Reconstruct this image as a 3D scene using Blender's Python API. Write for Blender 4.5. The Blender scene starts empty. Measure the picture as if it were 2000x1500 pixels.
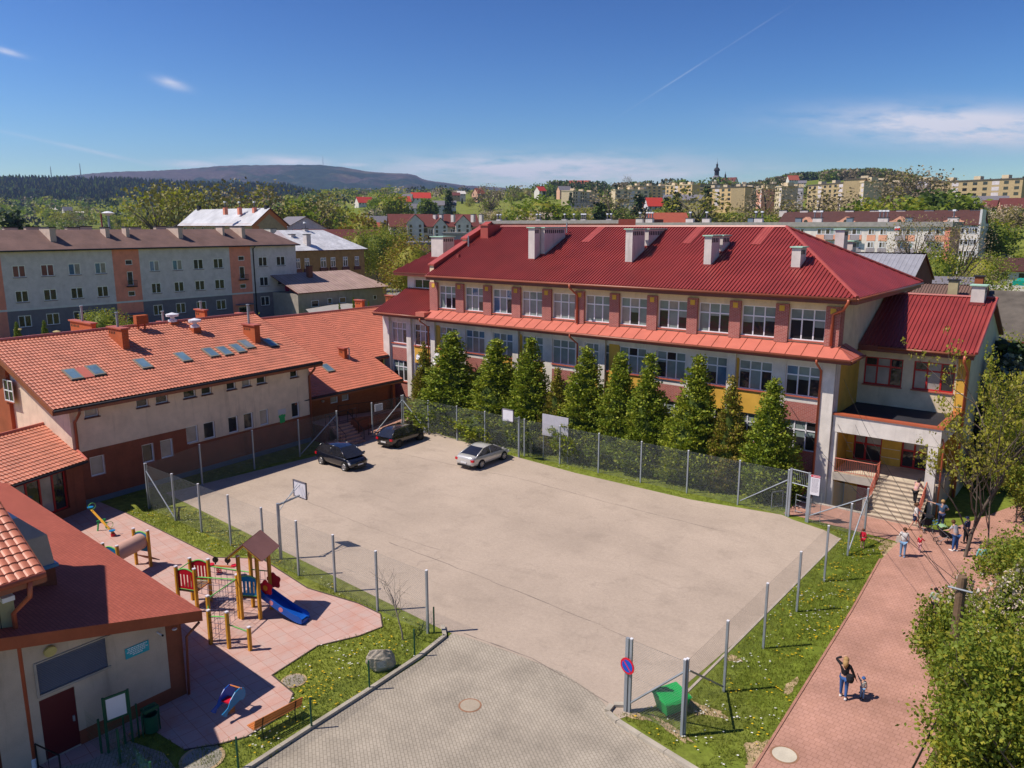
import bpy, bmesh, math, random
from math import *
from mathutils import Vector as V, Matrix
random.seed(7)
SC = bpy.context.scene; COL = SC.collection

# ---------------- camera ----------------
FPX, HZN, CH = 1522.0, 441.0, 17.5
PITCH = atan((750-HZN)/FPX); AZ = atan(1240*cos(PITCH)/FPX)
FH = V((-sin(AZ), cos(AZ), 0)); RT = V((cos(AZ), sin(AZ), 0)); ZZ = V((0, 0, 1))
FW = FH*cos(PITCH)-ZZ*sin(PITCH); UP = FH*sin(PITCH)+ZZ*cos(PITCH)
CAM = V((0, 0, CH))
cd = bpy.data.cameras.new('camera'); co = bpy.data.objects.new('camera', cd); COL.objects.link(co)
cd.sensor_width = 36; cd.lens = FPX/2000*36; cd.clip_start = .1; cd.clip_end = 20000
co.matrix_world = Matrix.Translation(CAM) @ Matrix((RT, UP, -FW)).transposed().to_4x4()
SC.camera = co
SC.render.resolution_x = 1024; SC.render.resolution_y = 768

# ---------------- sky, sun, exposure ----------------
SAZ, SEL = radians(227), radians(54)
w = bpy.data.worlds.new("World"); SC.world = w; w.use_nodes = True
nt = w.node_tree; nt.nodes.clear()
def N(t, **k):
    n = nt.nodes.new(t)
    for a, b in k.items(): setattr(n, a, b)
    return n
out = N('ShaderNodeOutputWorld'); bg = N('ShaderNodeBackground'); bg.inputs[1].default_value = 1.36   # sky radiance is scaled by .105 in front of the gamma node
sky = N('ShaderNodeTexSky', sky_type='NISHITA', sun_disc=False, sun_elevation=SEL, sun_rotation=atan2(cos(SAZ), sin(SAZ)), altitude=300, air_density=1.0, dust_density=.35, ozone_density=2.2)
tc = N('ShaderNodeTexCoord')
hs = N('ShaderNodeHueSaturation'); hs.inputs['Saturation'].default_value = 1.2; hs.inputs['Hue'].default_value = .501; hs.inputs['Value'].default_value = 1.0
nt.links.new(sky.outputs[0], hs.inputs['Color'])
cmix = N('ShaderNodeMixRGB'); cmix.inputs[2].default_value = (.56, .55, .60, 1)
sep = N('ShaderNodeSeparateXYZ'); nt.links.new(tc.outputs['Generated'], sep.inputs[0])
def mth(op, a, b=None, c=None):
    n = N('ShaderNodeMath', operation=op)
    for i, x in enumerate((a, b, c)):
        if x is None: continue
        if isinstance(x, (int, float)): n.inputs[i].default_value = x
        else: nt.links.new(x, n.inputs[i])
    return n.outputs[0]
def cloud(px, py, ax, ay, tilt, seed, streak):
    # a thin cirrus patch centred on a sky direction: gaussian falloff x streaky noise
    d = (FW + RT*((px-1000)/FPX) - UP*((py-750)/FPX)).normalized()
    r = d.cross(ZZ).normalized(); u = r.cross(d)
    r2 = r*cos(tilt)+u*sin(tilt); u2 = u*cos(tilt)-r*sin(tilt)
    def dot(vec):
        n = N('ShaderNodeVectorMath', operation='DOT_PRODUCT'); nt.links.new(tc.outputs['Generated'], n.inputs[0]); n.inputs[1].default_value = vec
        return n.outputs['Value']
    a, b = dot(r2), dot(u2); f = dot(d)
    e = mth('ADD', mth('POWER', mth('ABSOLUTE', mth('DIVIDE', a, ax/FPX)), 2), mth('POWER', mth('ABSOLUTE', mth('DIVIDE', b, ay/FPX)), 2))
    g = mth('MULTIPLY', mth('EXPONENT', mth('MULTIPLY', e, -1)), mth('GREATER_THAN', f, 0))
    cb = N('ShaderNodeCombineXYZ'); nt.links.new(mth('MULTIPLY', a, 1.0), cb.inputs[0]); nt.links.new(mth('MULTIPLY', b, streak), cb.inputs[1]); cb.inputs[2].default_value = seed
    nz = N('ShaderNodeTexNoise'); nz.inputs['Scale'].default_value = 14; nz.inputs['Detail'].default_value = 7; nz.inputs['Roughness'].default_value = .6; nt.links.new(cb.outputs[0], nz.inputs['Vector'])
    s = N('ShaderNodeMapRange'); s.inputs[1].default_value = .30; s.inputs[2].default_value = .56; nt.links.new(nz.outputs[0], s.inputs[0])
    return mth('MULTIPLY', g, s.outputs[0])
tot = None
for c in [(1890, 248, 200, 27, -.09, 1, 4, .95), (1060, 333, 290, 26, 0, 3, 5, .85), (545, 317, 90, 10, 0, 5, 4, .7), (850, 325, 110, 8, 0, 6, 4, .6), (1250, 345, 200, 9, .05, 8, 5, .6),
          (335, 163, 22, 7, -.25, 9, 3, .5), (1850, 262, 200, 9, -.12, 12, 8, .5), (12, 100, 20, 4, -.2, 13, 3, .45), (375, 321, 45, 6, 0, 14, 3, .6),
          (1360, 130, 130, 1.2, .53, 15, 1, .13), (200, 300, 120, 3, -.2, 16, 3, .25), (700, 322, 40, 4, 0, 17, 3, .5)]:
    v = mth('MINIMUM', mth('MULTIPLY', cloud(*c[:7]), c[7]*1.45), .93)
    tot = v if tot is None else mth('MAXIMUM', tot, v)
gmn = N('ShaderNodeGamma'); gmn.inputs[1].default_value = 1.8; mu = N('ShaderNodeMixRGB', blend_type='MULTIPLY'); mu.inputs[0].default_value = 1; mu.inputs[2].default_value = (.105, .105, .105, 1)
nt.links.new(hs.outputs[0], mu.inputs[1]); nt.links.new(mu.outputs[0], gmn.inputs[0]); nt.links.new(gmn.outputs[0], cmix.inputs[1])
nt.links.new(tot, cmix.inputs[0]); nt.links.new(cmix.outputs[0], bg.inputs[0]); nt.links.new(bg.outputs[0], out.inputs[0])
sl = bpy.data.lights.new('sun', 'SUN'); sl.energy = 4.9; sl.angle = radians(.55); sl.color = (1, .91, .80)
so = bpy.data.objects.new('sun', sl); COL.objects.link(so)
so.rotation_euler = V((cos(SAZ)*cos(SEL), sin(SAZ)*cos(SEL), sin(SEL))).to_track_quat('Z', 'Y').to_euler(); so.location = (0, 0, 300)
SC.view_settings.view_transform = 'Standard'; SC.view_settings.look = 'None'; SC.view_settings.exposure = 0.28; SC.view_settings.gamma = 1

# ---------------- measuring ----------------
def ray(px, py): return FW + RT*((px-1000)/FPX) - UP*((py-750)/FPX)
def gp(px, py, z=0.0):
    d = ray(px, py); return CAM + d*((z-CH)/d.z)
def onY(px, py, Y):
    d = ray(px, py); return CAM + d*(Y/d.y)
def onX(px, py, X):
    d = ray(px, py); return CAM + d*(X/d.x)
def atr(px, py, r):
    d = ray(px, py); return CAM + d*(r/hypot(d.x, d.y))
class Pl:   # vertical plane: origin O, horizontal direction U (outward normal is U x Z)
    def __init__(s, O, U):
        s.O = V(O); s.U = V(U).normalized(); s.N = s.U.cross(ZZ)
    def uz(s, px, py):
        d = ray(px, py); t = (s.O-CAM).dot(s.N)/d.dot(s.N); p = CAM+d*t
        return (p-s.O).dot(s.U), p.z
    def p(s, u, z, out=0.0): return V((s.O.x, s.O.y, 0)) + s.U*u + ZZ*z + s.N*out

# ---------------- object helpers ----------------
KIDS = {}
def link(o, parent=None):
    COL.objects.link(o)
    if parent: o.parent = parent; KIDS.setdefault(parent.name, []).append(o)
    return o
def wloc(o):
    l = V((0, 0, 0))
    while o: l += o.location; o = o.parent
    return l
def tag(o, label=None, cat=None, group=None, kind=None):
    if label: o['label'] = label
    if cat: o['category'] = cat
    if group: o['group'] = group
    if kind: o['kind'] = kind
    return o
def thing(name, label, cat, loc=(0, 0, 0), group=None, rz=0):
    o = bpy.data.objects.new(name, None); o.empty_display_size = .3; o.location = loc; o.rotation_euler = (0, 0, rz); link(o)
    return tag(o, label, cat, group)
def copy_tree(o, parent=None):
    c = o.copy(); link(c, parent)
    for ch in list(KIDS.get(o.name, [])): copy_tree(ch, c)
    return c
class MB:
    def __init__(s): s.v = []; s.f = []; s.m = []; s.mats = []
    def mi(s, mat):
        if mat not in s.mats: s.mats.append(mat)
        return s.mats.index(mat)
    def face(s, pts, mat):
        n = len(s.v); s.v += [tuple(p) for p in pts]; s.f.append(tuple(range(n, n+len(pts)))); s.m.append(s.mi(mat))
    def add(s, vs, fs, mat):
        n = len(s.v); s.v += [tuple(p) for p in vs]; m = s.mi(mat)
        for f in fs: s.f.append(tuple(i+n for i in f)); s.m.append(m)
    def hexa(s, p, mat):   # 8 points: bottom 4 ccw, top 4 ccw
        s.add(p, [(3, 2, 1, 0), (4, 5, 6, 7), (0, 1, 5, 4), (1, 2, 6, 5), (2, 3, 7, 6), (3, 0, 4, 7)], mat)
    def box(s, x0, y0, z0, x1, y1, z1, mat):
        s.hexa([(x0, y0, z0), (x1, y0, z0), (x1, y1, z0), (x0, y1, z0), (x0, y0, z1), (x1, y0, z1), (x1, y1, z1), (x0, y1, z1)], mat)
    def obox(s, O, A, B, C, mat):
        O, A, B, C = V(O), V(A), V(B), V(C)
        s.hexa([O, O+A, O+A+B, O+B, O+C, O+A+C, O+A+B+C, O+B+C], mat)
    def tube(s, pts, r, mat, n=6, caps=True):
        pts = [V(p) for p in pts]; R = r if isinstance(r, (list, tuple)) else [r]*len(pts)
        vs = []; fs = []; prev = None
        for i, p in enumerate(pts):
            t = (pts[min(i+1, len(pts)-1)]-pts[max(i-1, 0)]).normalized()
            if prev is None:
                a = t.cross(ZZ) if abs(t.z) < .95 else t.cross(V((1, 0, 0)))
            else: a = prev - t*prev.dot(t)
            a.normalize(); prev = a; b = t.cross(a)
            for k in range(n):
                q = 2*pi*k/n; vs.append(p+(a*cos(q)+b*sin(q))*R[i])
        for i in range(len(pts)-1):
            for k in range(n): fs.append((i*n+k, i*n+(k+1) % n, (i+1)*n+(k+1) % n, (i+1)*n+k))
        if caps: fs.append(tuple(range(n-1, -1, -1))); fs.append(tuple((len(pts)-1)*n+k for k in range(n)))
        s.add(vs, fs, mat)
    def prism(s, poly, off, mat, side=None):
        poly = [V(p) for p in poly]; off = V(off); n = len(poly); m2 = side or mat
        s.face(poly[::-1], mat); s.face([p+off for p in poly], mat)
        for i in range(n):
            a, b = poly[i], poly[(i+1) % n]; s.face([a, b, b+off, a+off], m2)
    def disc(s, c, r, nrm, mat, n=24, th=0.0):
        c = V(c); nrm = V(nrm).normalized(); a = nrm.orthogonal().normalized(); b = nrm.cross(a)
        P = [c+(a*cos(2*pi*k/n)+b*sin(2*pi*k/n))*r for k in range(n)]
        if th: s.prism([p-nrm*th for p in P], nrm*th, mat)
        else: s.face(P, mat)
    def lathe(s, prof, mat, c=(0, 0, 0), n=16):
        c = V(c); vs = []; fs = []
        for r, z in prof:
            for k in range(n): vs.append(c+V((r*cos(2*pi*k/n), r*sin(2*pi*k/n), z)))
        for i in range(len(prof)-1):
            for k in range(n): fs.append((i*n+k, i*n+(k+1) % n, (i+1)*n+(k+1) % n, (i+1)*n+k))
        s.add(vs, fs, mat)
    def mesh(s, name, off=V((0, 0, 0)), smooth=False):
        me = bpy.data.meshes.new(name); o = off
        me.from_pydata([(a-o.x, b-o.y, c-o.z) for a, b, c in s.v], [], s.f)
        for m in s.mats: me.materials.append(m)
        me.polygons.foreach_set('material_index', s.m)
        if smooth: me.polygons.foreach_set('use_smooth', [True]*len(me.polygons))
        me.update(); return me
    def build(s, name, parent=None, smooth=False, loc=None, bevel=0):
        off = wloc(parent) if parent else V((0, 0, 0))
        l = V(loc) if loc is not None else None
        me = s.mesh(name, off if l is None else l, smooth)
        o = bpy.data.objects.new(name, me); link(o, parent)
        if l is not None: o.location = l-off
        if bevel:
            b = o.modifiers.new('b', 'BEVEL'); b.width = bevel; b.segments = 1; b.limit_method = 'ANGLE'
        return o
def struct(name, mb, smooth=False): return tag(mb.build(name, smooth=smooth), kind='structure')

# ---------------- materials ----------------
def nmat(name):
    m = bpy.data.materials.new(name); m.use_nodes = True; t = m.node_tree
    return m, t, t.nodes['Principled BSDF']
def pos(t): return t.nodes.new('ShaderNodeNewGeometry').outputs['Position']
def lk(t, a, b): t.links.new(a, b)
def noise(t, vec, scale, detail=4, rough=.55):
    n = t.nodes.new('ShaderNodeTexNoise'); n.inputs['Scale'].default_value = scale; n.inputs['Detail'].default_value = detail; n.inputs['Roughness'].default_value = rough
    if vec is not None: lk(t, vec, n.inputs['Vector'])
    return n.outputs[0]
def mrange(t, x, a, b, c, d):
    n = t.nodes.new('ShaderNodeMapRange')
    for i, q in enumerate((a, b, c, d)): n.inputs[i+1].default_value = q
    lk(t, x, n.inputs[0]); return n.outputs[0]
def mixc(t, f, a, b, mode='MIX'):
    n = t.nodes.new('ShaderNodeMixRGB'); n.blend_type = mode
    for i, q in enumerate((f, a, b)):
        if isinstance(q, (int, float)): n.inputs[i].default_value = q
        elif isinstance(q, tuple): n.inputs[i].default_value = q if len(q) == 4 else q+(1,)
        else: lk(t, q, n.inputs[i])
    return n.outputs[0]
def bump(t, bs, h, st, dist=.02):
    n = t.nodes.new('ShaderNodeBump'); n.inputs['Strength'].default_value = st; n.inputs['Distance'].default_value = dist
    lk(t, h, n.inputs['Height']); lk(t, n.outputs[0], bs.inputs['Normal'])
def M(name, col, rough=.8, var=.12, scale=1.2, fine=25, metal=0, bmp=0, spec=.3, dirt=0, coat=0):
    m, t, b = nmat(name); p = pos(t)
    n1 = noise(t, p, scale, 5); n2 = noise(t, p, fine, 3)
    k = mrange(t, n1, .3, .7, 1-var, 1+var); k2 = mrange(t, n2, .25, .75, 1-var*.5, 1+var*.5)
    mm = t.nodes.new('ShaderNodeMath'); mm.operation = 'MULTIPLY'; lk(t, k, mm.inputs[0]); lk(t, k2, mm.inputs[1])
    c = mixc(t, 1.0, tuple(col), mm.outputs[0], 'MULTIPLY')
    if dirt:
        sc = t.nodes.new('ShaderNodeMapping'); sc.inputs['Scale'].default_value = (1, 1, .12); lk(t, p, sc.inputs[0])
        d = noise(t, sc.outputs[0], 1.7, 6, .65); c = mixc(t, mrange(t, d, .55, .8, 0, dirt), c, (.16, .14, .12), 'MULTIPLY')
    lk(t, c, b.inputs['Base Color']); b.inputs['Roughness'].default_value = rough; b.inputs['Metallic'].default_value = metal
    b.inputs['Specular IOR Level'].default_value = spec
    if coat: b.inputs['Coat Weight'].default_value = coat; b.inputs['Coat Roughness'].default_value = .05
    if bmp: bump(t, b, n2, bmp)
    return m
def brickvec(t):   # (x+y, z) : works on every axis-aligned wall
    s = t.nodes.new('ShaderNodeSeparateXYZ'); lk(t, pos(t), s.inputs[0])
    a = t.nodes.new('ShaderNodeMath'); lk(t, s.outputs[0], a.inputs[0]); lk(t, s.outputs[1], a.inputs[1])
    c = t.nodes.new('ShaderNodeCombineXYZ'); lk(t, a.outputs[0], c.inputs[0]); lk(t, s.outputs[2], c.inputs[1]); return c.outputs[0]
def Brick(name, c1, c2, mortar, bw=.26, bh=.085, ms=.012, vec=None, rough=.85, rot=0, var=.12, flat=False, squash=1.0):
    m, t, b = nmat(name); v = brickvec(t) if not flat else pos(t)
    if rot or flat:
        mp = t.nodes.new('ShaderNodeMapping'); mp.inputs['Rotation'].default_value = (0, 0, rot); lk(t, v, mp.inputs[0]); v = mp.outputs[0]
    k = t.nodes.new('ShaderNodeTexBrick'); lk(t, v, k.inputs['Vector']); k.inputs['Scale'].default_value = 1
    k.inputs['Color1'].default_value = (*c1, 1); k.inputs['Color2'].default_value = (*c2, 1); k.inputs['Mortar'].default_value = (*mortar, 1)
    k.inputs['Mortar Size'].default_value = ms; k.inputs['Brick Width'].default_value = bw; k.inputs['Row Height'].default_value = bh; k.inputs['Mortar Smooth'].default_value = .2
    n1 = noise(t, pos(t), .5, 6, .6)
    c = mixc(t, 1.0, k.outputs[0], mrange(t, n1, .3, .7, 1-var, 1+var), 'MULTIPLY')
    lk(t, c, b.inputs['Base Color']); b.inputs['Roughness'].default_value = rough; b.inputs['Specular IOR Level'].default_value = .2
    return m
def Glass(name, col, rough=.06, spec=.6):
    m, t, b = nmat(name); n = noise(t, pos(t), .9, 3)
    lk(t, mixc(t, 1.0, col, mrange(t, n, .3, .7, .75, 1.25), 'MULTIPLY'), b.inputs['Base Color'])
    b.inputs['Roughness'].default_value = rough; b.inputs['Specular IOR Level'].default_value = spec
    n2 = noise(t, pos(t), 1.3, 2); bump(t, b, n2, .06, .3)
    return m
mWhite = M('white_plaster', (.66, .61, .56), dirt=.4, bmp=.1)
mCream = M('cream_plaster', (.66, .53, .36), dirt=.35, bmp=.1)
mCreamK = M('beige_plaster', (.70, .55, .42), dirt=.4, bmp=.1)
mYellow = M('ochre_plaster', (.62, .36, .055), dirt=.15, bmp=.1)
mBrickR = Brick('red_clinker_brick', (.36, .095, .075), (.28, .07, .06), (.46, .30, .26), ms=.010)
mBrickK = M('brown_red_plaster', (.24, .07, .035), var=.16, fine=9, dirt=.4, bmp=.15)
mBrickK2 = Brick('dark_clinker_brick', (.20, .055, .03), (.15, .04, .025), (.16, .09, .07), bw=.26, bh=.08, ms=.01)
mChim = Brick('chimney_clinker', (.47, .11, .035), (.40, .09, .03), (.36, .12, .06), ms=.008)
mRedSheet = M('red_sheet_roof', (.245, .034, .030), rough=.42, var=.17, scale=.5, spec=.5)
mTile = M('terracotta_tile_roof', (.50, .165, .095), rough=.5, var=.2, fine=6, spec=.45)
mTile2 = M('orange_tile_roof', (.50, .15, .085), rough=.5, var=.15, fine=6, spec=.45)
mLedge = M('salmon_metal_flashing', (.52, .15, .105), rough=.4, var=.08, spec=.5)
mGut = M('brown_red_gutter', (.24, .065, .03), rough=.45, spec=.5)
mFascia = M('dark_red_fascia', (.14, .03, .02), rough=.5, spec=.4)
mPipe = M('copper_red_downpipe', (.42, .10, .045), rough=.4, spec=.5)
mPvc = M('white_window_frame', (.72, .72, .76), rough=.35, var=.04, spec=.4)
mRedF = M('red_window_frame', (.42, .018, .018), rough=.4, var=.05)
mGl = Glass('dark_window_glass', (.022, .022, .024))
mGlB = Glass('window_glass_with_blind', (.20, .25, .24), .12)
mGlC = Glass('window_glass_with_curtain', (.30, .27, .25), .12)
mGlS = Glass('glass_with_painted_sky', (.10, .19, .30), .04, 1.0)  # reflected sky is put into the base colour as blue
mSill = M('red_sill', (.42, .11, .07), rough=.5)
mSillD = M('dark_sill', (.10, .03, .03), rough=.5)
mGal = M('galvanised_steel', (.30, .33, .36), rough=.5, var=.15, metal=.3, spec=.5)
mCopper = M('green_copper_cap', (.38, .60, .47), rough=.6)
mDark = M('dark_bitumen', (.022, .022, .028), rough=.75, var=.2)
mConc = M('concrete', (.42, .38, .33), var=.15, dirt=.2, bmp=.2)
mBlack = M('black_paint', (.012, .012, .012), rough=.4)
mGreenP = M('dark_green_paint', (.012, .08, .04), rough=.45)
mWood = M('orange_wood', (.52, .17, .045), rough=.55, var=.2, fine=12)
mYWood = M('yellow_wood', (.56, .27, .025), rough=.5, var=.12)
def plain(name, c, rough=.45, var=.05, **k): return M(name, c, rough, var, **k)

# ---------------- generic builders ----------------
def wallgrid(mb, pl, us, zs, cell, rev=.12, revmat=None):
    us = sorted(set(round(x, 4) for x in us)); zs = sorted(set(round(x, 4) for x in zs))
    g = {}
    for i in range(len(us)-1):
        for j in range(len(zs)-1):
            if us[i+1]-us[i] < .001 or zs[j+1]-zs[j] < .001: continue
            g[i, j] = cell((us[i]+us[i+1])/2, (zs[j]+zs[j+1])/2)
    for (i, j), m in g.items():
        a, b, c, d = us[i], us[i+1], zs[j], zs[j+1]
        if m: mb.face([pl.p(a, c), pl.p(b, c), pl.p(b, d), pl.p(a, d)], m)
        elif rev:
            for di, dj, e in ((-1, 0, ((a, c), (a, d))), (1, 0, ((b, d), (b, c))), (0, -1, ((b, c), (a, c))), (0, 1, ((a, d), (b, d)))):
                q = g.get((i+di, j+dj), 1)
                if q:
                    mt = revmat or (q if q != 1 else mWhite)
                    mb.face([pl.p(*e[0]), pl.p(*e[1]), pl.p(*e[1], -rev), pl.p(*e[0], -rev)], mt)
WC = {}
def winmesh(w, h, cols, rows, fm, gm, fr=.06, seed=0):
    """pane + frame meshes in local space: x along the wall, y into the wall"""
    blinds = len(rows) == 1 and len(cols) == 2 and mGl in gm and mGlB in gm
    key = (round(w, 2), round(h, 2), tuple(cols), tuple(rows), fm.name, tuple(g.name for g in gm), fr)
    if key in WC: return WC[key]
    g = MB(); f = MB(); k = 0
    xs = [0]+[c*w for c in cols]+[w]; zs = [0]+[r*h for r in rows]+[h]
    for i in range(len(xs)-1):
        for j in range(len(zs)-1):
            mt = gm[k % len(gm)]; k += 1; zc = zs[j]
            if blinds and mt is mGl and j == 0:
                zc = zs[j+1]-(zs[j+1]-zs[j])*((k*37+len(WC)*53) % 40)/100
                g.face([(xs[i], 0, zc), (xs[i+1], 0, zc), (xs[i+1], 0, zs[j+1]), (xs[i], 0, zs[j+1])], mGlB); g.face([(xs[i], 0, zs[j]), (xs[i+1], 0, zs[j]), (xs[i+1], 0, zc), (xs[i], 0, zc)], mt); continue
            g.face([(xs[i], 0, zs[j]), (xs[i+1], 0, zs[j]), (xs[i+1], 0, zs[j+1]), (xs[i], 0, zs[j+1])], mt)
    D = .05
    f.box(0, -D, 0, fr, .0, h, fm); f.box(w-fr, -D, 0, w, .0, h, fm); f.box(fr, -D, 0, w-fr, 0, fr, fm); f.box(fr, -D, h-fr, w-fr, 0, h, fm)
    for x in xs[1:-1]: f.box(x-fr*.6, -D+.004, fr, x+fr*.6, -.002, h-fr, fm)
    for z in zs[1:-1]: f.box(fr, -D+.008, z-fr*.6, w-fr, -.003, z+fr*.6, fm)
    WC[key] = (g.mesh('window'), f.mesh('frame')); return WC[key]
def addwin(parent, pl, u0, u1, z0, z1, cols=(), rows=(), fm=None, gm=None, depth=.12, sill=None, fr=.06, name='window', frame=True, label=None):
    fm = fm or mPvc; gm = gm or (mGl,)
    a, b = winmesh(u1-u0, z1-z0, cols, rows, fm, gm, fr)
    rz = atan2(pl.U.y, pl.U.x); P = pl.p(u0, z0, -depth)
    o = bpy.data.objects.new(name, a); link(o, parent); o.location = P-wloc(parent); o.rotation_euler = (0, 0, rz)
    if label: o['label'] = label
    if frame:
        f = bpy.data.objects.new('frame', b); link(f, o)
    if sill:
        w_ = u1-u0; s = bpy.data.objects.new('sill', sillmesh(w_, depth, sill)); link(s, o)
    return o
SLC = {}
def sillmesh(w, depth, mat):
    k = (round(w, 2), depth, mat.name)
    if k not in SLC:
        s = MB(); s.box(-.05, -depth-.10, -.07, w+.05, -.052, .003, mat); SLC[k] = s.mesh('sill')
    return SLC[k]
def sheet(mb, O, U, Vv, Nn, poly, us, vs, h, mat):
    """height-field on a sloping plane, clipped to a convex (u,v) polygon"""
    O, U, Vv, Nn = V(O), V(U), V(Vv), V(Nn)
    def clip(u):
        lo, hi = 1e9, -1e9
        for i in range(len(poly)):
            (a, b), (c, d) = poly[i], poly[(i+1) % len(poly)]
            if min(a, c)-1e-6 <= u <= max(a, c)+1e-6:
                if abs(c-a) < 1e-6: q = (b, d)
                else: q = (b+(d-b)*(u-a)/(c-a),)
                lo = min(lo, *q); hi = max(hi, *q)
        return lo, hi
    umin, umax = min(p[0] for p in poly), max(p[0] for p in poly)
    us = [u for u in us if umin <= u <= umax]
    vs_, fs = [], []; n = len(vs)
    for u in us:
        lo, hi = clip(u)
        for v in vs:
            q = min(max(v, lo), hi); vs_.append(O+U*u+Vv*q+Nn*h(u, v if lo < v < hi else q))
    for i in range(len(us)-1):
        for j in range(n-1):
            a, b, c, d = i*n+j, (i+1)*n+j, (i+1)*n+j+1, i*n+j+1
            if (vs_[a]-vs_[d]).length < 1e-4 and (vs_[b]-vs_[c]).length < 1e-4: continue
            fs.append((a, b, c, d))
    mb.add(vs_, fs, mat)
def ribs_u(L, p=.26, d=.05):
    out = []; x = 0
    while x < L+p: out += [x, x+p*.62, x+p*.70, x+p*.92]; x += p
    return out
def rib_h(p=.26, a=.07): return lambda u, v: a if .66*p < (u % p) < .96*p else 0
def tile_us(L, p=.25, k=5): return [i*p/k for i in range(int(L/p*k)+2)]
def tile_vs(L, p=.36):
    o = []; v = 0
    while v < L+p: o += [v, v+p-.012]; v += p
    return o
def tile_h(pu=.25, pv=.36, a=.038): return lambda u, v: a*abs(sin(pi*u/pu))**.8 + .036*(1-((v+.001) % pv)/pv)
def slope(e0, e1, r0, r1, kind, mat, mb=None, O=None):
    """roof plane between eave e0->e1 and ridge r0->r1 (points in one plane)"""
    e0, e1, r0, r1 = map(V, (e0, e1, r0, r1)); U = (e1-e0).normalized()
    w_ = (r0-e0); Vv = (w_-U*w_.dot(U)).normalized(); Nn = U.cross(Vv)
    if Nn.z < 0: Nn = -Nn
    f = lambda p: ((p-e0).dot(U), (p-e0).dot(Vv))
    poly = [f(e0), f(e1), f(r1), f(r0)]
    # shift so u starts at 0
    um = min(p[0] for p in poly); poly = [(a-um, b) for a, b in poly]; O = e0+U*um
    L = max(p[0] for p in poly); H = max(p[1] for p in poly); mb = mb or MB()
    if kind == 'rib': us, vs, h = ribs_u(L), [-1, 0, H/2, H+1], rib_h()
    elif kind == 'tile': us, vs, h = tile_us(L), [0]+tile_vs(H), tile_h()
    elif kind == 'fine': us, vs, h = ribs_u(L, .5), [-1, 0, H/2, H+1], rib_h(.5, .03)
    else: us, vs, h = [0, L], [0, H], (lambda u, v: 0)
    us = sorted(set([0, L]+[p[0] for p in poly]+[u for u in us if 0 < u < L]))
    sheet(mb, O, U, Vv, Nn, poly, us, sorted(set(vs)), h, mat)
    # underside / body so that the roof has thickness
    q = [e0, e1, r1, r0]; t = ZZ*-.14
    mb.face([p+ZZ*-.02+t for p in q][::-1], mFascia)
    for i in range(4):
        a, b = q[i], q[(i+1) % 4]
        if (a-b).length > .01: mb.face([a+t, b+t, b+ZZ*.0, a+ZZ*.0], mFascia)
    return mb
def pipe(parent, pts, r=.06, mat=None, name='downpipe'):
    m = MB(); m.tube(pts, r, mat or mPipe, 8); return m.build(name, parent, True)
def gutter(parent, a, b, mat=None, r=.09, name='gutter'):
    m = MB(); m.tube([a, b], r, mat or mGut, 8); return m.build(name, parent, True)
TXT = {}
def text(parent, s, P, U, size, mat, name='lettering', Nn=None, up=None):
    c = bpy.data.curves.new(name, 'FONT'); c.body = s; c.size = size; c.align_x = 'LEFT'; c.extrude = .002
    o = bpy.data.objects.new('tmp', c); COL.objects.link(o); dg = bpy.context.evaluated_depsgraph_get(); dg.update()
    me = bpy.data.meshes.new_from_object(o.evaluated_get(dg)); bpy.data.objects.remove(o)
    me.materials.clear(); me.materials.append(mat); me.name = name
    U = V(U).normalized(); up = V(up) if up else ZZ; Nn = U.cross(up)
    q = bpy.data.objects.new(name, me); link(q, parent)
    m = Matrix((U, up, Nn)).transposed().to_4x4(); m.translation = V(P)-(wloc(parent) if parent else V((0, 0, 0)))
    q.matrix_basis = m; return q
# ======================= ground and terrain =======================
def lerp_tab(xs, ys, x):
    if x <= xs[0]: return ys[0]
    for i in range(len(xs)-1):
        if x <= xs[i+1]: return ys[i]+(ys[i+1]-ys[i])*(x-xs[i])/(xs[i+1]-xs[i])
    return ys[-1]
TR = [0, 150, 220, 300, 450, 600, 800, 1000, 1300, 1700, 2300]
TU = [(-900, [0, 0, 0, 0, 2, 5, 10, 18, 30, 40, 40]), (0, [0, 0, 0, 0, 2, 6, 14, 24, 38, 56, 70]), (500, [0, 0, 0, 0, 3, 8, 20, 32, 46, 62, 70]),
      (750, [0, 0, 0, 2, 10, 20, 36, 50, 68, 78, 60]), (1000, [0, 0, 0, 3, 12, 24, 42, 56, 70, 74, 40]), (1200, [0, 0, 0, 4, 13, 24, 42, 58, 54, 40, 10]),
      (1400, [0, 0, 0, 4, 13, 24, 40, 60, 60, 50, 20]), (1550, [0, 0, 0, 5, 13, 24, 42, 58, 82, 84, 30]), (1700, [0, 0, 1, 6, 15, 26, 42, 62, 86, 84, 30]),
      (1850, [0, 0, 2, 8, 17, 28, 40, 52, 60, 54, 20]), (2000, [0, 0, 5, 14, 25, 34, 44, 52, 54, 46, 20]), (3200, [0, 0, 8, 18, 28, 36, 44, 50, 50, 40, 20])]
TA = []
for u, t in TU:
    d = ray(u, 441); TA.append((atan2(d.dot(RT), d.dot(FH)), t))
def hnoise(x, y):
    return sin(x*.011+1.3)*cos(y*.013)+.6*sin(x*.027+y*.021)+.4*sin(x*.05-y*.043+2)
def th(x, y):
    r = hypot(x, y); a = atan2(x*RT.x+y*RT.y, x*FH.x+y*FH.y)
    if abs(a) > pi*.75: return 0.0
    hs_ = [lerp_tab(TR, t, r) for _, t in TA]
    z = lerp_tab([q for q, _ in TA], hs_, a)
    return z + hnoise(x, y)*min(3.5, max(0, (r-260)/200))
def frange(a, b, s):
    o = []
    while a < b-1e-6: o.append(a); a += s
    return o
PIT = (-16.9, -11.45, 49.45, 55.0)
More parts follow.
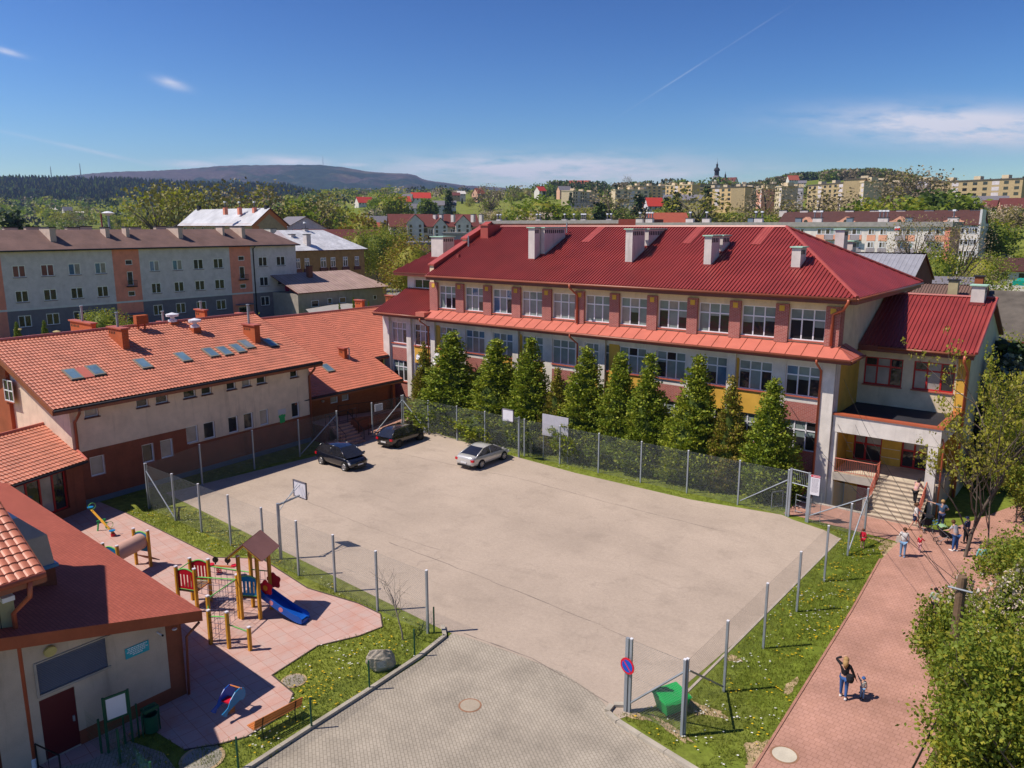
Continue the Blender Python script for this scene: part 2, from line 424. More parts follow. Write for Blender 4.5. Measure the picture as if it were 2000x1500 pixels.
gx = frange(-2600, -700, 60)+frange(-700, -200, 25)+[-200, -150, -100, -60, PIT[0], PIT[1], -5, 15, 60, 100, 150]+frange(200, 700, 25)+frange(700, 2000, 60)
gy_ = [-300, -100, 0, 20, 40, PIT[2], PIT[3], 70, 100, 130, 160]+frange(190, 700, 25)+frange(700, 2700, 60)
gm = MB()
def ground_mat():
    m, t, b = nmat('meadow_and_soil'); p = pos(t)
    a = noise(t, p, .012, 6, .6); c = noise(t, p, .15, 5); f = noise(t, p, 2.2, 5, .7); g2 = noise(t, p, .45, 4, .6)
    col = mixc(t, mrange(t, a, .35, .65, 0, 1), (.13, .175, .02), (.20, .215, .04))
    col = mixc(t, mrange(t, c, .5, .72, 0, .55), col, (.16, .15, .05))
    col = mixc(t, mrange(t, g2, .45, .75, 0, .5), col, (.075, .115, .012))
    col = mixc(t, 1.0, col, mrange(t, f, .3, .7, .55, 1.4), 'MULTIPLY')
    lk(t, col, b.inputs['Base Color']); b.inputs['Roughness'].default_value = .95; b.inputs['Specular IOR Level'].default_value = .1
    bump(t, b, f, .5, .08); return m
mGrass = ground_mat()
vi = {}
gz = [[0.0 if (abs(x) < 140 and y < 140) else th(x, y) for y in gy_] for x in gx]
gv = [(x, y, gz[i][j]) for i, x in enumerate(gx) for j, y in enumerate(gy_)]
n = len(gy_); gf = []
for i in range(len(gx)-1):
    for j in range(n-1):
        if gx[i] == PIT[0] and gy_[j] == PIT[2]: continue
        gf.append((i*n+j, (i+1)*n+j, (i+1)*n+j+1, i*n+j+1))
gm.add(gv, gf, mGrass); struct('ground', gm)

def asphalt(name, base, warm, line=True):
    m, t, b = nmat(name); p = pos(t)
    a = noise(t, p, .16, 6, .6); f = noise(t, p, 30, 3, .7); c = noise(t, p, .55, 5, .62); g = noise(t, p, 6, 3, .6)
    col = mixc(t, mrange(t, a, .36, .64, 0, 1), base, warm)
    col = mixc(t, mrange(t, c, .54, .76, 0, .55), col, tuple(x*.74 for x in base))
    col = mixc(t, mrange(t, noise(t, p, .9, 6, .7), .66, .74, 0, .35), col, (.56, .47, .39))
    sx = t.nodes.new('ShaderNodeMapping'); sx.inputs['Scale'].default_value = (.25, 1.6, 1); sx.inputs['Rotation'].default_value = (0, 0, .9); lk(t, p, sx.inputs[0]); col = mixc(t, mrange(t, noise(t, sx.outputs[0], .8, 6, .6), .58, .75, 0, .3), col, tuple(x*.66 for x in base))
    col = mixc(t, 1.0, col, mrange(t, f, .2, .8, .8, 1.2), 'MULTIPLY')
    col = mixc(t, 1.0, col, mrange(t, g, .3, .7, .94, 1.06), 'MULTIPLY')
    if line:   # fine crazing cracks
        v = t.nodes.new('ShaderNodeTexVoronoi'); v.feature = 'DISTANCE_TO_EDGE'; v.inputs['Scale'].default_value = .11
        w_ = t.nodes.new('ShaderNodeMixRGB'); w_.inputs[0].default_value = .035
        nn = t.nodes.new('ShaderNodeTexNoise'); nn.inputs['Scale'].default_value = .8; nn.inputs['Detail'].default_value = 6; lk(t, p, nn.inputs['Vector'])
        ad = t.nodes.new('ShaderNodeVectorMath'); ad.operation = 'MULTIPLY_ADD'; lk(t, nn.outputs['Color'], ad.inputs[0]); ad.inputs[1].default_value = (3, 3, 0); lk(t, p, ad.inputs[2])
        lk(t, ad.outputs[0], v.inputs['Vector'])
        col = mixc(t, mrange(t, v.outputs[0], .0, .0035, .22, 0), col, (.12, .10, .085))
    lk(t, col, b.inputs['Base Color']); b.inputs['Roughness'].default_value = .9; b.inputs['Specular IOR Level'].default_value = .25; bump(t, b, f, .3, .01)
    return m
mCourt = asphalt('worn_pinkish_asphalt', (.36, .29, .232), (.44, .355, .285))
mRoadB = Brick('grey_paving_blocks', (.36, .315, .255), (.325, .285, .23), (.215, .185, .145), bw=.24, bh=.12, ms=.012, flat=True, rot=.62, var=.22)
mPath = Brick('red_paving_blocks', (.44, .24, .185), (.40, .215, .16), (.32, .17, .125), bw=.22, bh=.22, ms=.014, flat=True, rot=.03, var=.2)
def rubber():
    m, t, b = nmat('pink_rubber_tiles'); p = pos(t)
    mp = t.nodes.new('ShaderNodeMapping'); mp.inputs['Rotation'].default_value = (0, 0, .12); lk(t, p, mp.inputs[0])
    k = t.nodes.new('ShaderNodeTexBrick'); lk(t, mp.outputs[0], k.inputs['Vector']); k.offset = 0; k.inputs['Scale'].default_value = 1
    k.inputs['Brick Width'].default_value = .62; k.inputs['Row Height'].default_value = .62; k.inputs['Mortar Size'].default_value = .012; k.inputs['Mortar Smooth'].default_value = .5
    k.inputs['Color1'].default_value = (.50, .325, .28, 1); k.inputs['Color2'].default_value = (.45, .305, .27, 1); k.inputs['Mortar'].default_value = (.36, .16, .115, 1)
    c = mixc(t, mrange(t, noise(t, p, .7, 5, .6), .5, .72, 0, .55), k.outputs[0], (.45, .19, .13)); c = mixc(t, mrange(t, noise(t, p, 1.6, 4), .5, .7, 0, .4), c, (.42, .36, .33))
    c = mixc(t, 1.0, c, mrange(t, noise(t, p, 40, 2), .2, .8, .9, 1.1), 'MULTIPLY')
    lk(t, c, b.inputs['Base Color']); b.inputs['Roughness'].default_value = .95; b.inputs['Specular IOR Level'].default_value = .15; return m
mPlay = rubber()
mSand = M('bare_sandy_soil', (.40, .29, .17), var=.25, bmp=.4, scale=2)
def flat(name, pts, z, mat, sink=.0):
    m = MB(); m.face([(x, y, z) for x, y in pts], mat); return struct(name, m)
flat('court', [(-49.0, 24.3), (-21.9, 22.75), (-20.2, 23.05), (-18.5, 23.2), (-16.1, 23.3), (-14.3, 22.9), (-12.7, 22.15), (-12.1, 23.5), (-11.8, 25.6), (-11.55, 30), (-11.5, 44.4), (-12.6, 45.1), (-14.6, 45.6), (-15.4, 46.0), (-21, 45.0), (-30, 44.95), (-38, 45.6), (-44.3, 46.4), (-46.4, 47.0), (-48.4, 44.5), (-48.1, 36)], .012, mCourt)
flat('paved_road', [(-21.6, 22.9), (-20.2, 23.2), (-18.5, 23.35), (-16.1, 23.45), (-14.2, 23.05), (-12.95, 22.4), (-13.1, 22.0), (-12.3, 21.75), (-8, 21.2), (-3, 20.2), (10, 18), (10, -20), (-22, -20), (-20.75, 12), (-20.95, 16), (-21.1, 20.5)], .006, mRoadB)
flat('brick_path', [(-14.6, 49.3), (-15.4, 49.3), (-15.4, 46.3), (-14.5, 46.35), (-8.75, 45.9), (-8.9, 42.8), (-8.45, 36), (-7.85, 22.8), (-7.7, 21.05), (-3.2, 20.3), (-3.55, 26), (-3.0, 36), (-2.6, 43), (4, 44), (16, 45), (16, 49.5), (2, 50), (2, 75), (-2, 75), (-4, 58), (-6.8, 50), (-6.8, 49.25), (-11.4, 49.25)], .018, mPath)
flat('playground_surface', [tuple(gp(*q).xy) for q in [(150, 962), (240, 1000), (420, 1090), (510, 1092), (600, 1150), (700, 1180), (742, 1200), (746, 1225), (700, 1243), (620, 1262), (530, 1320), (572, 1355), (556, 1395), (480, 1440), (420, 1456), (360, 1465), (296, 1425), (170, 1490), (60, 1510), (-300, 1400), (-200, 1000)]], .02, mPlay)
flat('side_pavement', [(-47.6, 40.3), (-48.3, 43.5), (-50.2, 46.2), (-53.5, 46.2), (-53.5, 39.0), (-49.5, 39.2)], .009, mPath)
def strip(name, pts, w_, h, mat, z0=0.0, seg=1.0):
    m = MB()
    for i in range(len(pts)-1):
        a, b = V((*pts[i], z0)), V((*pts[i+1], z0)); L = (b-a).length; n_ = max(1, int(L/seg)); d = (b-a)/n_; s_ = V((-d.y, d.x, 0)).normalized()*w_
        for k in range(n_):
            m.obox(a+d*k+d*.006, d*.988, s_, ZZ*h, mat)
    return struct(name, m)
mKerb = M('concrete_kerb', (.40, .355, .29), var=.18, dirt=.3, bmp=.3)
strip('road_kerb', [(-20.7, 11), (-20.9, 14.8), (-21.0, 17.4), (-21.2, 20.5), (-21.5, 22.4), (-22.2, 23.0)], .17, .13, mKerb)
strip('island_kerb', [(-7.7, 21.05), (-9.1, 21.35), (-10.5, 21.6), (-11.6, 21.8), (-12.6, 22.0), (-13.15, 22.2), (-13.2, 22.6), (-12.8, 22.9)], .2, .13, mKerb)
strip('path_edging', [(-7.8, 21.2), (-7.85, 22.8), (-8.45, 36), (-8.9, 42.8)], .09, .05, M('red_edging', (.36, .18, .13), var=.2))
strip('court_edging', [(-11.5, 24.0), (-11.45, 30), (-11.4, 44.4)], .10, .03, M('pale_edging', (.42, .36, .30), var=.2))
def seam(name, q, w_=.03):
    P_ = [gp(*a) for a in q]; m = MB()
    for a, b in zip(P_, P_[1:]):
        n_ = max(1, int((b-a).length/.7)); s_ = (b-a).cross(ZZ).normalized()
        pts = [a.lerp(b, k/n_)+s_*random.uniform(-.06, .06)+ZZ*.016 for k in range(n_+1)]
        for c, d in zip(pts, pts[1:]): e = s_*w_*random.uniform(.3, 1); m.face([c-e, d-e, d+e, c+e], mSeamA)
    struct(name, m)
mSeamA = M('tar_seam', (.22, .18, .15), var=.3)
seam('asphalt_crack', [(772, 884), (905, 913), (1010, 934), (1200, 985), (1420, 1040)]); seam('asphalt_crack', [(760, 1060), (960, 1135), (1180, 1225), (1330, 1290)]); seam('asphalt_crack', [(905, 1238), (1040, 1288), (1190, 1372)], .045); seam('asphalt_crack', [(600, 980), (720, 1030), (860, 1075)], .02)
strip('entrance_kerb', [(-14.6, 49.28), (-11.5, 49.28)], .22, .06, mConc)
pp = [tuple(gp(*q).xy) for q in [(556, 1395), (480, 1440), (420, 1456), (360, 1465)]]
strip('playground_edging', [tuple(gp(*q).xy) for q in [(240, 1000), (420, 1090), (510, 1092), (600, 1150), (700, 1180), (742, 1200), (746, 1225), (700, 1243), (620, 1262), (530, 1320), (572, 1355), (556, 1395), (480, 1440), (420, 1456), (360, 1465)]], .05, .045, M('dark_edging', (.07, .055, .045), var=.2))
# worn soil by the path (irregular patches of bare earth)
def patch(name, cx, cy, rx, ry, rot, z, mat, seed, jag=.35, n=36):
    rr = random.Random(seed); m = MB(); P = []
    ph = [rr.uniform(0, 6.3) for _ in range(6)]
    for k in range(n):
        a = 2*pi*k/n; q = 1+jag*(.5*sin(3*a+ph[0])+.3*sin(5*a+ph[1])+.25*sin(9*a+ph[2])+.2*rr.uniform(-1, 1))
        x, y = rx*q*cos(a), ry*q*sin(a); P.append((cx+x*cos(rot)-y*sin(rot), cy+x*sin(rot)+y*cos(rot), z))
    m.face(P, mat); return struct(name, m)
for i, (px, py, rx, ry, ro) in enumerate([(1745, 1063, 1.3, .35, -.1), (1735, 1075, .5, .8, .2), (1485, 1475, .5, .9, .1), (1365, 1385, .9, .35, .2), (1240, 1398, .5, .2, .2), (1545, 1340, .15, .7, 0), (1312, 1425, .9, .18, -.3), (1700, 1040, .4, .2, 0), (1433, 1287, .3, .25, 0)]):
    c = gp(px, py); patch('bare_soil', c.x, c.y, rx, ry, ro, .007+.0008*i, mSand, i)
# school pit (basement entrance) lining
m = MB(); x0, x1, y0, y1 = PIT
m.face([(x0, y0, -1.5), (x1, y0, -1.5), (x1, y1, -1.5), (x0, y1, -1.5)], mConc)
for a, b in (((x0, y0), (x1, y0)), ((x1, y0), (x1, y1)), ((x1, y1), (x0, y1)), ((x0, y1), (x0, y0))):
    m.face([(*a, -1.5), (*b, -1.5), (*b, 0.02), (*a, 0.02)], mConc)
struct('basement_pit', m)
# street seen beyond the left wing, and other far streets
flat('street', [tuple(gp(*q).xy) for q in [(690, 585), (830, 590), (1010, 560), (1010, 535), (830, 540), (760, 545)]], .03, M('street_asphalt', (.24, .22, .20), var=.1))
# far mountain ridge with forest
def ridge(name, r, tab, r2, base, mat, nz, seed, du=6, depth=1.35, rows=14):
    rr = random.Random(seed); m = MB(); vs = []; cols = 0
    us = frange(tab[0][0], tab[-1][0]+.1, du)
    prof = []
    for u in us:
        y = lerp_tab([t[0] for t in tab], [t[1] for t in tab], u); prof.append(y)
    for i, u in enumerate(us):
        d = ray(u, 441); h_ = hypot(d.x, d.y)
        for j in range(rows+1):
            q = j/rows; rad = r2+(r-r2)*q
            d2 = ray(u, prof[i]); ztop = CH+r*(d2.z/hypot(d2.x, d2.y))
            e = q**1.15
            z = base+(ztop-base)*e + nz*(sin(u*.021+j*.9+seed)*sin(j*.7+u*.013)+.5*sin(u*.06-j*1.7+seed)+.3*sin(u*.13+j*2.3))*sin(pi*min(q, .999))
            if j == rows: z = ztop+nz*.06*rr.uniform(-1, 1)
            vs.append((d.x/h_*rad, d.y/h_*rad, z))
        d2 = ray(u, prof[i]); vs.append((d.x/h_*r*1.25, d.y/h_*r*1.25, base))
    n_ = rows+2; fs = [(i*n_+j, (i+1)*n_+j, (i+1)*n_+j+1, i*n_+j+1) for i in range(len(us)-1) for j in range(n_-1)]
    m.add(vs, fs, mat); return struct(name, m, True)
def forest_mat(name, c1, c2, c3, s1, s2):
    m, t, b = nmat(name); p = pos(t); a = noise(t, p, s1, 7, .68); c = noise(t, p, s2, 5, .8)
    col = mixc(t, mrange(t, a, .47, .55, 0, 1), c1, c2); col = mixc(t, mrange(t, noise(t, p, s1*2.7, 4, .6), .58, .66, 0, .8), col, c3)
    col = mixc(t, 1.0, col, mrange(t, c, .3, .7, .55, 1.45), 'MULTIPLY'); lk(t, col, b.inputs['Base Color']); b.inputs['Roughness'].default_value = 1; b.inputs['Specular IOR Level'].default_value = 0
    bump(t, b, c, 1, 14); return m
MT = [(-900, 372), (-500, 360), (-200, 350), (0, 350), (100, 348), (160, 342), (200, 338), (260, 335), (330, 333), (400, 328), (440, 324), (480, 323), (560, 322), (630, 322), (680, 327), (720, 335), (760, 338), (800, 339), (815, 343), (830, 351), (870, 357), (910, 362), (950, 364), (1000, 368), (1060, 371), (1150, 374), (1300, 378), (2000, 385)]
ridge('mountain', 5200, MT, 3000, 70, forest_mat('far_beech_forest', (.085, .066, .068), (.022, .042, .036), (.11, .10, .07), .0014, .02), 26, 3, rows=18)
ridge('wooded_ridge', 2300, [(-900, 352), (-300, 348), (0, 349), (60, 350), (150, 351), (230, 352), (300, 356), (400, 360), (520, 362), (560, 364), (600, 372), (650, 384), (720, 396), (800, 404)], 1550, 52, forest_mat('dark_spruce_forest', (.014, .028, .018), (.022, .042, .016), (.10, .11, .03), .006, .05), 7, 5, rows=12)
m = MB()
for px, py, h_ in ((631, 322, 55), (101, 350, 30), (158, 344, 30)):
    p = atr(px, py, 5150 if px > 200 else 2250)
    mm = MB(); mm.tube([p-ZZ*30, p+ZZ*h_], [2.2, .6], mGal, 6); o = mm.build('radio_mast', loc=(p.x, p.y, p.z-30))
    tag(o, {631: 'thin radio mast on the highest mountain summit', 101: 'leftmost thin mast on the dark spruce ridge', 158: 'thin mast where spruce ridge meets the mountain shoulder'}[px], 'mast')
# ======================= school =======================
SCH = thing('school_building', 'long three storey school with ribbed red metal roof, brick pilasters and ochre panels', 'school', (-32, 51, 0))
F = Pl((-56.3, 51, 0), (1, 0, 0))       # u = X + 56.3
X0 = -56.3
def U(x): return x-X0
W3 = [(-49.15, -47.0), (-46.0, -43.8), (-42.85, -40.65), (-39.68, -37.5), (-36.55, -34.3), (-33.4, -31.15), (-30.25, -27.95), (-27.08, -24.75), (-23.9, -21.6), (-20.75, -18.42), (-17.5, -15.2)]
Z3 = (10.2, 12.25)
Z2 = (6.5, 8.52); Z1 = (2.85, 4.85)
W2 = [(-55.55, -53.45), (-52.45, -50.4)]+W3
# --- upper storey wall (brick pilasters between windows)
us = [U(-50.2), U(-14.3)]
for a, b in W3: us += [U(a), U(b)]
def c3(u, z):
    x = u+X0
    for a, b in W3:
        if a < x < b and Z3[0] < z < Z3[1]: return None
    return mCream
mb = MB(); wallgrid(mb, F, us, [9.6, Z3[0], Z3[1], 13.3], c3, .16, mCream)
# right gable side of the main volume and the back
S2 = Pl((-14.3, 51, 0), (0, 1, 0))
mb.face([S2.p(0, 9.2), S2.p(17, 9.2), S2.p(17, 13.3), S2.p(0, 13.3)], mCream)
mb.face([(-14.3, 68, -1.5), (-56.3, 68, -1.5), (-56.3, 68, 13.3), (-14.3, 68, 13.3)], mCream)
mb.build('upper_wall', SCH)
# pilasters
mo = M('yellow_square_tile', (.62, .37, .05))
pils = [(-50.2, W3[0][0])]+[(W3[i][1], W3[i+1][0]) for i in range(10)]+[(W3[10][1], -14.25)]
for i, (a, b) in enumerate(pils):
    p_ = MB(); e = .03
    p_.box(a+e, 50.82, 10.0, b-e, 51.003, 12.52, mBrickR)
    if i == 11: p_.box(-14.36, 51.0, 10.0, -14.23, 51.6, 12.52, mBrickR)
    o = p_.build('pilaster', SCH)
    c = (a+b)/2
    if i not in (0, 11): c = a+.45
    q = MB(); q.box(c-.17, 50.79, 12.05, c+.17, 50.825, 12.4, mo); q.build('ochre_tile', o)
rb = random.Random(3)
styles3 = [(mGlB, mGlC, mGl, mGlB, mGl, mGlB), (mGlB, mGlB, mGlB, mGlS, mGl, mGlB), (mGlS, mGlB, mGlB, mGlC, mGl, mGlS), (mGlC, mGlC, mGlB, mGlB, mGlB, mGlB), (mGlC, mGlC, mGlB, mGlB, mGlB, mGlC),
           (mGlB, mGlC, mGlB, mGlB, mGlB, mGlB), (mGlC, mGlB, mGl, mGlC, mGlB, mGlB), (mGl, mGlB, mGlB, mGlC, mGl, mGlB), (mGlB, mGlC, mGl, mGlB, mGl, mGlB), (mGl, mGlB, mGl, mGlB, mGl, mGlB), (mGl, mGlB, mGl, mGlB, mGl, mGlB)]
for i, (a, b) in enumerate(W3):
    addwin(SCH, F, U(a), U(b), *Z3, cols=(.34, .67), rows=(.66,), gm=styles3[i], depth=.16, sill=mSill, fr=.07)
    # blinds half way down in some windows
# --- lower two storeys
bays = []   # zones of the lower wall
edges = [-56.3]+[ (W2[i][1]+W2[i+1][0])/2 for i in range(len(W2)-1)]+[-14.3]
brick_bays = {0, 3, 6, 9, 12}
def cl(u, z):
    x = u+X0
    for a, b in W2:
        if a < x < b and (Z2[0] < z < Z2[1] or Z1[0] < z < Z1[1]): return None
    for i, (a, b) in enumerate(W2):
        if a-.02 < x < b+.02 and (z < Z1[0]-.1 or Z1[1] < z < Z2[0]-.42):
            return mBrickR if i in brick_bays else mYellow
        if i not in brick_bays and a-.1 < x < b+.1 and Z2[0]-.42 < z < Z2[0]: return mYellow
    for i in (1, 4, 7, 10):   # ochre bays join pairs of windows
        if i+1 < len(W2) and W2[i][1] < x < W2[i+1][0] and z < Z2[1]+.1: return mYellow
    return mWhite
us = [0, U(-14.3)]
for a, b in W2: us += [U(a)-.05, U(a), U(b), U(b)+.05]
mb = MB(); wallgrid(mb, F, us, [-1.5, 0, Z1[0]-.1, Z1[0], Z1[1], Z2[0]-.42, Z2[0]-.1, Z2[0], Z2[1], Z2[1]+.1, 9.7], cl, .16)
mb.face([S2.p(0, -1.5), S2.p(.9, -1.5), S2.p(.9, 9.6), S2.p(0, 9.6)], mWhite)
mb.face([S2.p(.9, -1.5), S2.p(17, -1.5), S2.p(17, 9.3), S2.p(.9, 9.3)], mYellow)
mb.face([(-56.3, 68, -1.5), (-56.3, 51, -1.5), (-56.3, 51, 9.8), (-56.3, 68, 9.8)], mWhite)
mb.build('lower_wall', SCH)
# white pillars standing proud of the facade
for x in (-56.1, -53.0, -49.9, -40.2, -31.1-.6, -21.2, -14.72):
    p_ = MB(); wd = .42 if x > -15 or x < -56 else .30
    p_.box(x-wd, 50.78, -1.2, x+wd, 51.002, 9.3, mWhite); p_.build('pillar', SCH)
for i, (a, b) in enumerate(W2):
    g2 = [(mGlC, mGlC, mGlB, mGlC, mGl, mGlB), (mGl, mGl, mGlC, mGlC, mGl, mGl), (mGlC, mGlC, mGlC, mGlB, mGlC, mGlB), (mGlB, mGlS, mGlC, mGlB, mGlC, mGlS), (mGlB, mGlS, mGlB, mGlB, mGlB, mGlS), (mGlB, mGlB, mGlB), (mGlB, mGlB, mGlB), (mGlB, mGlB, mGlB), (mGlB, mGlB, mGlB, mGl), (mGl, mGlB, mGlB), (mGl, mGlB, mGl, mGlB, mGlS, mGlB), (mGl, mGlB, mGlB, mGlB, mGl, mGlB), (mGl, mGlS, mGl, mGlB, mGl, mGlB)][i]
    addwin(SCH, F, U(a), U(b), *Z2, cols=(.34, .67), rows=(.68,), gm=g2, depth=.16, sill=mSill, fr=.07)
    addwin(SCH, F, U(a), U(b), *Z1, cols=(.34, .67), rows=(.68,), gm=(mGl, mGlB, mGl, mGlB, mGl), depth=.16, sill=mSill, fr=.07)
m = MB(); m.box(-17.0, 50.86, .55, -15.3, 51.0, 1.1, mGl)
for k in range(9): m.box(-17.0+k*.2, 50.8, .5, -16.97+k*.2, 50.84, 1.15, mPipe)
m.build('cellar_window', SCH)
# --- ledge roof between the storeys
def ledge(a0, a1, b0, b1, name='ledge_roof'):
    a0, a1, b0, b1 = map(V, (a0, a1, b0, b1)); m = MB()
    m.face([a0, a1, b1, b0], mLedge); d = ZZ*-.16
    m.face([a0+d, b0+d, b1+d, a1+d], mFascia); m.face([a0+d, a1+d, a1, a0], mFascia); m.face([a1+d, b1+d, b1, a1], mFascia); m.face([b0+d, a0+d, a0, b0], mFascia)
    L = (a1-a0).length; n_ = max(1, round(L/1.02))
    for k in range(1, n_):
        q = k/n_; s_ = (a1-a0).normalized()*.03
        p0 = a0.lerp(a1, q); 
        # seam runs straight up the slope
        up_ = (b0-a0)-(a1-a0).normalized()*(b0-a0).dot((a1-a0).normalized())
        p1 = p0+up_
        m.obox(p0-s_/2, s_, p1-p0, V((0, -.01, .035)), mSeam)
    return m.build(name, SCH)
mSeam = M('seam', (.36, .10, .06))
ledge((-49.6, 49.7, 9.42), (-13.15, 49.7, 9.42), (-50.2, 51, 10.05), (-14.3, 51, 10.05))
ledge((-13.15, 49.7, 9.42), (-13.15, 52.6, 9.42), (-14.3, 51, 10.05), (-14.3, 52.6, 10.05))
gutter(SCH, (-49.6, 49.62, 9.33), (-13.1, 49.62, 9.33)); gutter(SCH, (-13.06, 49.65, 9.33), (-13.06, 52.6, 9.33))
m = MB(); m.box(-49.6, 49.66, 9.1, -13.12, 49.75, 9.36, mFascia); m.box(-49.6, 49.75, 9.1, -13.12, 51, 9.2, mFascia); m.build('ledge_soffit', SCH)
# --- main roof
EZ, RZ = 13.2, 17.4; e = 49.9; rY = 58.8; bk = 67.7; xr = -13.15; xl = -49.7; hx = -20.9
mRoof = mRedSheet
slope((xl, e, EZ), (xr, e, EZ), (xl, rY, RZ), (hx, rY, RZ), 'rib', mRoof).build('roof_front', SCH)
slope((xr, e, EZ), (xr, bk, EZ), (hx, rY, RZ), (hx, rY+.01, RZ), 'fine', mRoof).build('roof_hip', SCH)
slope((xr, bk, EZ), (xl, bk, EZ), (hx, rY, RZ), (xl, rY, RZ), 'fine', mRoof).build('roof_back', SCH)
m = MB(); mRc = M('red_ridge_cap', (.34, .07, .058), rough=.4)
m.tube([(xl, rY, RZ+.03), (hx, rY, RZ+.03)], .12, mRc); m.tube([(hx, rY, RZ+.03), (xr, e, EZ+.06)], .12, mRc); m.tube([(hx, rY, RZ+.03), (xr, bk, EZ+.06)], .12, mRc)
for x in (-37.3, -28.0, -22.5):   # smooth repair strips running down from the ridge
    q = [V((x, rY, RZ)), V((x+.75, rY, RZ))]; dn = V((0, e-rY, EZ-RZ)).normalized(); up_ = V((0, -dn.z, dn.y)); up_ = V((0, -.43, .90)).normalized()
    m.face([q[0]+up_*.06, q[1]+up_*.06, q[1]+dn*3+up_*.06, q[0]+dn*3+up_*.06], mRc)
m.build('ridge_cap', SCH)
gutter(SCH, (xl, e-.06, EZ-.1), (xr, e-.06, EZ-.1)); gutter(SCH, (xr+.06, e, EZ-.1), (xr+.06, bk, EZ-.1))
m = MB(); m.box(xl, e+.02, EZ-.42, xr-.02, e+.09, EZ-.14, mFascia); m.box(xl, e+.09, EZ-.42, xr-.08, 51, EZ-.36, mFascia)
m.box(xr-.09, e+.09, EZ-.42, xr-.02, bk-.05, EZ-.14, mFascia); m.box(-14.3, 51.0, EZ-.43, xr-.1, bk-.1, EZ-.37, mFascia); m.build('eaves_board', SCH)
# downpipes
def dpipe(x, ztop, zbot, y0=49.62, y1=50.72, par=SCH):
    pipe(par, [(x, y0, ztop), (x, y0, ztop-.25), (x, y1, ztop-.9), (x, y1, zbot)], .075)
dpipe(-34.0, 13.1, 10.0); dpipe(-33.9, 9.3, 5.5); dpipe(-50.3, 9.3, 0, y1=50.7); dpipe(-15.15, 9.3, -1.2)
pipe(SCH, [(-13.6, 49.8, 13.1), (-13.6, 49.8, 12.9), (-14.0, 50.3, 12.4), (-14.7, 50.7, 12.05), (-14.7, 50.7, 10.05)], .09)
pipe(SCH, [(-13.4, 67, 13.1), (-13.4, 67, 12.8), (-14.2, 66.4, 12.2), (-14.2, 66.4, 0)], .09)
m = MB(); m.tube([(-14.33, 50.95, 9.2), (-14.33, 50.95, -1.2)], .05, mGal); m.build('cable_duct', SCH)
# parapet firewall at the left end of the main roof
mRp = M('red_parapet_cap', (.36, .075, .06), rough=.4)
m = MB(); segs = [(50.85, 14.0, 55.3, 15.95), (55.3, 16.25, 58.8, 17.75), (58.8, 17.75, 62.3, 16.25), (62.3, 15.95, 67, 13.9)]
for y0, z0, y1, z1 in segs:
    m.hexa([(-50.1, y0, 9.5), (-49.6, y0, 9.5), (-49.6, y1, 9.5), (-50.1, y1, 9.5), (-50.1, y0, z0), (-49.6, y0, z0), (-49.6, y1, z1), (-50.1, y1, z1)], mCream)
    m.hexa([(-50.22, y0-.12, z0), (-49.45, y0-.12, z0), (-49.45, y1+.06, z1+.02), (-50.22, y1+.06, z1+.02), (-50.22, y0-.12, z0+.14), (-49.45, y0-.12, z0+.14), (-49.45, y1+.06, z1+.16), (-50.22, y1+.06, z1+.16)], mRp)
    m.face([(-49.585, y0, z0-1.1), (-49.585, y1, z1-1.1), (-49.585, y1, z1), (-49.585, y0, z0)], mRp)
m.build('parapet', SCH)
m = MB(); m.box(-48.9, 56.5, 15.9, -48.0, 58.3, 17.5, mRp); m.box(-49.0, 56.4, 17.5, -47.9, 58.4, 17.6, mRp); m.build('roof_hatch', SCH)
# chimneys: rows of narrow vent blocks with green copper caps
def chim(x0, x1, ys, zt, par=SCH, base=lambda y: EZ+(y-e)*(RZ-EZ)/(rY-e), x2=None, flip=False):
    m = MB(); cp = MB(); sl_ = m
    for k, (ya, yb) in enumerate(ys):
        xa, xb = (x0, x1) if k == 0 or x2 is None else x2
        zb = min(base(ya), base(yb))-.1
        m.box(xa, ya, zb, xb, yb, zt, mWhiteC); cp.box(xa-.12, ya-.12, zt+.02, xb+.12, yb+.12, zt+.1, mCopper); m.box(xa-.02, ya-.02, zt-.02, xb+.02, yb+.02, zt+.02, mGal)
        n_ = max(1, int((yb-ya)/.28))
        for j in range(n_): sl_.box(xb-.01, ya+.1+j*.28, zt-.42, xb+.012, ya+.26+j*.28, zt-.12, mDark)
        cp.box(xa-.06, ya-.06, base(ya)-.05, xb+.06, ya-.0, base(ya)+.12, mRedSheet)
    o = m.build('chimney', par); cp.build('cap', o); return o
mWhiteC = M('weathered_white_render', (.58, .52, .49), dirt=.5, bmp=.1)
chim(-40.55, -39.9, [(53, 53.75), (53.85, 56.9)], 17.3, x2=(-40.3, -39.5))
chim(-31.15, -30.55, [(53, 54.9), (55.5, 58.3)], 17.2)
chim(-24.65, -24.1, [(53, 54.4), (54.9, 56.1)], 16.75)
chim(-18.35, -17.75, [(53, 54.1)], 16.05)
bs = lambda y: 14.0
for (pa, pb, yt, Y, dy, zb) in [((1638, 1650), 0, 449, 63.5, 1.0, 14), ((1651, 1666), 0, 472, 65.5, 1.0, 13.2)]:
    a = onY(pa[0]-6, yt, Y); b = onY(pa[1], yt, Y)
    chim(a.x, b.x, [(Y, Y+dy)], a.z, base=lambda y: zb)
m = MB()
for px, py, Y in ((1107, 448, 57.5),): 
    p = onY(px, py, Y); m.tube([(p.x, p.y, p.z-.3), (p.x, p.y, p.z+.6)], .06, mGal)
p = V((-49.0, 54.9, 0)); m.tube([(p.x, p.y, 15.2), (p.x, p.y, 16.6)], .07, mGal); m.build('vent_pipe', SCH)
m = MB(); m.box(-48.7, 52.9, 14.45, -48.45, 53.15, 14.95, mRedSheet); m.build('roof_vent', SCH)
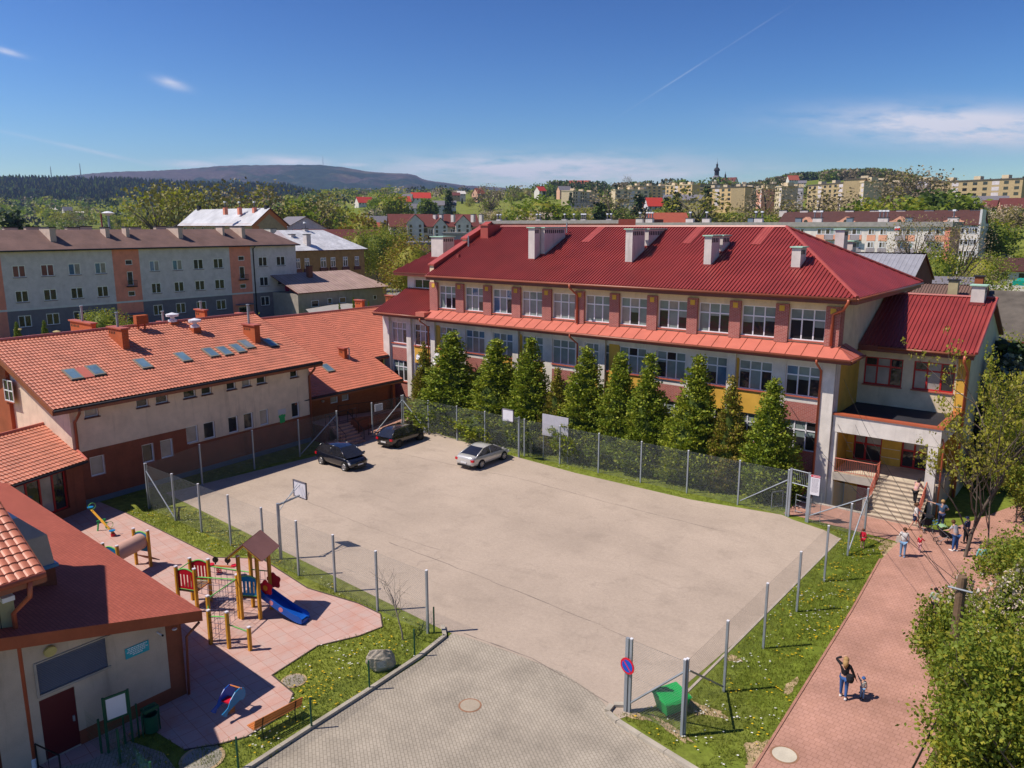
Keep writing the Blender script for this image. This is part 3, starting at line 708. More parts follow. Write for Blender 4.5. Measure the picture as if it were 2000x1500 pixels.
# ---- left, lower block with its own roofs
WLB = Pl((-56.3, 54, 0), (1, 0, 0)); a_, b_ = 0.95, 3.05
mb = MB(); wallgrid(mb, WLB, [0, a_, b_, 6.1], [9.3, 11.55, 12.4, 13.4], lambda u, z: None if a_ < u < b_ and 11.55 < z < 12.4 else mWhite, .12); mb.build('set_back_wall', SCH)
addwin(SCH, WLB, a_, b_, 11.55, 12.4, cols=(.5,), gm=(mGl,), depth=.12, sill=mSill)
slope((-56.75, 49.8, 9.5), (-50.2, 49.8, 9.5), (-56.3, 54, 11.5), (-50.2, 54, 11.5), 'rib', mRoof).build('lower_left_roof', SCH)
m = MB(); m.box(-56.75, 49.78, 9.15, -49.6, 49.86, 9.42, mFascia); m.box(-56.6, 49.86, 9.15, -49.6, 51, 9.2, mFascia); m.build('lower_left_eaves', SCH)
gutter(SCH, (-56.75, 49.72, 9.4), (-49.6, 49.72, 9.4))
slope((-57.3, 53.0, 13.1), (-50.1, 53.0, 13.1), (-55.2, 60, 16.1), (-50.1, 60, 16.1), 'rib', mRoof).build('upper_left_roof', SCH)
slope((-57.3, 67, 13.1), (-57.3, 53.0, 13.1), (-55.2, 60.01, 16.1), (-55.2, 60, 16.1), 'fine', mRoof).build('upper_left_hip', SCH)
m = MB(); m.box(-57.2, 53.02, 12.75, -50.1, 53.1, 13.0, mFascia); m.build('upper_left_eaves', SCH)
chim(-54.9, -53.3, [(56, 57.6)], 16.4, base=lambda y: 13.1+(y-53)*.43)
chim(-51.9, -50.5, [(58.5, 60.0)], 16.75, base=lambda y: 13.1+(y-53)*.43)
mRb = MB(); mRb.box(-50.8, 49.6, 9.46, -49.7, 50.6, 9.85, mLedge); mRb.build('gutter_box', SCH)
# air conditioners and dishes on the facade
def acunit(P, U_, par, lab, w_=.85, h_=.6, d=.32):
    rz = atan2(U_[1], U_[0]); t = thing('air_conditioner', lab, 'air conditioner', P, None, rz)
    m = MB(); m.box(0, -d-.06, 0, w_, -.06, h_, mPvc); m.build('housing', t, bevel=.02)
    m = MB(); m.disc((w_*.36, -d-.062, h_*.5), h_*.4, (0, -1, 0), mDark, 20, .01)
    for k in range(5): m.box(w_*.36-h_*.4, -d-.075, h_*(.2+.15*k)-.006, w_*.36+h_*.4, -d-.064, h_*(.2+.15*k)+.006, mGal)
    m.build('fan_grille', t); m = MB(); m.box(.1, -.4, -.05, .13, .02, 0, mGal); m.box(w_-.13, -.4, -.05, w_-.1, .02, 0, mGal); m.build('bracket', t); return t
for px, py, s_ in ((776, 690, 'left of the two white air conditioners under the school window'), (789, 691, 'right of the two white air conditioners under the school window'), (806, 775, 'white air conditioner low on the school wall beside the dark thuja')):
    p = onY(px, py, 50.75); acunit((p.x, 50.98, p.z), (1, 0), SCH, s_, .8, .75)
def dish(P, dirv, r, lab):
    t = thing('satellite_dish', lab, 'satellite dish', P); m = MB(); dirv = V(dirv).normalized(); a = dirv.orthogonal().normalized(); b = dirv.cross(a)
    vs = [V(P)+dirv*.0]; R_ = [0, .4, .75, 1]; vs = []
    fs = []
    for i, q in enumerate(R_):
        for k in range(20):
            an = 2*pi*k/20; vs.append(V(P)+(a*cos(an)+b*sin(an))*r*q+dirv*(.18*r*q*q))
    for i in range(3):
        for k in range(20): fs.append((i*20+k, i*20+(k+1) % 20, (i+1)*20+(k+1) % 20, (i+1)*20+k))
    m.add(vs, fs, mPvc); m.build('reflector', t, True)
    m = MB(); m.tube([V(P)-ZZ*r*.9, V(P)+dirv*r], .02, mGal); m.tube([V(P), V(P)-dirv*.4], .03, mGal); m.build('feed_arm', t); return t
p = onY(854, 700, 50.5); dish(p, (-.3, -1, .35), .55, 'larger white satellite dish on the ochre school wall by the first conifer')
p = onY(817, 697, 50.5); dish(p, (-.1, -1, .3), .28, 'small white satellite dish high on the ochre school wall')
# ======================= entrance wing =======================
WW = Pl((-14.3, 56.3, 0), (1, 0, 0)); xw = -7.65; L_ = xw+14.3
wins = [(.32, 2.75, 6.85, 8.75), (3.4, 5.85, 6.85, 8.75)]
def cw(u, z):
    for a, b, c, d in wins:
        if a < u < b and c < z < d: return None
    if u > 5.95: return mYellow
    if z < 1.8: return mYellow
    if z < 4.6: return mYellow
    return mCream
mb = MB(); wallgrid(mb, WW, [0, .32, .6, 2.35, 2.75, 3.4, 3.65, 5.7, 5.85, 5.95, L_], [-1.5, 1.8, 4.2, 4.6, 5.7, 6.85, 8.75, 9.7], lambda u, z: mYellow if (4.2 < z < 4.6 and u < 5.95) else cw(u, z), .2)
SW = Pl((xw, 56.3, 0), (0, 1, 0))
gsh = MB()
mGreyG = M('grey_green_gable_plaster', (.42, .44, .36), dirt=.2)
gsh.face([SW.p(0, 0), SW.p(12, 0), SW.p(12, 9.7), SW.p(5.5, 12.4), SW.p(0, 9.7)], mGreyG); gsh.build('gable_wall', SCH)
LW = Pl((-14.3, 54.8, 0), (1, 0, 0)); DW = [(.45, 2.25), (3.45, 5.3)]
wallgrid(mb, LW, [.02, .45, 2.25, 3.45, 5.3, 5.98], [1.8, 4.15, 4.6], lambda u, z: None if z < 4.15 and any(a < u < b for a, b in DW) else mYellow, .15)
for z in (2.3, 2.9, 3.5, 4.1):
    for a, b in ((.03, .4), (2.3, 3.4)): mb.box(LW.p(a, 0).x, 54.785, z, LW.p(b, 0).x, 54.81, z+.03, mWhite)
for z in (6.0, 6.9, 7.8): mb.box(-8.3, 56.285, z, xw+.02, 56.31, z+.04, mWhite)
mb.build('wing_wall', SCH)
mb = MB(); mb.box(xw-.15, 55.3, 4.0, xw+.05, 56.3, 9.0, mYellow) if False else None
for a, b, c, d in wins: addwin(SCH, WW, a, b, c, d, cols=(.33, .67), rows=(.68,), fm=mRedF, gm=(mGlC, mGl, mGlC, mGlC, mGl, mGl), depth=.2, sill=mSill, fr=.09)
addwin(SCH, LW, .45, 2.25, 1.8, 4.15, cols=(.42,), rows=(.5,), fm=mRedF, gm=(mGl, mGlC), depth=.2, fr=.1, name='entrance_door')
addwin(SCH, LW, 3.45, 5.3, 1.8, 4.15, cols=(.42,), rows=(.5,), fm=mRedF, gm=(mGl, mGlC), depth=.2, fr=.1, name='entrance_door')
slope((-14.25, 55.5, 9.65), (-7.35, 55.5, 9.65), (-14.25, 61.8, 12.65), (-7.35, 61.8, 12.65), 'rib', mRoof).build('wing_roof', SCH)
slope((-7.35, 68.1, 9.65), (-14.25, 68.1, 9.65), (-7.35, 61.8, 12.65), (-14.25, 61.8, 12.65), 'fine', mRoof).build('wing_roof_back', SCH)
m = MB(); m.tube([(-14.2, 61.8, 12.7), (-7.3, 61.8, 12.7)], .11, mRc); m.tube([(-7.3, 55.5, 9.7), (-7.3, 61.8, 12.7)], .1, mRc); m.build('wing_ridge_cap', SCH)
m = MB(); m.box(-14.25, 55.52, 9.25, -7.4, 55.6, 9.55, mFascia); m.box(-14.2, 55.6, 9.25, -7.5, 56.3, 9.32, mFascia); m.build('wing_eaves', SCH)
gutter(SCH, (-13, 55.42, 9.55), (-7.35, 55.42, 9.55))
pipe(SCH, [(-7.9, 55.42, 9.5), (-7.9, 55.42, 9.1), (-7.75, 56.15, 8.4), (-7.75, 56.15, 0)], .09)
chim(-8.75, -7.95, [(60.9, 61.7)], 13.5, base=lambda y: 12.3)
# canopy, landing, steps
m = MB()
m.box(-14.25, 51.0, 4.5, -8.0, 51.3, 5.62, mWhite); m.box(-8.3, 51.3, 4.5, -8.0, 56.3, 5.62, mWhite); m.box(-14.25, 51.3, 4.6, -8.3, 56.3, 4.8, mWhite)
o = m.build('canopy', SCH)
m = MB(); m.box(-14.25, 51.3, 5.0, -8.3, 56.28, 5.5, mDark); m.build('canopy_roof_felt', o)
m = MB(); m.box(-14.3, 50.92, 5.6, -7.92, 51.36, 5.72, mPipe); m.box(-8.34, 51.36, 5.6, -7.92, 56.3, 5.72, mPipe); m.build('canopy_coping', o)
m = MB(); m.box(-8.65, 51.02, 0, -8.1, 51.35, 4.5, mWhite); m.build('canopy_column', SCH)
m = MB(); m.box(-14.28, 51.03, -1.3, -13.95, 51.35, 4.5, mWhite); m.build('canopy_column', SCH)
pipe(SCH, [(-7.95, 51.2, 5.0), (-7.85, 51.2, 4.6), (-7.85, 51.2, 0)], .05)
mStep = M('worn_sandstone_steps', (.50, .42, .32), var=.2, dirt=.35, bmp=.2)
m = MB(); m.box(-14.0, 51.0, 1.3, -11.45, 56.3, 1.8, mConc); m.box(-11.45, 51.9, 0, -8.0, 56.3, 1.8, mConc); m.face([(-14, 51, 1.804), (-11.45, 51, 1.804), (-11.45, 56.25, 1.804), (-14, 56.25, 1.804)], mStep); m.face([(-11.45, 51.9, 1.804), (-8, 51.9, 1.804), (-8, 56.25, 1.804), (-11.45, 56.25, 1.804)], mStep); m.build('landing', SCH)
m = MB(); n_ = 10
for k in range(n_):
    y = 48.95+k*.295; z = .18*(k+1)
    m.box(-11.35, y, 0.02, -8.35, 51.92, z, mStep)
    m.box(-11.38, y-.03, z-.05, -8.32, y+.06, z+.003, M('step_nosing', (.36, .29, .22)) if k == 0 else bpy.data.materials['step_nosing'])
m.box(-11.55, 48.95, 0.02, -11.35, 51.95, 1.0, mConc); m.build('steps', SCH)
mRail = M('salmon_painted_rail', (.52, .14, .09), rough=.45)
def railing(par, pts, h=.95, bars=.13, name='railing', mat=None, r=.028, mid=None):
    mat = mat or mRail; m = MB(); pts = [V(p) for p in pts]
    m.tube([p+ZZ*h for p in pts], r, mat, 6); m.tube([p+ZZ*.1 for p in pts], r*.7, mat, 6)
    for i in range(len(pts)-1):
        L = (pts[i+1]-pts[i]).length; n_ = max(1, int(L/bars))
        for k in range(n_+1):
            q = pts[i].lerp(pts[i+1], k/n_); big = k in (0, n_)
            m.tube([q+(ZZ*0 if big else ZZ*.1), q+ZZ*h], r if big else r*.4, mat, 5)
    return m.build(name, par)
railing(SCH, [(-13.95, 51.06, 1.8), (-11.4, 51.06, 1.8)])
railing(SCH, [(-11.4, 51.95, 1.8), (-11.4, 49.0, .1)]); railing(SCH, [(-11.4, 51.06, 1.8), (-11.4, 51.95, 1.8)])
railing(SCH, [(-8.5, 51.9, 1.8), (-8.5, 49.0, .1)])
railing(SCH, [(-16.6, 49.6, 0), (-15.6, 49.6, 0), (-15.6, 50.8, 0)])
# steps down to the cellar
m = MB()
for k in range(6): m.box(-16.6+k*.0, 50.6-.0, -1.5, -15.4+k*.28, 51.0, -.25*k-.05, mConc)
m.build('cellar_steps', SCH)
m = MB(); m.box(-14.02, 54.2, -1.5, -11.46, 54.25, 1.3, mYellow); m.box(-13.2, 54.14, -1.5, -12.2, 54.2, .7, mRedF); m.build('cellar_front', SCH)
# ======================= kindergarten wing (tiled roof) =======================
KA = radians(3.65); KU = V((-sin(KA), cos(KA), 0)); KO = V((-50.7, 19.55, 0)); K = Pl(KO, KU)
KG = thing('kindergarten_building', 'two storey beige and brown building with pitched terracotta tile roof and skylights', 'kindergarten', KO)
up_r = [(166, 194, 797, 818), (267, 291, 780, 797), (305, 329, 774, 790), (359, 383, 761, 778), (394, 414, 756, 770), (443, 461, 746, 760), (473, 490, 740, 754), (502, 520, 735, 750), (567, 582, 722, 735)]
lo_r = [(179, 208, 892, 932), (280, 303, 868, 905), (316, 340, 860, 897), (366, 389, 835, 870), (400, 422, 827, 861), (448, 467, 815, 849), (478, 496, 808, 841), (509, 526, 800, 833), (571, 586, 786, 820)]
kw = []
for k, (a, b, c, d) in enumerate(up_r+lo_r):
    u0, z0 = K.uz(a, d); u1, _ = K.uz(b, d-3); _, z1 = K.uz(a, c)
    if k < 9: z0, z1 = 5.62, 6.2
    elif k < 12: z0, z1 = 1.74, 3.03
    else: z0, z1 = 2.33, 3.58
    kw.append((u0, u1, z0, z1))
KL = K.uz(604, 745)[0]; ub = K.uz(366, 834)[0]
us = [0, KL, ub]; zs = [-.1, 6.75, 2.28, 3.52, .35]
for a, b, c, d in kw: us += [a, b]; zs += [c, d]
def ck(u, z):
    for a, b, c, d in kw:
        if a < u < b and c < z < d: return None
    return mCreamK if z > (3.52 if u < ub else 2.28) else mBrickK
mb = MB(); wallgrid(mb, K, us, zs, ck, .16, mCreamK); mb.build('long_wall', KG)
for k, (a, b, c, d) in enumerate(kw):
    gmk = [(mGlC,), (mGl,), (mGl,), (mGl,), (mGl,), (mGl,), (mGlC,), (mGl,), (mGl,), (mGlC,), (mGl,), (mGlC,), (mGlC,), (mGl,), (mGl,), (mGl,), (mGlC,), (mGl,)][k]
    addwin(KG, K, a, b, c, d, gm=gmk, depth=.16, sill=mSillD if k < 9 else None, fr=.075)
# gable wall (faces the playground side) and far gable
LG = 16.6; G = Pl(KO-K.N*LG, K.N)
def zr(u): return 6.75+.4*min(u, LG-u) 
pz = [G.p(0, -.1), G.p(LG, -.1), G.p(LG, 6.75), G.p(LG/2, 6.75+.4*LG/2), G.p(0, 6.75)]
m = MB(); ua, ub2 = LG-10.6, LG-7.6      # brown bay
def gq(a, b, mat):
    h = [G.p(a, -.1), G.p(b, -.1), G.p(b, zr(b)), G.p(a, zr(a))]
    if a < LG/2 < b: h = [G.p(a, -.1), G.p(b, -.1), G.p(b, zr(b)), G.p(LG/2, zr(LG/2)), G.p(a, zr(a))]
    m.face(h, mat)
gq(ub2, LG, mCreamK); gq(0, ua, mCreamK); m.build('gable_wall', KG)
mBk = M('rust_brown_plaster', (.33, .085, .035), var=.14, fine=9)
m = MB(); gb = Pl(G.O-KU*.25, K.N)
m.hexa([gb.p(ua, -.1), gb.p(ub2, -.1), G.p(ub2, -.1), G.p(ua, -.1), gb.p(ua, zr(ua)-.1), gb.p(ub2, zr(ub2)-.1), G.p(ub2, zr(ub2)-.1), G.p(ua, zr(ua)-.1)], mBk); m.build('gable_bay', KG)
u0, z1 = gb.uz(7, 740); u1, z0 = gb.uz(30, 786)
addwin(KG, gb, u0, u1, z0, z1, cols=(.5,), rows=(.5,), depth=-.03, sill=mSill)
m = MB(); g2 = Pl(KO+KU*KL, K.N)
m.face([g2.p(0, 0), g2.p(-LG, 0), g2.p(-LG, 6.7), g2.p(-LG/2, 10), g2.p(0, 6.7)], mCreamK)
m.face([g2.p(-LG, 0), G.p(0, 0), G.p(0, 6.7), g2.p(-LG, 6.7)], mCreamK); m.build('rear_wall', KG)
# roof: front and rear slopes
def kp(u, back, z): return K.p(u, z, -back)
e0, e1 = kp(-1.25, -.8, 6.68), kp(KL+.75, -.8, 6.68); r0, r1 = kp(-1.25, 7.6, 10.04), kp(KL+.75, 7.6, 10.04)
KN_ = (e1-e0).normalized().cross((r0-e0).normalized())
slope(e0, e1, r0, r1, 'tile', mTile).build('roof_front', KG)
b0, b1 = kp(-1.25, 16, 6.68), kp(KL+.75, 16, 6.68)
slope(b1, b0, r1, r0, 'plain', mTile).build('roof_back', KG)
m = MB(); m.tube([r0+ZZ*.05, r1+ZZ*.05], .13, mLedge); m.build('ridge_cap', KG)
mb = MB()
def board(m, a, b, h, t, mat, dz=-.05):
    a, b = V(a), V(b); n_ = (b-a).cross(ZZ).normalized()*t; m.obox(a+ZZ*(dz-h), b-a, n_, ZZ*h, mat)
board(mb, e0+KU*0, e1, .32, .05, mGut); board(mb, e0, r0, .34, -.06, mGut); board(mb, r0, b0, .34, -.06, mGut); board(mb, e1, r1, .34, .06, mGut)
mb.face([e0-ZZ*.36, e1-ZZ*.36, kp(KL, 0, 6.32), kp(0, 0, 6.32)], mGut); mb.build('fascia', KG)
gutter(KG, e0+K.N*.08-ZZ*.1, e1+K.N*.08-ZZ*.1, mDark, .075)
def kpipe(u, z1, z0): pipe(KG, [kp(u, -.8, 6.5), kp(u, -.8, 6.2), kp(u, -.08, 5.5), kp(u, -.08, z0)], .09, mGut)
kpipe(.25, 6, 0); kpipe(KL-.05, 6, 0)
def onplane(px, py, P0, Nn):
    d = ray(px, py); return CAM+d*((V(P0)-CAM).dot(Nn)/d.dot(Nn))
# skylights
mBlu = Glass('skylight_glass', (.12, .20, .27), .05, 1.0); mFr = plain('grey_brown_skylight_frame', (.25, .22, .17))
sv = (r0-e0).normalized()
def skylight(par, px, py, P0, Nn, Uv, Sv, w_=.8, h_=1.35):
    c = onplane(px, py, P0, Nn); m = MB(); n_ = Nn if Nn.z > 0 else -Nn
    o_ = c-Uv*w_/2-Sv*h_/2+n_*.04
    m.obox(o_, Uv*w_, Sv*h_, n_*.1, mFr); m.obox(o_-Sv*.08, Uv*w_, Sv*.08, n_*.07, mDark); o = m.build('skylight', par)
    g = MB(); q = o_+n_*.105+Uv*.1+Sv*.1; g.face([q, q+Uv*(w_-.2), q+Uv*(w_-.2)+Sv*(h_-.22), q+Sv*(h_-.22)], mBlu); g.build('pane', o)
for px, py in [(142, 733), (186, 725), (279, 712), (357, 699), (411, 690), (438, 687), (464, 682), (481, 674), (527, 671)]: skylight(KG, px, py, e0, KN_, KU, sv)
m = MB(); n_ = KN_ if KN_.z > 0 else -KN_
c = onplane(164, 729, e0, KN_); m.obox(c-KU*.4-sv*.7+n_*.05, KU*.75, sv*1.35, n_*.05, mLedge); m.build('flashing', KG)
# clinker chimneys
def kchim(par, P, ty, lx, rx, zb=None, flue=None, cornerpx=None, slots=5, wx=None):
    """P near bottom corner; ty top row, lx / rx pixel columns of the left and right edges"""
    cx = cornerpx; t = onY(cx, ty, P.y); z1 = t.z; x0 = onY(lx, ty, P.y).x; y1 = onX(rx, ty, P.x).y
    if wx: x0 = P.x-wx
    zb = zb if zb is not None else P.z-1.2
    m = MB(); m.box(x0, P.y, zb, P.x, y1, z1-.1, mChim)
    for k in range(slots): m.box(x0+.15+k*.25, P.y-.01, z1-.5, x0+.27+k*.25, P.y+.02, z1-.32, mBlack)
    o = m.build('chimney', par); m = MB(); m.box(x0-.1, P.y-.1, z1-.1, P.x+.1, y1+.1, z1, mSill); m.build('cap', o)
    if flue: m = MB(); q = ((x0+P.x)/2-(.3 if flue > 1.2 else 0), (P.y+y1)/2); m.tube([(*q, z1), (*q, z1+flue)], .09, mGal, 8); m.tube([(*q, z1+flue), (*q, z1+flue+.06)], .14, mGal, 8); m.build('flue', o)
    return o
def kc(px, py, ty, lx, rx, **k):
    P = onplane(px, py, e0, KN_); return kchim(KG, P, ty, lx, rx, cornerpx=px, **k)
kc(241, 684, 642, 211, 250, flue=1.0, slots=4)
kc(499, 672, 635, 474, 507, flue=1.5, slots=4)
P = onX(178, 631, -60); kchim(KG, P, 631, 137, 187, zb=8, flue=1.1, cornerpx=178, slots=6)
P = onX(399, 605, -59.8); kchim(KG, P, 605, 381, 404, zb=8, flue=.6, cornerpx=399, slots=2)
P = onX(492, 614, -59.5); kchim(KG, P, 614, 461, 496, zb=8, flue=0, cornerpx=492, slots=5)
P = onX(327, 630, -59.6); kchim(KG, P, 630, 308, 330, zb=8.4, flue=.8, cornerpx=327, slots=1)
def ventcap(P, s_=.45):
    m = MB(); m.box(P.x-s_*.7, P.y-s_*.7, P.z-.4, P.x+s_*.7, P.y+s_*.7, P.z+.35, mChim); o = m.build('vent_stack', KG)
    m = MB(); m.lathe([(s_*.75, .35), (s_*.75, .5), (s_*.35, .6), (s_*.35, .72), (s_*1.05, .78), (s_*1.1, .95), (0, 1.08)], mPvc, P, 14); m.build('cowl', o)
ventcap(onplane(382, 648, e0, KN_)); ventcap(onX(338, 637, -58.9))
P = onplane(277, 644, e0, KN_); m = MB(); m.box(P.x-.25, P.y-.45, P.z+.45, P.x+.25, P.y+.45, P.z+1.1, mChim); m.box(P.x-.05, P.y-.3, P.z-.1, P.x+.05, P.y-.2, P.z+.5, mChim); m.box(P.x-.05, P.y+.2, P.z-.1, P.x+.05, P.y+.3, P.z+.5, mChim); m.build('vent_box', KG)
u_, z_ = K.uz(160, 857); p = K.p(u_, z_-.05); acunit(p, K.U, KG, 'white air conditioner on the beige wall of the kindergarten corner', 1.0, .72)
mGP = plain('green_paint', (.03, .42, .12)); m = MB(); u_, z_ = K.uz(551, 818)
for a, b, r in ((0, 0, .26), (-.22, .22, .12), (0, .32, .12), (.22, .22, .12), (-.1, -.2, .15), (.12, -.18, .15)): m.disc(K.p(u_+a, z_+b, .02+.002*(a+b)), r, K.N, mGP, 16)
m.build('painted_tree', KG)
m = MB(); u_, z_ = K.uz(543, 811); m.obox(K.p(u_, z_, .01), KU*.75, K.N*.03, ZZ*.42, plain('pale_plate', (.55, .52, .55))); m.build('name_plate', KG)
m = MB(); m.obox(K.p(0, -.05), KU*KL, K.N*.04, ZZ*.4, plain('blue_grey_plinth', (.13, .16, .20))); m.build('plinth', KG)
# ======================= connecting wing =======================
CW = thing('connecting_wing', 'single storey clinker wing with wide orange tile roof between kindergarten and school', 'building wing', (-53, 40, 0))
cs = .42; ex = -52.0; ez = 3.62; rx_ = -64.4; rz_ = ez+(ex-rx_)*cs
mb = MB(); slope((ex, 37.0, ez), (ex, 48.95, ez), (rx_, 37.0, rz_), (rx_, 48.95, rz_), 'tile', mTile2, mb)
xn = -55.85; zn = ez+(ex-xn)*cs
slope((xn, 48.94, zn), (xn, 52.0, zn), (rx_, 48.94, rz_), (rx_, 58.5, rz_), 'tile', mTile2, mb)
mb.build('roof_front', CW); slope((-76, 58, ez), (-76, 37, ez), (rx_, 58, rz_), (rx_, 37, rz_), 'plain', mTile2).build('roof_back', CW)
m = MB(); m.tube([(rx_, 37, rz_+.05), (rx_, 58.5, rz_+.05)], .13, mLedge); m.build('ridge_cap', CW)
m = MB(); board(m, (ex, 37, ez), (ex, 48.95, ez), .26, .05, mGut); board(m, (ex, 48.95, ez), (xn, 48.95, zn), .3, .05, mGut); board(m, (xn, 48.95, zn), (xn, 52, zn), .26, .05, mGut); m.face([(ex, 37, 3.32), (ex, 48.95, 3.32), (-53, 48.95, 3.32), (-53, 37, 3.32)], mGut); m.build('fascia', CW)
gutter(CW, (ex+.08, 37.5, ez-.1), (ex+.08, 48.95, ez-.1), mDark, .06); gutter(CW, (xn+.08, 49, zn-.1), (xn+.08, 52, zn-.1), mDark, .06)
CP = Pl((-53, 37.0, 0), (0, 1, 0)); cwn = []
for a, b, c, d in ((646, 661, 775, 789), (668, 682, 770, 784)):
    u0, z0 = CP.uz(a, d); u1, _ = CP.uz(b, d-2); _, z1 = CP.uz(a, c); cwn.append((u0, u1, z0, z1))
us = [0, 11.6]; zs = [0, 3.6]
for a, b, c, d in cwn: us += [a, b]; zs += [c, d]
mBC = Brick('rust_clinker_brick', (.30, .09, .032), (.25, .07, .025), (.26, .10, .05), ms=.008)
def cc(u, z):
    for a, b, c, d in cwn:
        if a < u < b and c < z < d: return None
    return mBC
mb = MB(); wallgrid(mb, CP, us, zs, cc, .15); mb.box(-56.6, 48.55, 0, -53.01, 48.6, 4.2, mBC); mb.box(-56.9, 48.6, 0, -56.8, 51, 5.0, mBC); mb.build('wall', CW)
for a, b, c, d in cwn: addwin(CW, CP, a, b, c, d, gm=(mGlC,), depth=.15, fr=.08)
wn = Pl((-56.8, 48.6, 0), (0, 1, 0)); addwin(CW, wn, .5, 2.0, 2.7, 4.3, cols=(.5,), depth=-.02, gm=(mGlC,))
m = MB(); m.box(-53.0, 48.3, 0, -52.7, 48.6, 3.4, mBC); m.build('corner_post', CW)
cN = V((cs, 0, 1)).normalized(); cS = V((-1, 0, cs)).normalized()
skylight(CW, 639, 720, (ex, 40, ez), cN, V((0, 1, 0)), cS, .8, 1.3)
P = onplane(673, 702, (ex, 40, ez), cN); kchim(CW, P, 680, 661, 678, cornerpx=673, flue=0, slots=2)
m = MB(); q = P+V((.15, .45, 0)); m.tube([q-ZZ*.2, q+ZZ*1.0], .06, mGal, 6); m.build('flue', CW)
for cx, ty, lx, rx2, X in ((707, 586, 693, 712, -65.5), (767, 577, 753, 772, -65.5)):
    P = onX(cx, ty, X); kchim(CW, P, ty, lx, rx2, zb=7.5, cornerpx=cx, slots=3)
for px, py in ((629, 783), (741, 754)):
    u_, z_ = CP.uz(px, py); m = MB(); m.lathe([(0, -.14), (.12, -.08), (.16, .05), (.1, .1), (0, .1)], mGlC, CP.p(u_, z_, .12), 10); tag(m.build('wall_lamp', loc=CP.p(u_, z_, .1)), 'round wall lamp under the orange tile eave, %s of the two' % ('left' if px < 700 else 'right'), 'lamp')
# ramp with railings and steps
RP = thing('access_ramp', 'red paved switchback ramp with dark railings beside the orange roofed wing', 'ramp', (-50.5, 45, 0))
m = MB(); mRampS = mPath
def wedge(m, x0, x1, y0, y1, z0, z1, mat, side):
    m.add([(x0, y0, -.05), (x1, y0, -.05), (x1, y1, -.05), (x0, y1, -.05), (x0, y0, z0), (x1, y0, z0), (x1, y1, z1), (x0, y1, z1)], [(0, 1, 5, 4), (1, 2, 6, 5), (2, 3, 7, 6), (3, 0, 4, 7)], side)
    m.face([(x0, y0, z0), (x1, y0, z0), (x1, y1, z1), (x0, y1, z1)], mat)
wedge(m, -50.9, -49.6, 42.6, 50.4, .02, .75, mRampS, mBrickK2); wedge(m, -52.2, -49.6, 50.4, 51.0, .75, .75, mRampS, mBrickK2); wedge(m, -52.3, -50.95, 41.5, 50.4, 1.45, .75, mRampS, mBrickK2); wedge(m, -52.6, -50.3, 38.6, 41.5, 1.45, 1.45, mRampS, mBrickK2)
m.build('ramp_body', RP)
mDk = plain('dark_brown_rail', (.06, .022, .015))
for pts in ([(-49.65, 42.6, 0), (-49.65, 50.4, .75)], [(-50.93, 42.6, .1), (-50.93, 50.3, .75)], [(-52.2, 41.5, 1.45), (-52.2, 50.4, .75)], [(-50.35, 38.7, 1.45), (-50.35, 41.5, 1.45), (-50.93, 42.4, 1.3)]): railing(RP, pts, .95, 1.1, mat=mDk, r=.03)
m = MB()
for k in range(7): m.box(-50.3, 39.0, 0, -50.3+.3*(7-k), 41.0, .2*(k+1), mPath)
m.build('steps', RP); railing(RP, [(-50.3, 39.05, 1.4), (-48.3, 39.05, .1)], .9, .6, mat=mBlack); railing(RP, [(-50.3, 40.95, 1.4), (-48.3, 40.95, .1)], .9, .6, mat=mBlack)
# ======================= corridor with tile roof and near building =======================
CR = thing('glazed_corridor', 'low corridor with small terracotta tile roof and red framed glazing beside the kindergarten', 'corridor', (-50, 17, 0))
ea, eb = V((-49.35, 19.75, 3.3)), V((-47.6, 14.6, 3.3)); ra, rb_ = onplane(82, 836, (-54.5, 19.6, 4.75), KU), V((-52.3, 14.6, 4.75)); ra = V((-54.4, 19.75, 4.9)); rb_ = V((-52.65, 14.6, 4.9))
slope(eb, ea, rb_, ra, 'tile', mTile).build('roof', CR)
slope(ra+(ra-ea)*.9-ZZ*2.8, rb_+(ra-ea)*.9-ZZ*2.8, ra, rb_, 'plain', mTile).build('roof_back', CR)
m = MB(); m.tube([ra+ZZ*.05, rb_+ZZ*.05], .12, mLedge); m.tube([ea+ZZ*.05, ra+ZZ*.05], .07, mLedge); m.build('ridge_cap', CR)
gutter(CR, ea+V((.06, 0, -.08)), eb+V((.06, 0, -.08)), mDark, .07)
cU = (ea-eb).normalized(); CC = Pl(V((eb.x, eb.y, 0))-cU.cross(ZZ)*.55, cU); 
us = [0, .9, 4.35, 5.5]; mb = MB(); wallgrid(mb, CC, us, [0, .55, 2.95, 3.3], lambda u, z: None if .9 < u < 4.35 and .55 < z < 2.95 else mBrickK, .2); mb.build('wall', CR)
addwin(CR, CC, .9, 4.35, .55, 2.95, cols=(.25, .5, .75), fm=mRedF, gm=(mGlC, mGl), depth=.2, fr=.1)
NB = thing('shingle_roofed_annex', 'near annex with low brown red shingle roof, dark red door and long louvre', 'annex', (-27, 11, 0))
mShin = Brick('red_shingle_roof', (.40, .105, .07), (.35, .09, .06), (.22, .06, .045), bw=.33, bh=.14, ms=.012, flat=True, var=.08)
A_ = V((-25.8, 13.75, 3.42)); B_ = V((-50.5, 15.0, 3.42)); C_ = V((-50.5, 6.5, 5.35)); D_ = V((-25.8, 6.5, 5.35))
mb = MB(); mb.face([A_, D_, C_, B_][::-1], mShin); dn = ZZ*-.42
mb.face([A_+dn, B_+dn, C_+dn, D_+dn], mBk)
for a, b in ((A_, D_), (B_, A_)): mb.face([a+dn, b+dn, b-ZZ*.001, a-ZZ*.001], mBk)
mb.build('roof', NB)
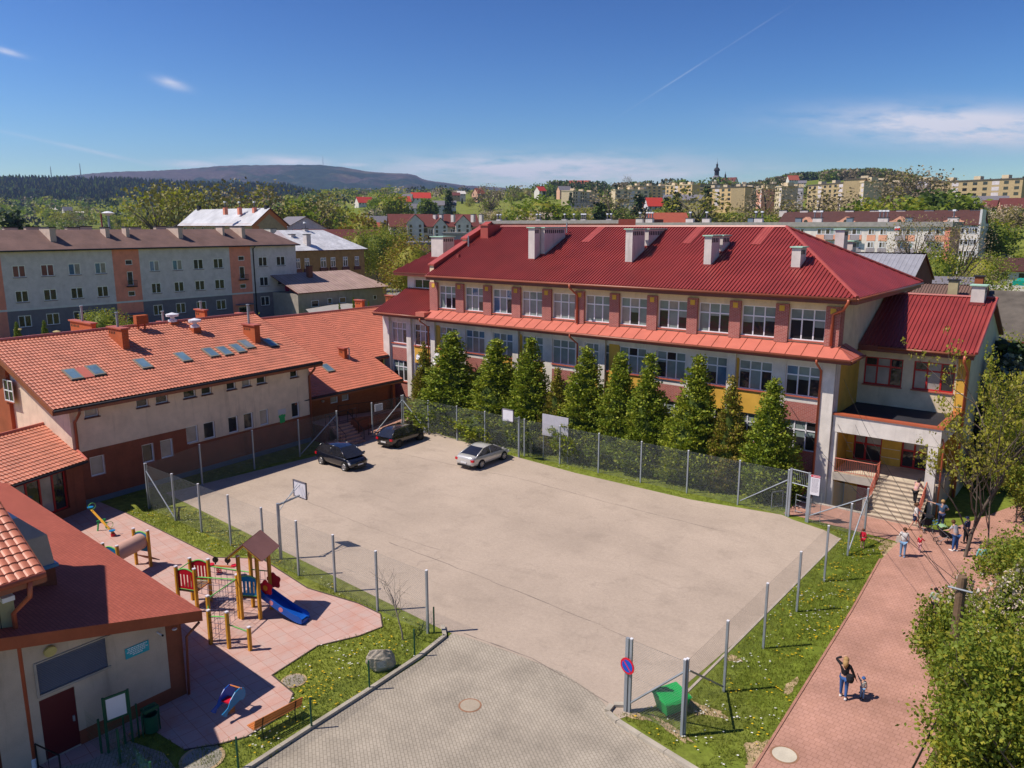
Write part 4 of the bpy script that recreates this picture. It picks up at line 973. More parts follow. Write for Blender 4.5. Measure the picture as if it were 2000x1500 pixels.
m = MB(); m.box(-25.83, 7.8, 5.0, -25.76, 8.0, 5.05, mBk); WN = Pl((-26.4, 7.0, 0), (0, 1, 0))
ops = [(1.25, 2.35, 0.05, 2.25), (1.3, 3.5, 2.45, 3.55)]
def cn(u, z):
    for a, b, c, d in ops:
        if a < u < b and c < z < d: return None
    if u > 5.6 or (z < .55 and u > 2.35): return mBrickK
    return mNB
mNB = M('annex_plaster', (.50, .40, .31), dirt=.4)
mb = MB(); wallgrid(mb, WN, [0, 1.25, 1.3, 2.35, 3.5, 5.6, 6.15], [0, .05, .55, 2.25, 2.45, 3.3, 3.55, 3.1], cn, .12)
hh = lambda u: 3.42+(13.75-(7+u))*.266-.40
mb.face([WN.p(0, 3.55), WN.p(3.5, 3.55), WN.p(3.5, hh(3.5)), WN.p(0, hh(0))], mNB)
mb.box(-26.4, 13.14, 0, -26.9, 13.2, 3.1, mBrickK); mb.face([(-26.4, 13.15, 0), (-26.4, 13.15, 3.1), (-50, 14.4, 3.1), (-50, 14.4, 0)], mBrickK); mb.build('wall', NB)
mDoor = plain('dark_red_door', (.10, .010, .014)); m = MB(); m.box(-26.5, 8.25, .05, -26.45, 9.35, 2.25, mDoor); o = m.build('door', NB)
m = MB(); m.box(-26.45, 9.2, 1.0, -26.40, 9.26, 1.2, mGal); m.build('handle', o)
m = MB(); mLv = plain('grey_louvre', (.22, .21, .24))
m.box(-26.52, 8.3, 2.45, -26.5, 10.5, 3.55, mDark)
for k in range(18): z = 2.47+k*.06; m.obox((-26.5, 8.3, z), (.07, 0, -.035), (0, 2.2, 0), (0, 0, .012), mLv)
m.build('louvre', NB)
m = MB(); [m.box(*q, mGlC) for q in ((-26.41, 8.22, 2.37, -26.36, 10.58, 2.45), (-26.41, 8.22, 3.55, -26.36, 10.58, 3.6), (-26.41, 8.22, 2.45, -26.36, 8.3, 3.55))]; m.build('louvre_frame', NB)
pl_ = plain('teal_sign', (.015, .35, .42)); sg = thing('wall_sign', 'teal information plate with five white text lines on the annex wall', 'sign', (-26.39, 11.1, 2.45))
m = MB(); m.box(-26.39, 11.1, 2.42, -26.37, 11.95, 2.82, pl_); m.build('plate', sg); m = MB(); rr = random.Random(2)
for k, (a, b) in enumerate(((.08, .78), (.1, .72), (.05, .8), (.15, .7), (.25, .6))):
    y = a
    while y < b: wl = rr.uniform(.03, .1); m.box(-26.371, 11.1+y, 2.76-k*.065, -26.366, 11.1+min(b, y+wl), 2.79-k*.065, mPvc); y += wl+.02
m.build('lettering', sg)
for y, z, lab in ((8.75, 3.83, 'round cream bulkhead lamp above the grey louvre'),):
    m = MB(); m.disc((-26.3, y, z), .19, (1, 0, -.2), M('lamp_glass', (.5, .42, .16)), 20, .1); tag(m.build('wall_lamp', loc=(-26.35, y, z)), lab, 'lamp')
m = MB(); m.tube([(-26.4, 12.3, 2.95), (-26.15, 12.35, 2.9)], .035, mPvc, 8); m.tube([(-26.15, 12.35, 2.9), (-26.1, 12.36, 2.89)], .036, mBlack, 8); tag(m.build('security_camera', loc=(-26.4, 12.3, 2.95)), 'small white security camera under the annex eave', 'camera')
m = MB(); m.lathe([(0, -.05), (.09, 0), (.09, .04), (0, .05)], mPvc, (-26.2, 12.85, 2.9), 10); tag(m.build('motion_lamp', loc=(-26.2, 12.85, 2.9)), 'small round white lamp on the brown annex pillar', 'lamp')
pipe(NB, [(-25.8, 13.6, 3.0), (-26.25, 13.3, 2.4), (-26.3, 13.22, 0)], .05, mGut)
# roof lantern on the shingle roof
P = onplane(112, 1142, A_, (A_-D_).cross(B_-A_).normalized()); lt = thing('roof_lantern', 'faceted polycarbonate roof lantern with blue flashing on the shingle roof', 'roof lantern', (P.x, P.y, P.z))
mPoly = M('milky_polycarbonate', (.38, .34, .31), rough=.25, spec=.6); mBf = plain('pale_blue_flashing', (.08, .26, .42), .3)
x1, y1 = P.x, P.y; x0, y0 = x1-3.4, y1-2.2; zb = P.z-.1; zt = P.z+.55+.2
m = MB(); m.box(x0, y0, zb, x1, y1, zt, mBrickK); m.build('curb', lt); m = MB(); m.box(x0-.1, y0-.1, zt, x1+.1, y1+.1, zt+.12, mBf); m.build('flashing', lt)
m = MB(); c0 = [(x0, y0, zt+.12), (x1, y0, zt+.12), (x1, y1, zt+.12), (x0, y1, zt+.12)]; c1 = [(x0+.1, y0+.1, zt+1.25), (x1-.1, y0+.1, zt+1.25), (x1-.1, y1-.1, zt+1.25), (x0+.1, y1-.1, zt+1.25)]; c2 = [(x0+.6, (y0+y1)/2-.3, zt+2.0), (x1-.6, (y0+y1)/2-.3, zt+2.0), (x1-.6, (y0+y1)/2+.3, zt+2.0), (x0+.6, (y0+y1)/2+.3, zt+2.0)]
m.add(c0+c1+c2, [(0, 1, 5, 4), (1, 2, 6, 5), (2, 3, 7, 6), (3, 0, 4, 7), (4, 5, 9, 8), (5, 6, 10, 9), (6, 7, 11, 10), (7, 4, 8, 11), (8, 9, 10, 11)], mPoly); m.build('glazing', lt)
# taller tiled building at the picture's left edge
TB = thing('tall_tiled_building', 'tall near building corner with large tile roof and brown downpipe at the left edge', 'building', (-27, 5, 0))
slope((-26.0, -8, 6.72), (-26.0, 8.75, 6.72), (-36, -8, 11.7), (-36, 8.75, 11.7), 'tile', mTile).build('roof', TB)
m = MB(); board(m, (-26, -8, 6.75), (-26, 8.75, 6.75), .3, .05, mGut); board(m, (-26, 8.75, 6.75), (-36, 8.75, 11.75), .3, .06, mGut); m.face([(-26, -8, 6.4), (-26, 8.75, 6.4), (-26.6, 8.75, 6.4), (-26.6, -8, 6.4)], mGut); m.build('fascia', TB)
gutter(TB, (-25.92, -8, 6.68), (-25.92, 8.75, 6.68), mPipe, .1)
mKh = M('khaki_plaster', (.40, .36, .20), dirt=.4)
m = MB(); m.face([(-26.62, 7.2, 0), (-26.62, 8.0, 0), (-26.62, 8.0, 6.6), (-26.62, 7.2, 6.6)], mKh); m.face([(-26.62, -8, 0), (-26.62, 7.2, 0), (-26.62, 7.2, 6.6), (-26.62, -8, 6.6)], mKh)
m.face([(-26.62, 8.0, 0), (-36, 8.0, 0), (-36, 8.0, 11.4), (-26.62, 8.0, 6.7)], mKh); m.face([(-26.6, -8, 0), (-26.6, 7.25, 0), (-26.6, 7.25, 2.4), (-26.6, -8, 2.4)], mBrickK); m.build('wall', TB)
pipe(TB, [(-25.92, 8.3, 6.6), (-25.95, 8.25, 6.1), (-26.45, 7.9, 5.5), (-26.45, 7.9, .25)], .08, mPipe)
m = MB(); m.lathe([(.11, 0), (.11, .3), (.08, .34), (0, .34)], mPvc, (-26.45, 7.9, 0), 12); m.build('drain_socket', TB)
m = MB(); m.tube([(-26.55, 7.55, 6.2), (-26.55, 7.55, 1.5)], .012, mBlack, 5); m.build('lightning_wire', TB)
m = MB(); m.box(-26.6, 7.6, 6.0, -26.3, 7.95, 6.15, mPvc); m.build('floodlight', TB)
RL = thing('handrail', 'black iron handrail by the dark red door', 'handrail', (-26, 8.3, 0)); railing(RL, [(-26.3, 7.95, 0), (-25.1, 8.2, 0)], .9, .6, mat=mBlack)
flat('door_forecourt', [(-26.4, 6), (-26.4, 10.2), (-23.8, 10.9), (-20.9, 10.5), (-20.9, 5)], .014, mRoadB)
# ======================= background buildings =======================
mGreyB = M('blue_grey_plaster', (.60, .54, .56), dirt=.1); mGreyD = M('dark_grey_plaster', (.17, .155, .18)); mPinkB = M('coral_plaster', (.74, .26, .18), dirt=.1)
mBand = plain('pale_band', (.62, .60, .60)); mBrRoof = M('brown_felt_roof', (.16, .095, .08), var=.2, scale=.4, fine=3); mChP = M('pinkish_render', (.55, .42, .34), dirt=.4)
GB = thing('grey_apartment_block', 'long grey and coral three storey apartment block with brown roof at the left', 'apartment block', (-132, 60, 0))
gy0 = 26.0; gy1 = onX(578, 500, -132).y; GP = Pl((-132, gy0, 0), (0, 1, 0)); GL = gy1-gy0
def gu(px, py=540): return GP.uz(px, py)[0]
secs = [[(24, 50), (80, 106), (134, 158), (186, 208)], [(293, 312), (338, 357), (379, 398), (418, 437)], [(506, 523), (541, 558)]]
rows = [(9.85, 11.65), (6.1, 7.85), (2.3, 4.1)]
pink = [(gu(223), gu(275)), (gu(451), gu(492)), (gu(-45), gu(5))]
gws = []
for s_ in secs:
    for a, b in s_:
        u0, u1 = gu(a, 530), gu(b, 528)
        for z0, z1 in rows: gws.append((u0, u1, z0, z1))
stw = []
for i, (a, b) in enumerate(((245, 259), (466, 478))):
    u0, u1 = gu(a, 516), gu(b, 516); stw += [(u0, u1, 11.1, 11.95), (u0+.1, u1-.1, 7.7, 10.0), (u0, u1, 5.9, 6.75), (u0-.6, u1+.5, .3, 2.5)]
us = [0, GL]; zs = [0, .8, 4.85, 5.15, 13.7]
for a, b in pink: us += [max(0, a), b]
for a, b, c, d in gws+stw: us += [a, b]; zs += [c, d]
def cg(u, z):
    for a, b, c, d in gws+stw:
        if a < u < b and c < z < d: return None
    if 4.85 < z < 5.15: return mBand
    if z < .8: return mGreyD
    for a, b in pink:
        if a < u < b: return mPinkB
    return mGreyB if z > 5 else mGreyD
mb = MB(); wallgrid(mb, GP, us, zs, cg, .15); q = Pl((-132, gy1, 0), (-1, 0, 0)); mb.face([q.p(0, 0), q.p(11, 0), q.p(11, 13.7), q.p(5.5, 16.7), q.p(0, 13.7)], mGreyB); mb.face([(-143, gy0, 0), (-132, gy0, 0), (-132, gy0, 13.7), (-143, gy0, 13.7)], mGreyB); mb.build('wall', GB)
mCurt = Glass('red_curtained_glass', (.16, .05, .045), .15); mFrB = plain('pale_window_surround', (.78, .76, .76))
for i, (a, b, c, d) in enumerate(gws):
    addwin(GB, GP, a, b, c, d, cols=(.5,), gm=(mCurt, mCurt) if i in (0, 3) else ((mGlS, mGlC) if i in (6, 9, 12, 15) else (mGl, mGl)), depth=.1, sill=mSillD, fr=.12, fm=mFrB)
for i, (a, b, c, d) in enumerate(stw): addwin(GB, GP, a, b, c, d, depth=.1, fr=.1, fm=mFrB, name='door' if i % 4 == 3 else 'window')
m = MB()
for a, b, c, d in stw:
    if c == 7.7:
        m = MB(); m.obox(GP.p(a-.3, c-.25, 0), KU*0+V((0, 1, 0))*(b-a+.6), V((.7, 0, 0)), ZZ*.15, mBlack)
        for k in range(9): m.obox(GP.p(a-.3+k*(b-a+.55)/8, c-.1, .66), V((0, .04, 0)), V((.03, 0, 0)), ZZ*.9, mBlack)
        m.obox(GP.p(a-.3, c+.8, .66), V((0, b-a+.6, 0)), V((.04, 0, 0)), ZZ*.05, mBlack); m.build('balcony', GB)
    if c == .3: m = MB(); m.obox(GP.p(a-.6, d+.35, 0), V((0, b-a+1.2, 0)), V((1.2, 0, 0)), ZZ*.2, mGreyD); m.build('porch_roof', GB)
slope((-131.2, gy0, 13.9), (-131.2, gy1+.5, 13.9), (-137.7, gy0, 16.9), (-137.7, gy1-3.5, 16.9), 'plain', mBrRoof).build('roof_front', GB)
slope((-144, gy1+.5, 13.9), (-144, gy0, 13.9), (-137.7, gy1-3.5, 16.9), (-137.7, gy0, 16.9), 'plain', mBrRoof).build('roof_back', GB)
slope((-131.2, gy1+.5, 13.9), (-144, gy1+.5, 13.9), (-137.7, gy1-3.5, 16.9), (-137.71, gy1-3.5, 16.9), 'plain', mBrRoof).build('roof_hip', GB)
gutter(GB, (-131.1, gy0, 13.8), (-131.1, gy1+.5, 13.8), mBlack, .13); pipe(GB, [(-131.1, gu(497)+gy0, 13.7), (-131.9, gu(497)+gy0, 13.2), (-131.9, gu(497)+gy0, 0)], .1, mBlack)
gN = V((3, 0, 6.5)).normalized()
for px, by, ty, lx, rx2 in ((99, 472, 445, 76, 108), (207, 464, 445, 195, 213), (247, 463, 444, 237, 252), (349, 466, 444, 323, 356), (435, 460, 443, 421, 438), (473, 465, 443, 448, 478)):
    P = onplane(px, by, (-131.2, 40, 13.9), gN); t = onY(px, ty, P.y); x0 = onY(lx, ty, P.y).x; y1 = onX(rx2, ty, P.x).y
    m = MB(); m.box(max(x0, P.x-4), P.y, P.z-1, P.x, y1, t.z, mChP); o = m.build('chimney', GB); m = MB(); m.box(max(x0, P.x-4)-.1, P.y-.1, t.z, P.x+.1, y1+.1, t.z+.15, mDark); m.build('cap', o)
for px, ty in ((60, 444), (140, 445), (165, 443), (262, 444), (312, 443), (18, 445)):
    P = onX(px, ty, -139.5); m = MB(); m.box(P.x-1, P.y-.7, 15.5, P.x, P.y+1.2, P.z, mChP); m.box(P.x-1.1, P.y-.8, P.z, P.x+.1, P.y+1.3, P.z+.15, mDark); m.build('chimney', GB)
P = onX(211, 418, -141); m = MB(); m.tube([(P.x, P.y, 15.5), (P.x, P.y, P.z)], .18, mGal, 8); m.lathe([(.2, 0), (.55, .15), (1.1, .45), (.5, .7), (0, .8)], mPvc, (P.x, P.y, P.z-.3), 14); m.build('mushroom_flue', GB)
P = onX(197, 417, -141); m = MB(); m.tube([(P.x, P.y, 15.5), (P.x, P.y, P.z)], .15, mRedSheet, 8); m.build('flue', GB)
mClo = plain('magenta_towel', (.55, .01, .12)); u_, z_ = GP.uz(560, 560); m = MB(); m.obox(GP.p(u_-.5, z_-.9, .15), V((0, .9, 0)), V((.05, 0, 0)), ZZ*2.2, mClo); tag(m.build('towel', loc=GP.p(u_, z_, .15)), 'magenta towel hanging from a window of the grey apartment block', 'towel')
# ---- generic flat roofed slab between two picture columns, on the plane Y = Yp or X = Xp
def facade_wins(par, pl, lst, gm, fm=None, depth=.1, cols=(.5,), fr=.1):
    for a, b, c, d in lst: addwin(par, pl, a, b, c, d, cols=cols, gm=gm, depth=-.02, fr=fr, fm=fm or mFrB, frame=True)
def boxb(par, pl, L, D, z0, z1, mat, name='wall'):
    """closed box: front on pl, depth D behind it"""
    m = MB(); m.obox(pl.p(0, z0), pl.U*L, -pl.N*D, ZZ*(z1-z0), mat); return m.build(name, par)
def gable(par, pl, L, D, z1, zr_, mat, ov=.5, wall=None, kind='plain', name='roof', mtop=None):
    """ridge parallel to the front"""
    s_ = (zr_-z1)/(D/2); a = pl.p(-ov, z1-ov*s_, ov); b = pl.p(L+ov, z1-ov*s_, ov); r0 = pl.p(-ov, zr_, -D/2); r1 = pl.p(L+ov, zr_, -D/2)
    mb = slope(a, b, r0, r1, kind, mat); a2 = pl.p(-ov, z1-ov*s_, -D-ov); b2 = pl.p(L+ov, z1-ov*s_, -D-ov); slope(b2, a2, r1, r0, kind, mat, mb); o = mb.build(name, par)
    m = MB()
    for u in (0, L): m.face([pl.p(u, z1), pl.p(u, z1, -D), pl.p(u, zr_-.1, -D/2)], wall or mat)
    m.build('gable_triangle', par); return o
def cross(par, pl, L, D, z1, zr_, mat, ov=.5, wall=None):
    """ridge perpendicular to the front"""
    s_ = (zr_-z1)/(L/2); q0, q1 = pl.p(-ov, z1-ov*s_, ov), pl.p(-ov, z1-ov*s_, -D-ov); r0, r1 = pl.p(L/2, zr_, ov), pl.p(L/2, zr_, -D-ov); e0_, e1_ = pl.p(L+ov, z1-ov*s_, ov), pl.p(L+ov, z1-ov*s_, -D-ov)
    mb = slope(q1, q0, r1, r0, 'plain', mat); slope(e0_, e1_, r0, r1, 'plain', mat, mb); mb.build('roof', par)
    m = MB(); m.face([pl.p(0, z1), pl.p(L, z1), pl.p(L/2, zr_-.1)], wall or mat); m.face([pl.p(0, z1, -D), pl.p(L, z1, -D), pl.p(L/2, zr_-.1, -D)], wall or mat); m.build('gable_triangle', par)
def stack(par, P, w_=1.0, h_=1.0, d=.8, mat=None, tubes=0, name='chimney'):
    m = MB(); m.box(P.x-w_/2, P.y-d/2, P.z-1.5, P.x+w_/2, P.y+d/2, P.z+h_, mat or mChP); o = m.build(name, par)
    m = MB(); m.box(P.x-w_/2-.1, P.y-d/2-.1, P.z+h_, P.x+w_/2+.1, P.y+d/2+.1, P.z+h_+.12, mDark); m.build('cap', o)
    for k in range(tubes):
        x = P.x-w_/2+.25+k*(w_-.5)/max(1, tubes-1) if tubes > 1 else P.x
        m = MB(); m.tube([(x, P.y, P.z+h_), (x, P.y, P.z+h_+1.3)], .16, mGreyD, 6); m.box(x-.3, P.y-.25, P.z+h_+1.3, x+.3, P.y+.25, P.z+h_+1.65, mPvc); m.build('flue', o)
    return o
# pink and white five storey blocks behind the school
mFlat = M('grey_roof_felt', (.30, .28, .26), var=.15); mWhB = M('white_block_plaster', (.70, .64, .59), dirt=.3); mPkP = M('peach_panel', (.74, .36, .24)); mGyP = M('grey_panel', (.33, .29, .31))
def slabY(name, lab, Yp, pl_, pr, ytop, mat, D=11, zb=0, edge=mFlat, eh=1.0):
    a = onY(pl_, ytop, Yp); b = onY(pr, ytop, Yp); z1 = (a.z+b.z)/2; pl = Pl((a.x, Yp, 0), (1, 0, 0)); t = thing(name, lab, 'apartment block', (a.x, Yp, zb))
    boxb(t, pl, b.x-a.x, D, zb-4, z1-eh, mat); m = MB(); m.obox(pl.p(-.4, z1-eh, .5), V((b.x-a.x+.8, 0, 0)), V((0, D+1, 0)), ZZ*eh, edge); m.build('roof', t); return t, pl, b.x-a.x, z1
PB, pp_, L_, z1 = slabY('coral_apartment_block', 'long coral apartment block with flat grey roof seen just over the school ridge', 200, 886, 1210, 430.5, mPinkB)
for x in [905, 931, 957]+[1005, 1030, 1061, 1090, 1105, 1137, 1148, 1165, 1190]:
    u0 = pp_.uz(x-9, 440)[0]; addwin(PB, pp_, u0, u0+2.6, z1-3.1, z1-1.6, cols=(.33, .67), gm=(mGl, mGlC), depth=-.02, fr=.12)
    if x < 970: addwin(PB, pp_, u0, u0+2.6, z1-6.0, z1-4.3, cols=(.33, .67), gm=(mGl, mGlC), depth=-.02, fr=.12)
for px, t_ in ((1052, 2), (1121, 1), (1140, 3), (1190, 2), (905, 2), (975, 2), (1103, 1)): stack(PB, onY(px, 431, 206), 1.8, .5, 1, mWhiteC, t_)
m = MB(); a = onY(1208, 428, 196); b = onY(1246, 428, 196); m.box(a.x, 196, 0, b.x, 211, a.z, plain('dark_brick_red', (.20, .035, .022))); m.build('stair_tower', PB)
WB, wp, L_, z1 = slabY('white_apartment_block', 'long white apartment block with peach and grey panels behind the school roof', 178, 1246, 1858, 434, mWhB)
wn_ = []
for r_ in range(5):
    zt = 17.25-.35-r_*2.72; zb_ = zt-1.25
    for a, b, k in ((1550, 1571, 3), (1596, 1630, 4), (1647, 1682, 4), (1696, 1709, 2), (1719, 1732, 2), (1755, 1786, 4), (1812, 1844, 4)):
        u0 = wp.uz(a, 450)[0]; u1 = wp.uz(b, 450)[0]; addwin(WB, wp, u0, u1, zb_, zt, cols=tuple((i+1)/k for i in range(k-1)), gm=(mGl, mGlC, mGl, mGlB), depth=-.02, fr=.12, fm=mPvc)
        if a > 1590:
            m = MB(); m.obox(wp.p(u0-.2, zb_-1.25, .0), V((u1-u0+.4, 0, 0)), V((0, -.06, 0)), ZZ*1.2, mPkP if r_ % 3 == 0 else mGyP); m.build('panel', WB)
        if a in (1596, 1647, 1755, 1812):
            ub_ = u1-1.8 if a == 1596 else u0-.3 if a > 1700 else u1-1.9
            m = MB(); m.obox(wp.p(ub_, zb_-1.1, 0), V((1.9, 0, 0)), V((0, -1.1, 0)), ZZ*.12, mGyP); m.obox(wp.p(ub_, zb_-1.0, 1.04), V((1.9, 0, 0)), V((0, .06, 0)), ZZ*1.0, mGyP); m.obox(wp.p(ub_, zb_-1.0, 0), V((.06, 0, 0)), V((0, -1.1, 0)), ZZ*1.0, mGyP); m.build('balcony', WB)
m = MB(); m.obox(wp.p(L_-.9, 0, .05), V((.95, 0, 0)), V((0, -.05, 0)), ZZ*17.4, mPinkB); m.obox(wp.p(L_+.02, 0, 0), V((0, 11, 0)), V((.05, 0, 0)), ZZ*17.0, mPkP); m.build('coral_strip', WB)
for px, t_ in ((1250, 1), (1269, 3), (1348, 1), (1380, 1), (1482, 2), (1560, 0), (1597, 2), (1660, 0), (1725, 3), (1775, 0), (1862, 1), (1467, 0)):
    stack(WB, onY(px, 433, 184), 2.0 if t_ else 1.3, .8, 1, mWhiteC if t_ else plain('blue_grey_sheet', (.16, .20, .24)), t_)
mFlag = plain('red_flag', (.6, .01, .02)); P = onY(1747, 443, 176.6); m = MB(); m.tube([P-ZZ*1.2, P+ZZ*.3], .03, mGal, 5); m.obox(P, (1.1, 0, .1), (0, .03, 0), (0, 0, -.35), mPvc); m.obox(P-ZZ*.35, (1.1, 0, .1), (0, .03, 0), (0, 0, -.35), mFlag); tag(m.build('flag', loc=P), 'small white and red flag on a top floor balcony of the white block', 'flag')
# block with dark brown tile roof and peach dormers
mBrT = M('dark_brown_tile_roof', (.075, .030, .026), var=.15); a = onY(1520, 436, 225); b = onY(1912, 436, 225)
BT = thing('brown_roofed_apartment_block', 'apartment block with long dark brown tile roof and peach dormers behind the white block', 'apartment block', (a.x, 225, 5)); bp = Pl((a.x, 225, 0), (1, 0, 0)); Lb = b.x-a.x
zt = onY(1700, 437, 225).z; zr_ = onY(1700, 412, 231).z; boxb(BT, bp, Lb, 12, -3, zt, mWhB); gable(BT, bp, Lb, 12, zt, zr_, mBrT, .4, mWhB)
m = MB(); m.obox(bp.p(Lb, -3, .3), V((.5, 0, 0)), V((0, 12.6, 0)), ZZ*(zt+3), mBand); m.obox(bp.p(Lb, zt, -.3+.3), V((.5, 0, 0)), V((0, 6, 0)), ZZ*(zr_-zt), mBand); m.build('fire_wall', BT)
for px in (1574, 1652, 1757, 1862):
    u = bp.uz(px, 430)[0]; m = MB(); m.prism([bp.p(u-2.4, zt-.5, .1), bp.p(u+2.4, zt-.5, .1), bp.p(u+2.4, zt+.6, .1), bp.p(u+1.6, zt+.8, .1), bp.p(u, zt+1.9, .1), bp.p(u-1.6, zt+.8, .1), bp.p(u-2.4, zt+.6, .1)], V((0, 3, 0)), mPkP); o = m.build('dormer', BT)
    m = MB(); m.disc(bp.p(u, zt+.6, .12), .55, (0, -1, 0), mGl, 14); m.build('pane', o)
for px in (1530, 1571, 1600, 1660, 1708, 1760, 1815, 1862, 1905): stack(BT, onY(px, 413, 231), 2.2, .3, .8, mWhiteC, 0)
for r_ in range(6):
    for a in (1868, 1884, 1894): u = bp.uz(a, 470)[0]; addwin(BT, bp, u, u+1.5, zt-2.4-r_*2.8, zt-1.0-r_*2.8, cols=(.5,), depth=-.02, fr=.1)
# beige building with metal roof and orange trim
mBei = M('beige_wall', (.40, .29, .17)); mOrT = plain('orange_trim', (.55, .17, .05)); mZinc = M('weathered_zinc_roof', (.46, .46, .48), var=.2, rough=.5, scale=.3, spec=.5); mZinc2 = M('white_metal_roof', (.60, .60, .62), var=.22, rough=.5, scale=.5, fine=2)
c = atr(492, 437, 235); xa = onY(352, 437, c.y).x; yb = onX(560, 434, c.x).y; zr_ = onX(526, 406, c.x).z
OB = thing('beige_orange_trimmed_building', 'beige building with pale standing seam roof and orange gable trim', 'building', (c.x, c.y, 0)); g_ = Pl(c, (0, 1, 0)); D_ = c.x-xa; Lg = yb-c.y
boxb(OB, g_, Lg, D_, -2, c.z, mBei); cross(OB, g_, Lg, D_, c.z, zr_, mZinc, .7, mBei)
m = MB()
for s_ in ((0, Lg/2), (Lg, Lg/2)):
    a, b = g_.p(s_[0], c.z-.1, .05), g_.p(s_[1], zr_-.25, .05); m.add([a, b, b-ZZ*1.5, a-ZZ*1.5], [(0, 1, 2, 3)], mOrT)
m.obox(g_.p(0, -2, .06), V((0, 2.2, 0)), V((-.05, 0, 0)), ZZ*(c.z+1.4), mOrT); lo = Pl((xa, c.y, 0), (1, 0, 0)); m.obox(lo.p(0, c.z-.7, .1), V((D_, 0, 0)), V((0, .05, 0)), ZZ*.7, mOrT); m.build('trim', OB)
for k in range(7): addwin(OB, lo, 2+k*D_/7.4, 3.6+k*D_/7.4, c.z-2.6, c.z-.9, cols=(.5,), depth=-.02)
for px in (440, 468, 497): stack(OB, onX(px, 409, c.x-5 if px > 480 else c.x-10), 1.0, .6, 1, mPinkB, 1)
for px in (389, 521): stack(OB, onY(px, 407, c.y+Lg/2), 1.1, .7, 1, mDark, 0)
# ochre building with white metal hipped roof
mOch = M('ochre_old_plaster', (.30, .19, .075), dirt=.5, var=.18); X_ = -150; y0 = onX(560, 490, X_).y; y1 = onX(711, 486, X_).y; ze = 11.95
OC = thing('ochre_building', 'old ochre building with white metal hipped roof beyond the grey block', 'building', (X_, y0, 0)); og = Pl((X_, y0, 0), (0, 1, 0)); Lo = y1-y0; boxb(OC, og, Lo, 16, -1, ze, mOch)
rzz = onX(640, 449, X_-8).z; rq = onX(690, 449, X_-8).y
slope((X_+.6, y0, ze), (X_+.6, y1+.7, ze), (X_-8, y0, rzz), (X_-8, min(rq, y1-6), rzz), 'plain', mZinc2).build('roof_front', OC); slope((X_+.6, y1+.7, ze), (X_-16.6, y1+.7, ze), (X_-8, min(rq, y1-6), rzz), (X_-8.01, min(rq, y1-6), rzz), 'plain', mZinc2).build('roof_hip', OC)
for a, b in ((577, 586), (595, 604), (626, 637), (646, 655), (670, 679), (693, 701)):
    u0, u1 = og.uz(a, 515)[0], og.uz(b, 515)[0]; zb_, zt_ = og.uz(a, 523)[1], og.uz(a, 505)[1]; addwin(OC, og, u0, u1, 7.9, 10.2, cols=(.5,), rows=(.68,), depth=-.02, fr=.13, gm=(mGl, mGlS))
    m = MB(); m.obox(og.p(u0-.3, 7.0, 0), V((0, u1-u0+.6, 0)), V((.35, 0, 0)), ZZ*.8, mSillD); m.build('balconet', OC)
P = onplane(600, 477, (X_+.6, y0, ze), V((rzz-ze, 0, 8.6)).normalized()); stack(OC, P, 1.3, 2.2, 1.2, mWhiteC, 0); stack(OC, onX(568, 462, X_-6), 2, .5, 1.2, mWhiteC, 0); stack(OC, onX(596, 452, X_-8), 1, .6, 1, mWhiteC, 1); stack(OC, onX(528, 452, X_-4), 2.4, .6, 1.6, mWhiteC, 0)
# low building with striped metal roof
mStr = Brick('rusty_striped_metal_roof', (.38, .27, .24), (.33, .24, .20), (.22, .13, .13), bw=90, bh=.8, ms=.06, flat=True, rot=0, var=.18)
LX = -124; y0 = onX(592, 575, LX).y-1.2; y1 = onX(755, 560, LX).y; mOld = M('old_grey_plaster', (.33, .29, .25), dirt=.5)
LB = thing('low_outbuilding', 'low grey outbuilding with rusty striped metal roof beside the grey block', 'outbuilding', (LX, y0, 0)); lg = Pl((LX, y0, 0), (0, 1, 0)); Ll = y1-y0; boxb(LB, lg, Ll, 9, 0, 4.8, mOld)
rr_ = onX(722, 525, LX-8).z
slope((LX+.5, y0-.3, 5.0), (LX+.5, y1+.4, 5.0), (LX-8.5, y0-.3, rr_), (LX-8.5, y1-3, rr_), 'fine', mStr).build('roof', LB); slope((LX+.5, y1+.4, 5.0), (LX-9.5, y1+.4, 5.0), (LX-8.5, y1-3, rr_), (LX-8.51, y1-3, rr_), 'plain', mStr).build('roof_hip', LB)
for a, b, c, d in ((608, 622, 586, 600), (640, 648, 582, 594), (663, 675, 580, 592), (729, 735, 576, 585)):
    u0, z0 = lg.uz(a, d); u1, z1_ = lg.uz(b, c); addwin(LB, lg, u0, u1, z0, z1_, depth=-.02, fr=.1, gm=(mGl,) if a != 663 else (mOch,))
m = MB(); m.face([tuple(gp(*q, 2.4)) for q in ((597, 604), (668, 592), (700, 594), (690, 606), (605, 612))], mFlat); m.face([tuple(gp(*q, 2.2)) for q in ((597, 604), (668, 592), (700, 594), (690, 606), (605, 612))], mDark); sh = m.build('canopy_roof'); tag(sh, 'low grey flat carport roof in front of the striped outbuilding', 'carport')
stack(LB, onX(604, 527, LX-6), .9, .7, .9, mBrickK2, 0)
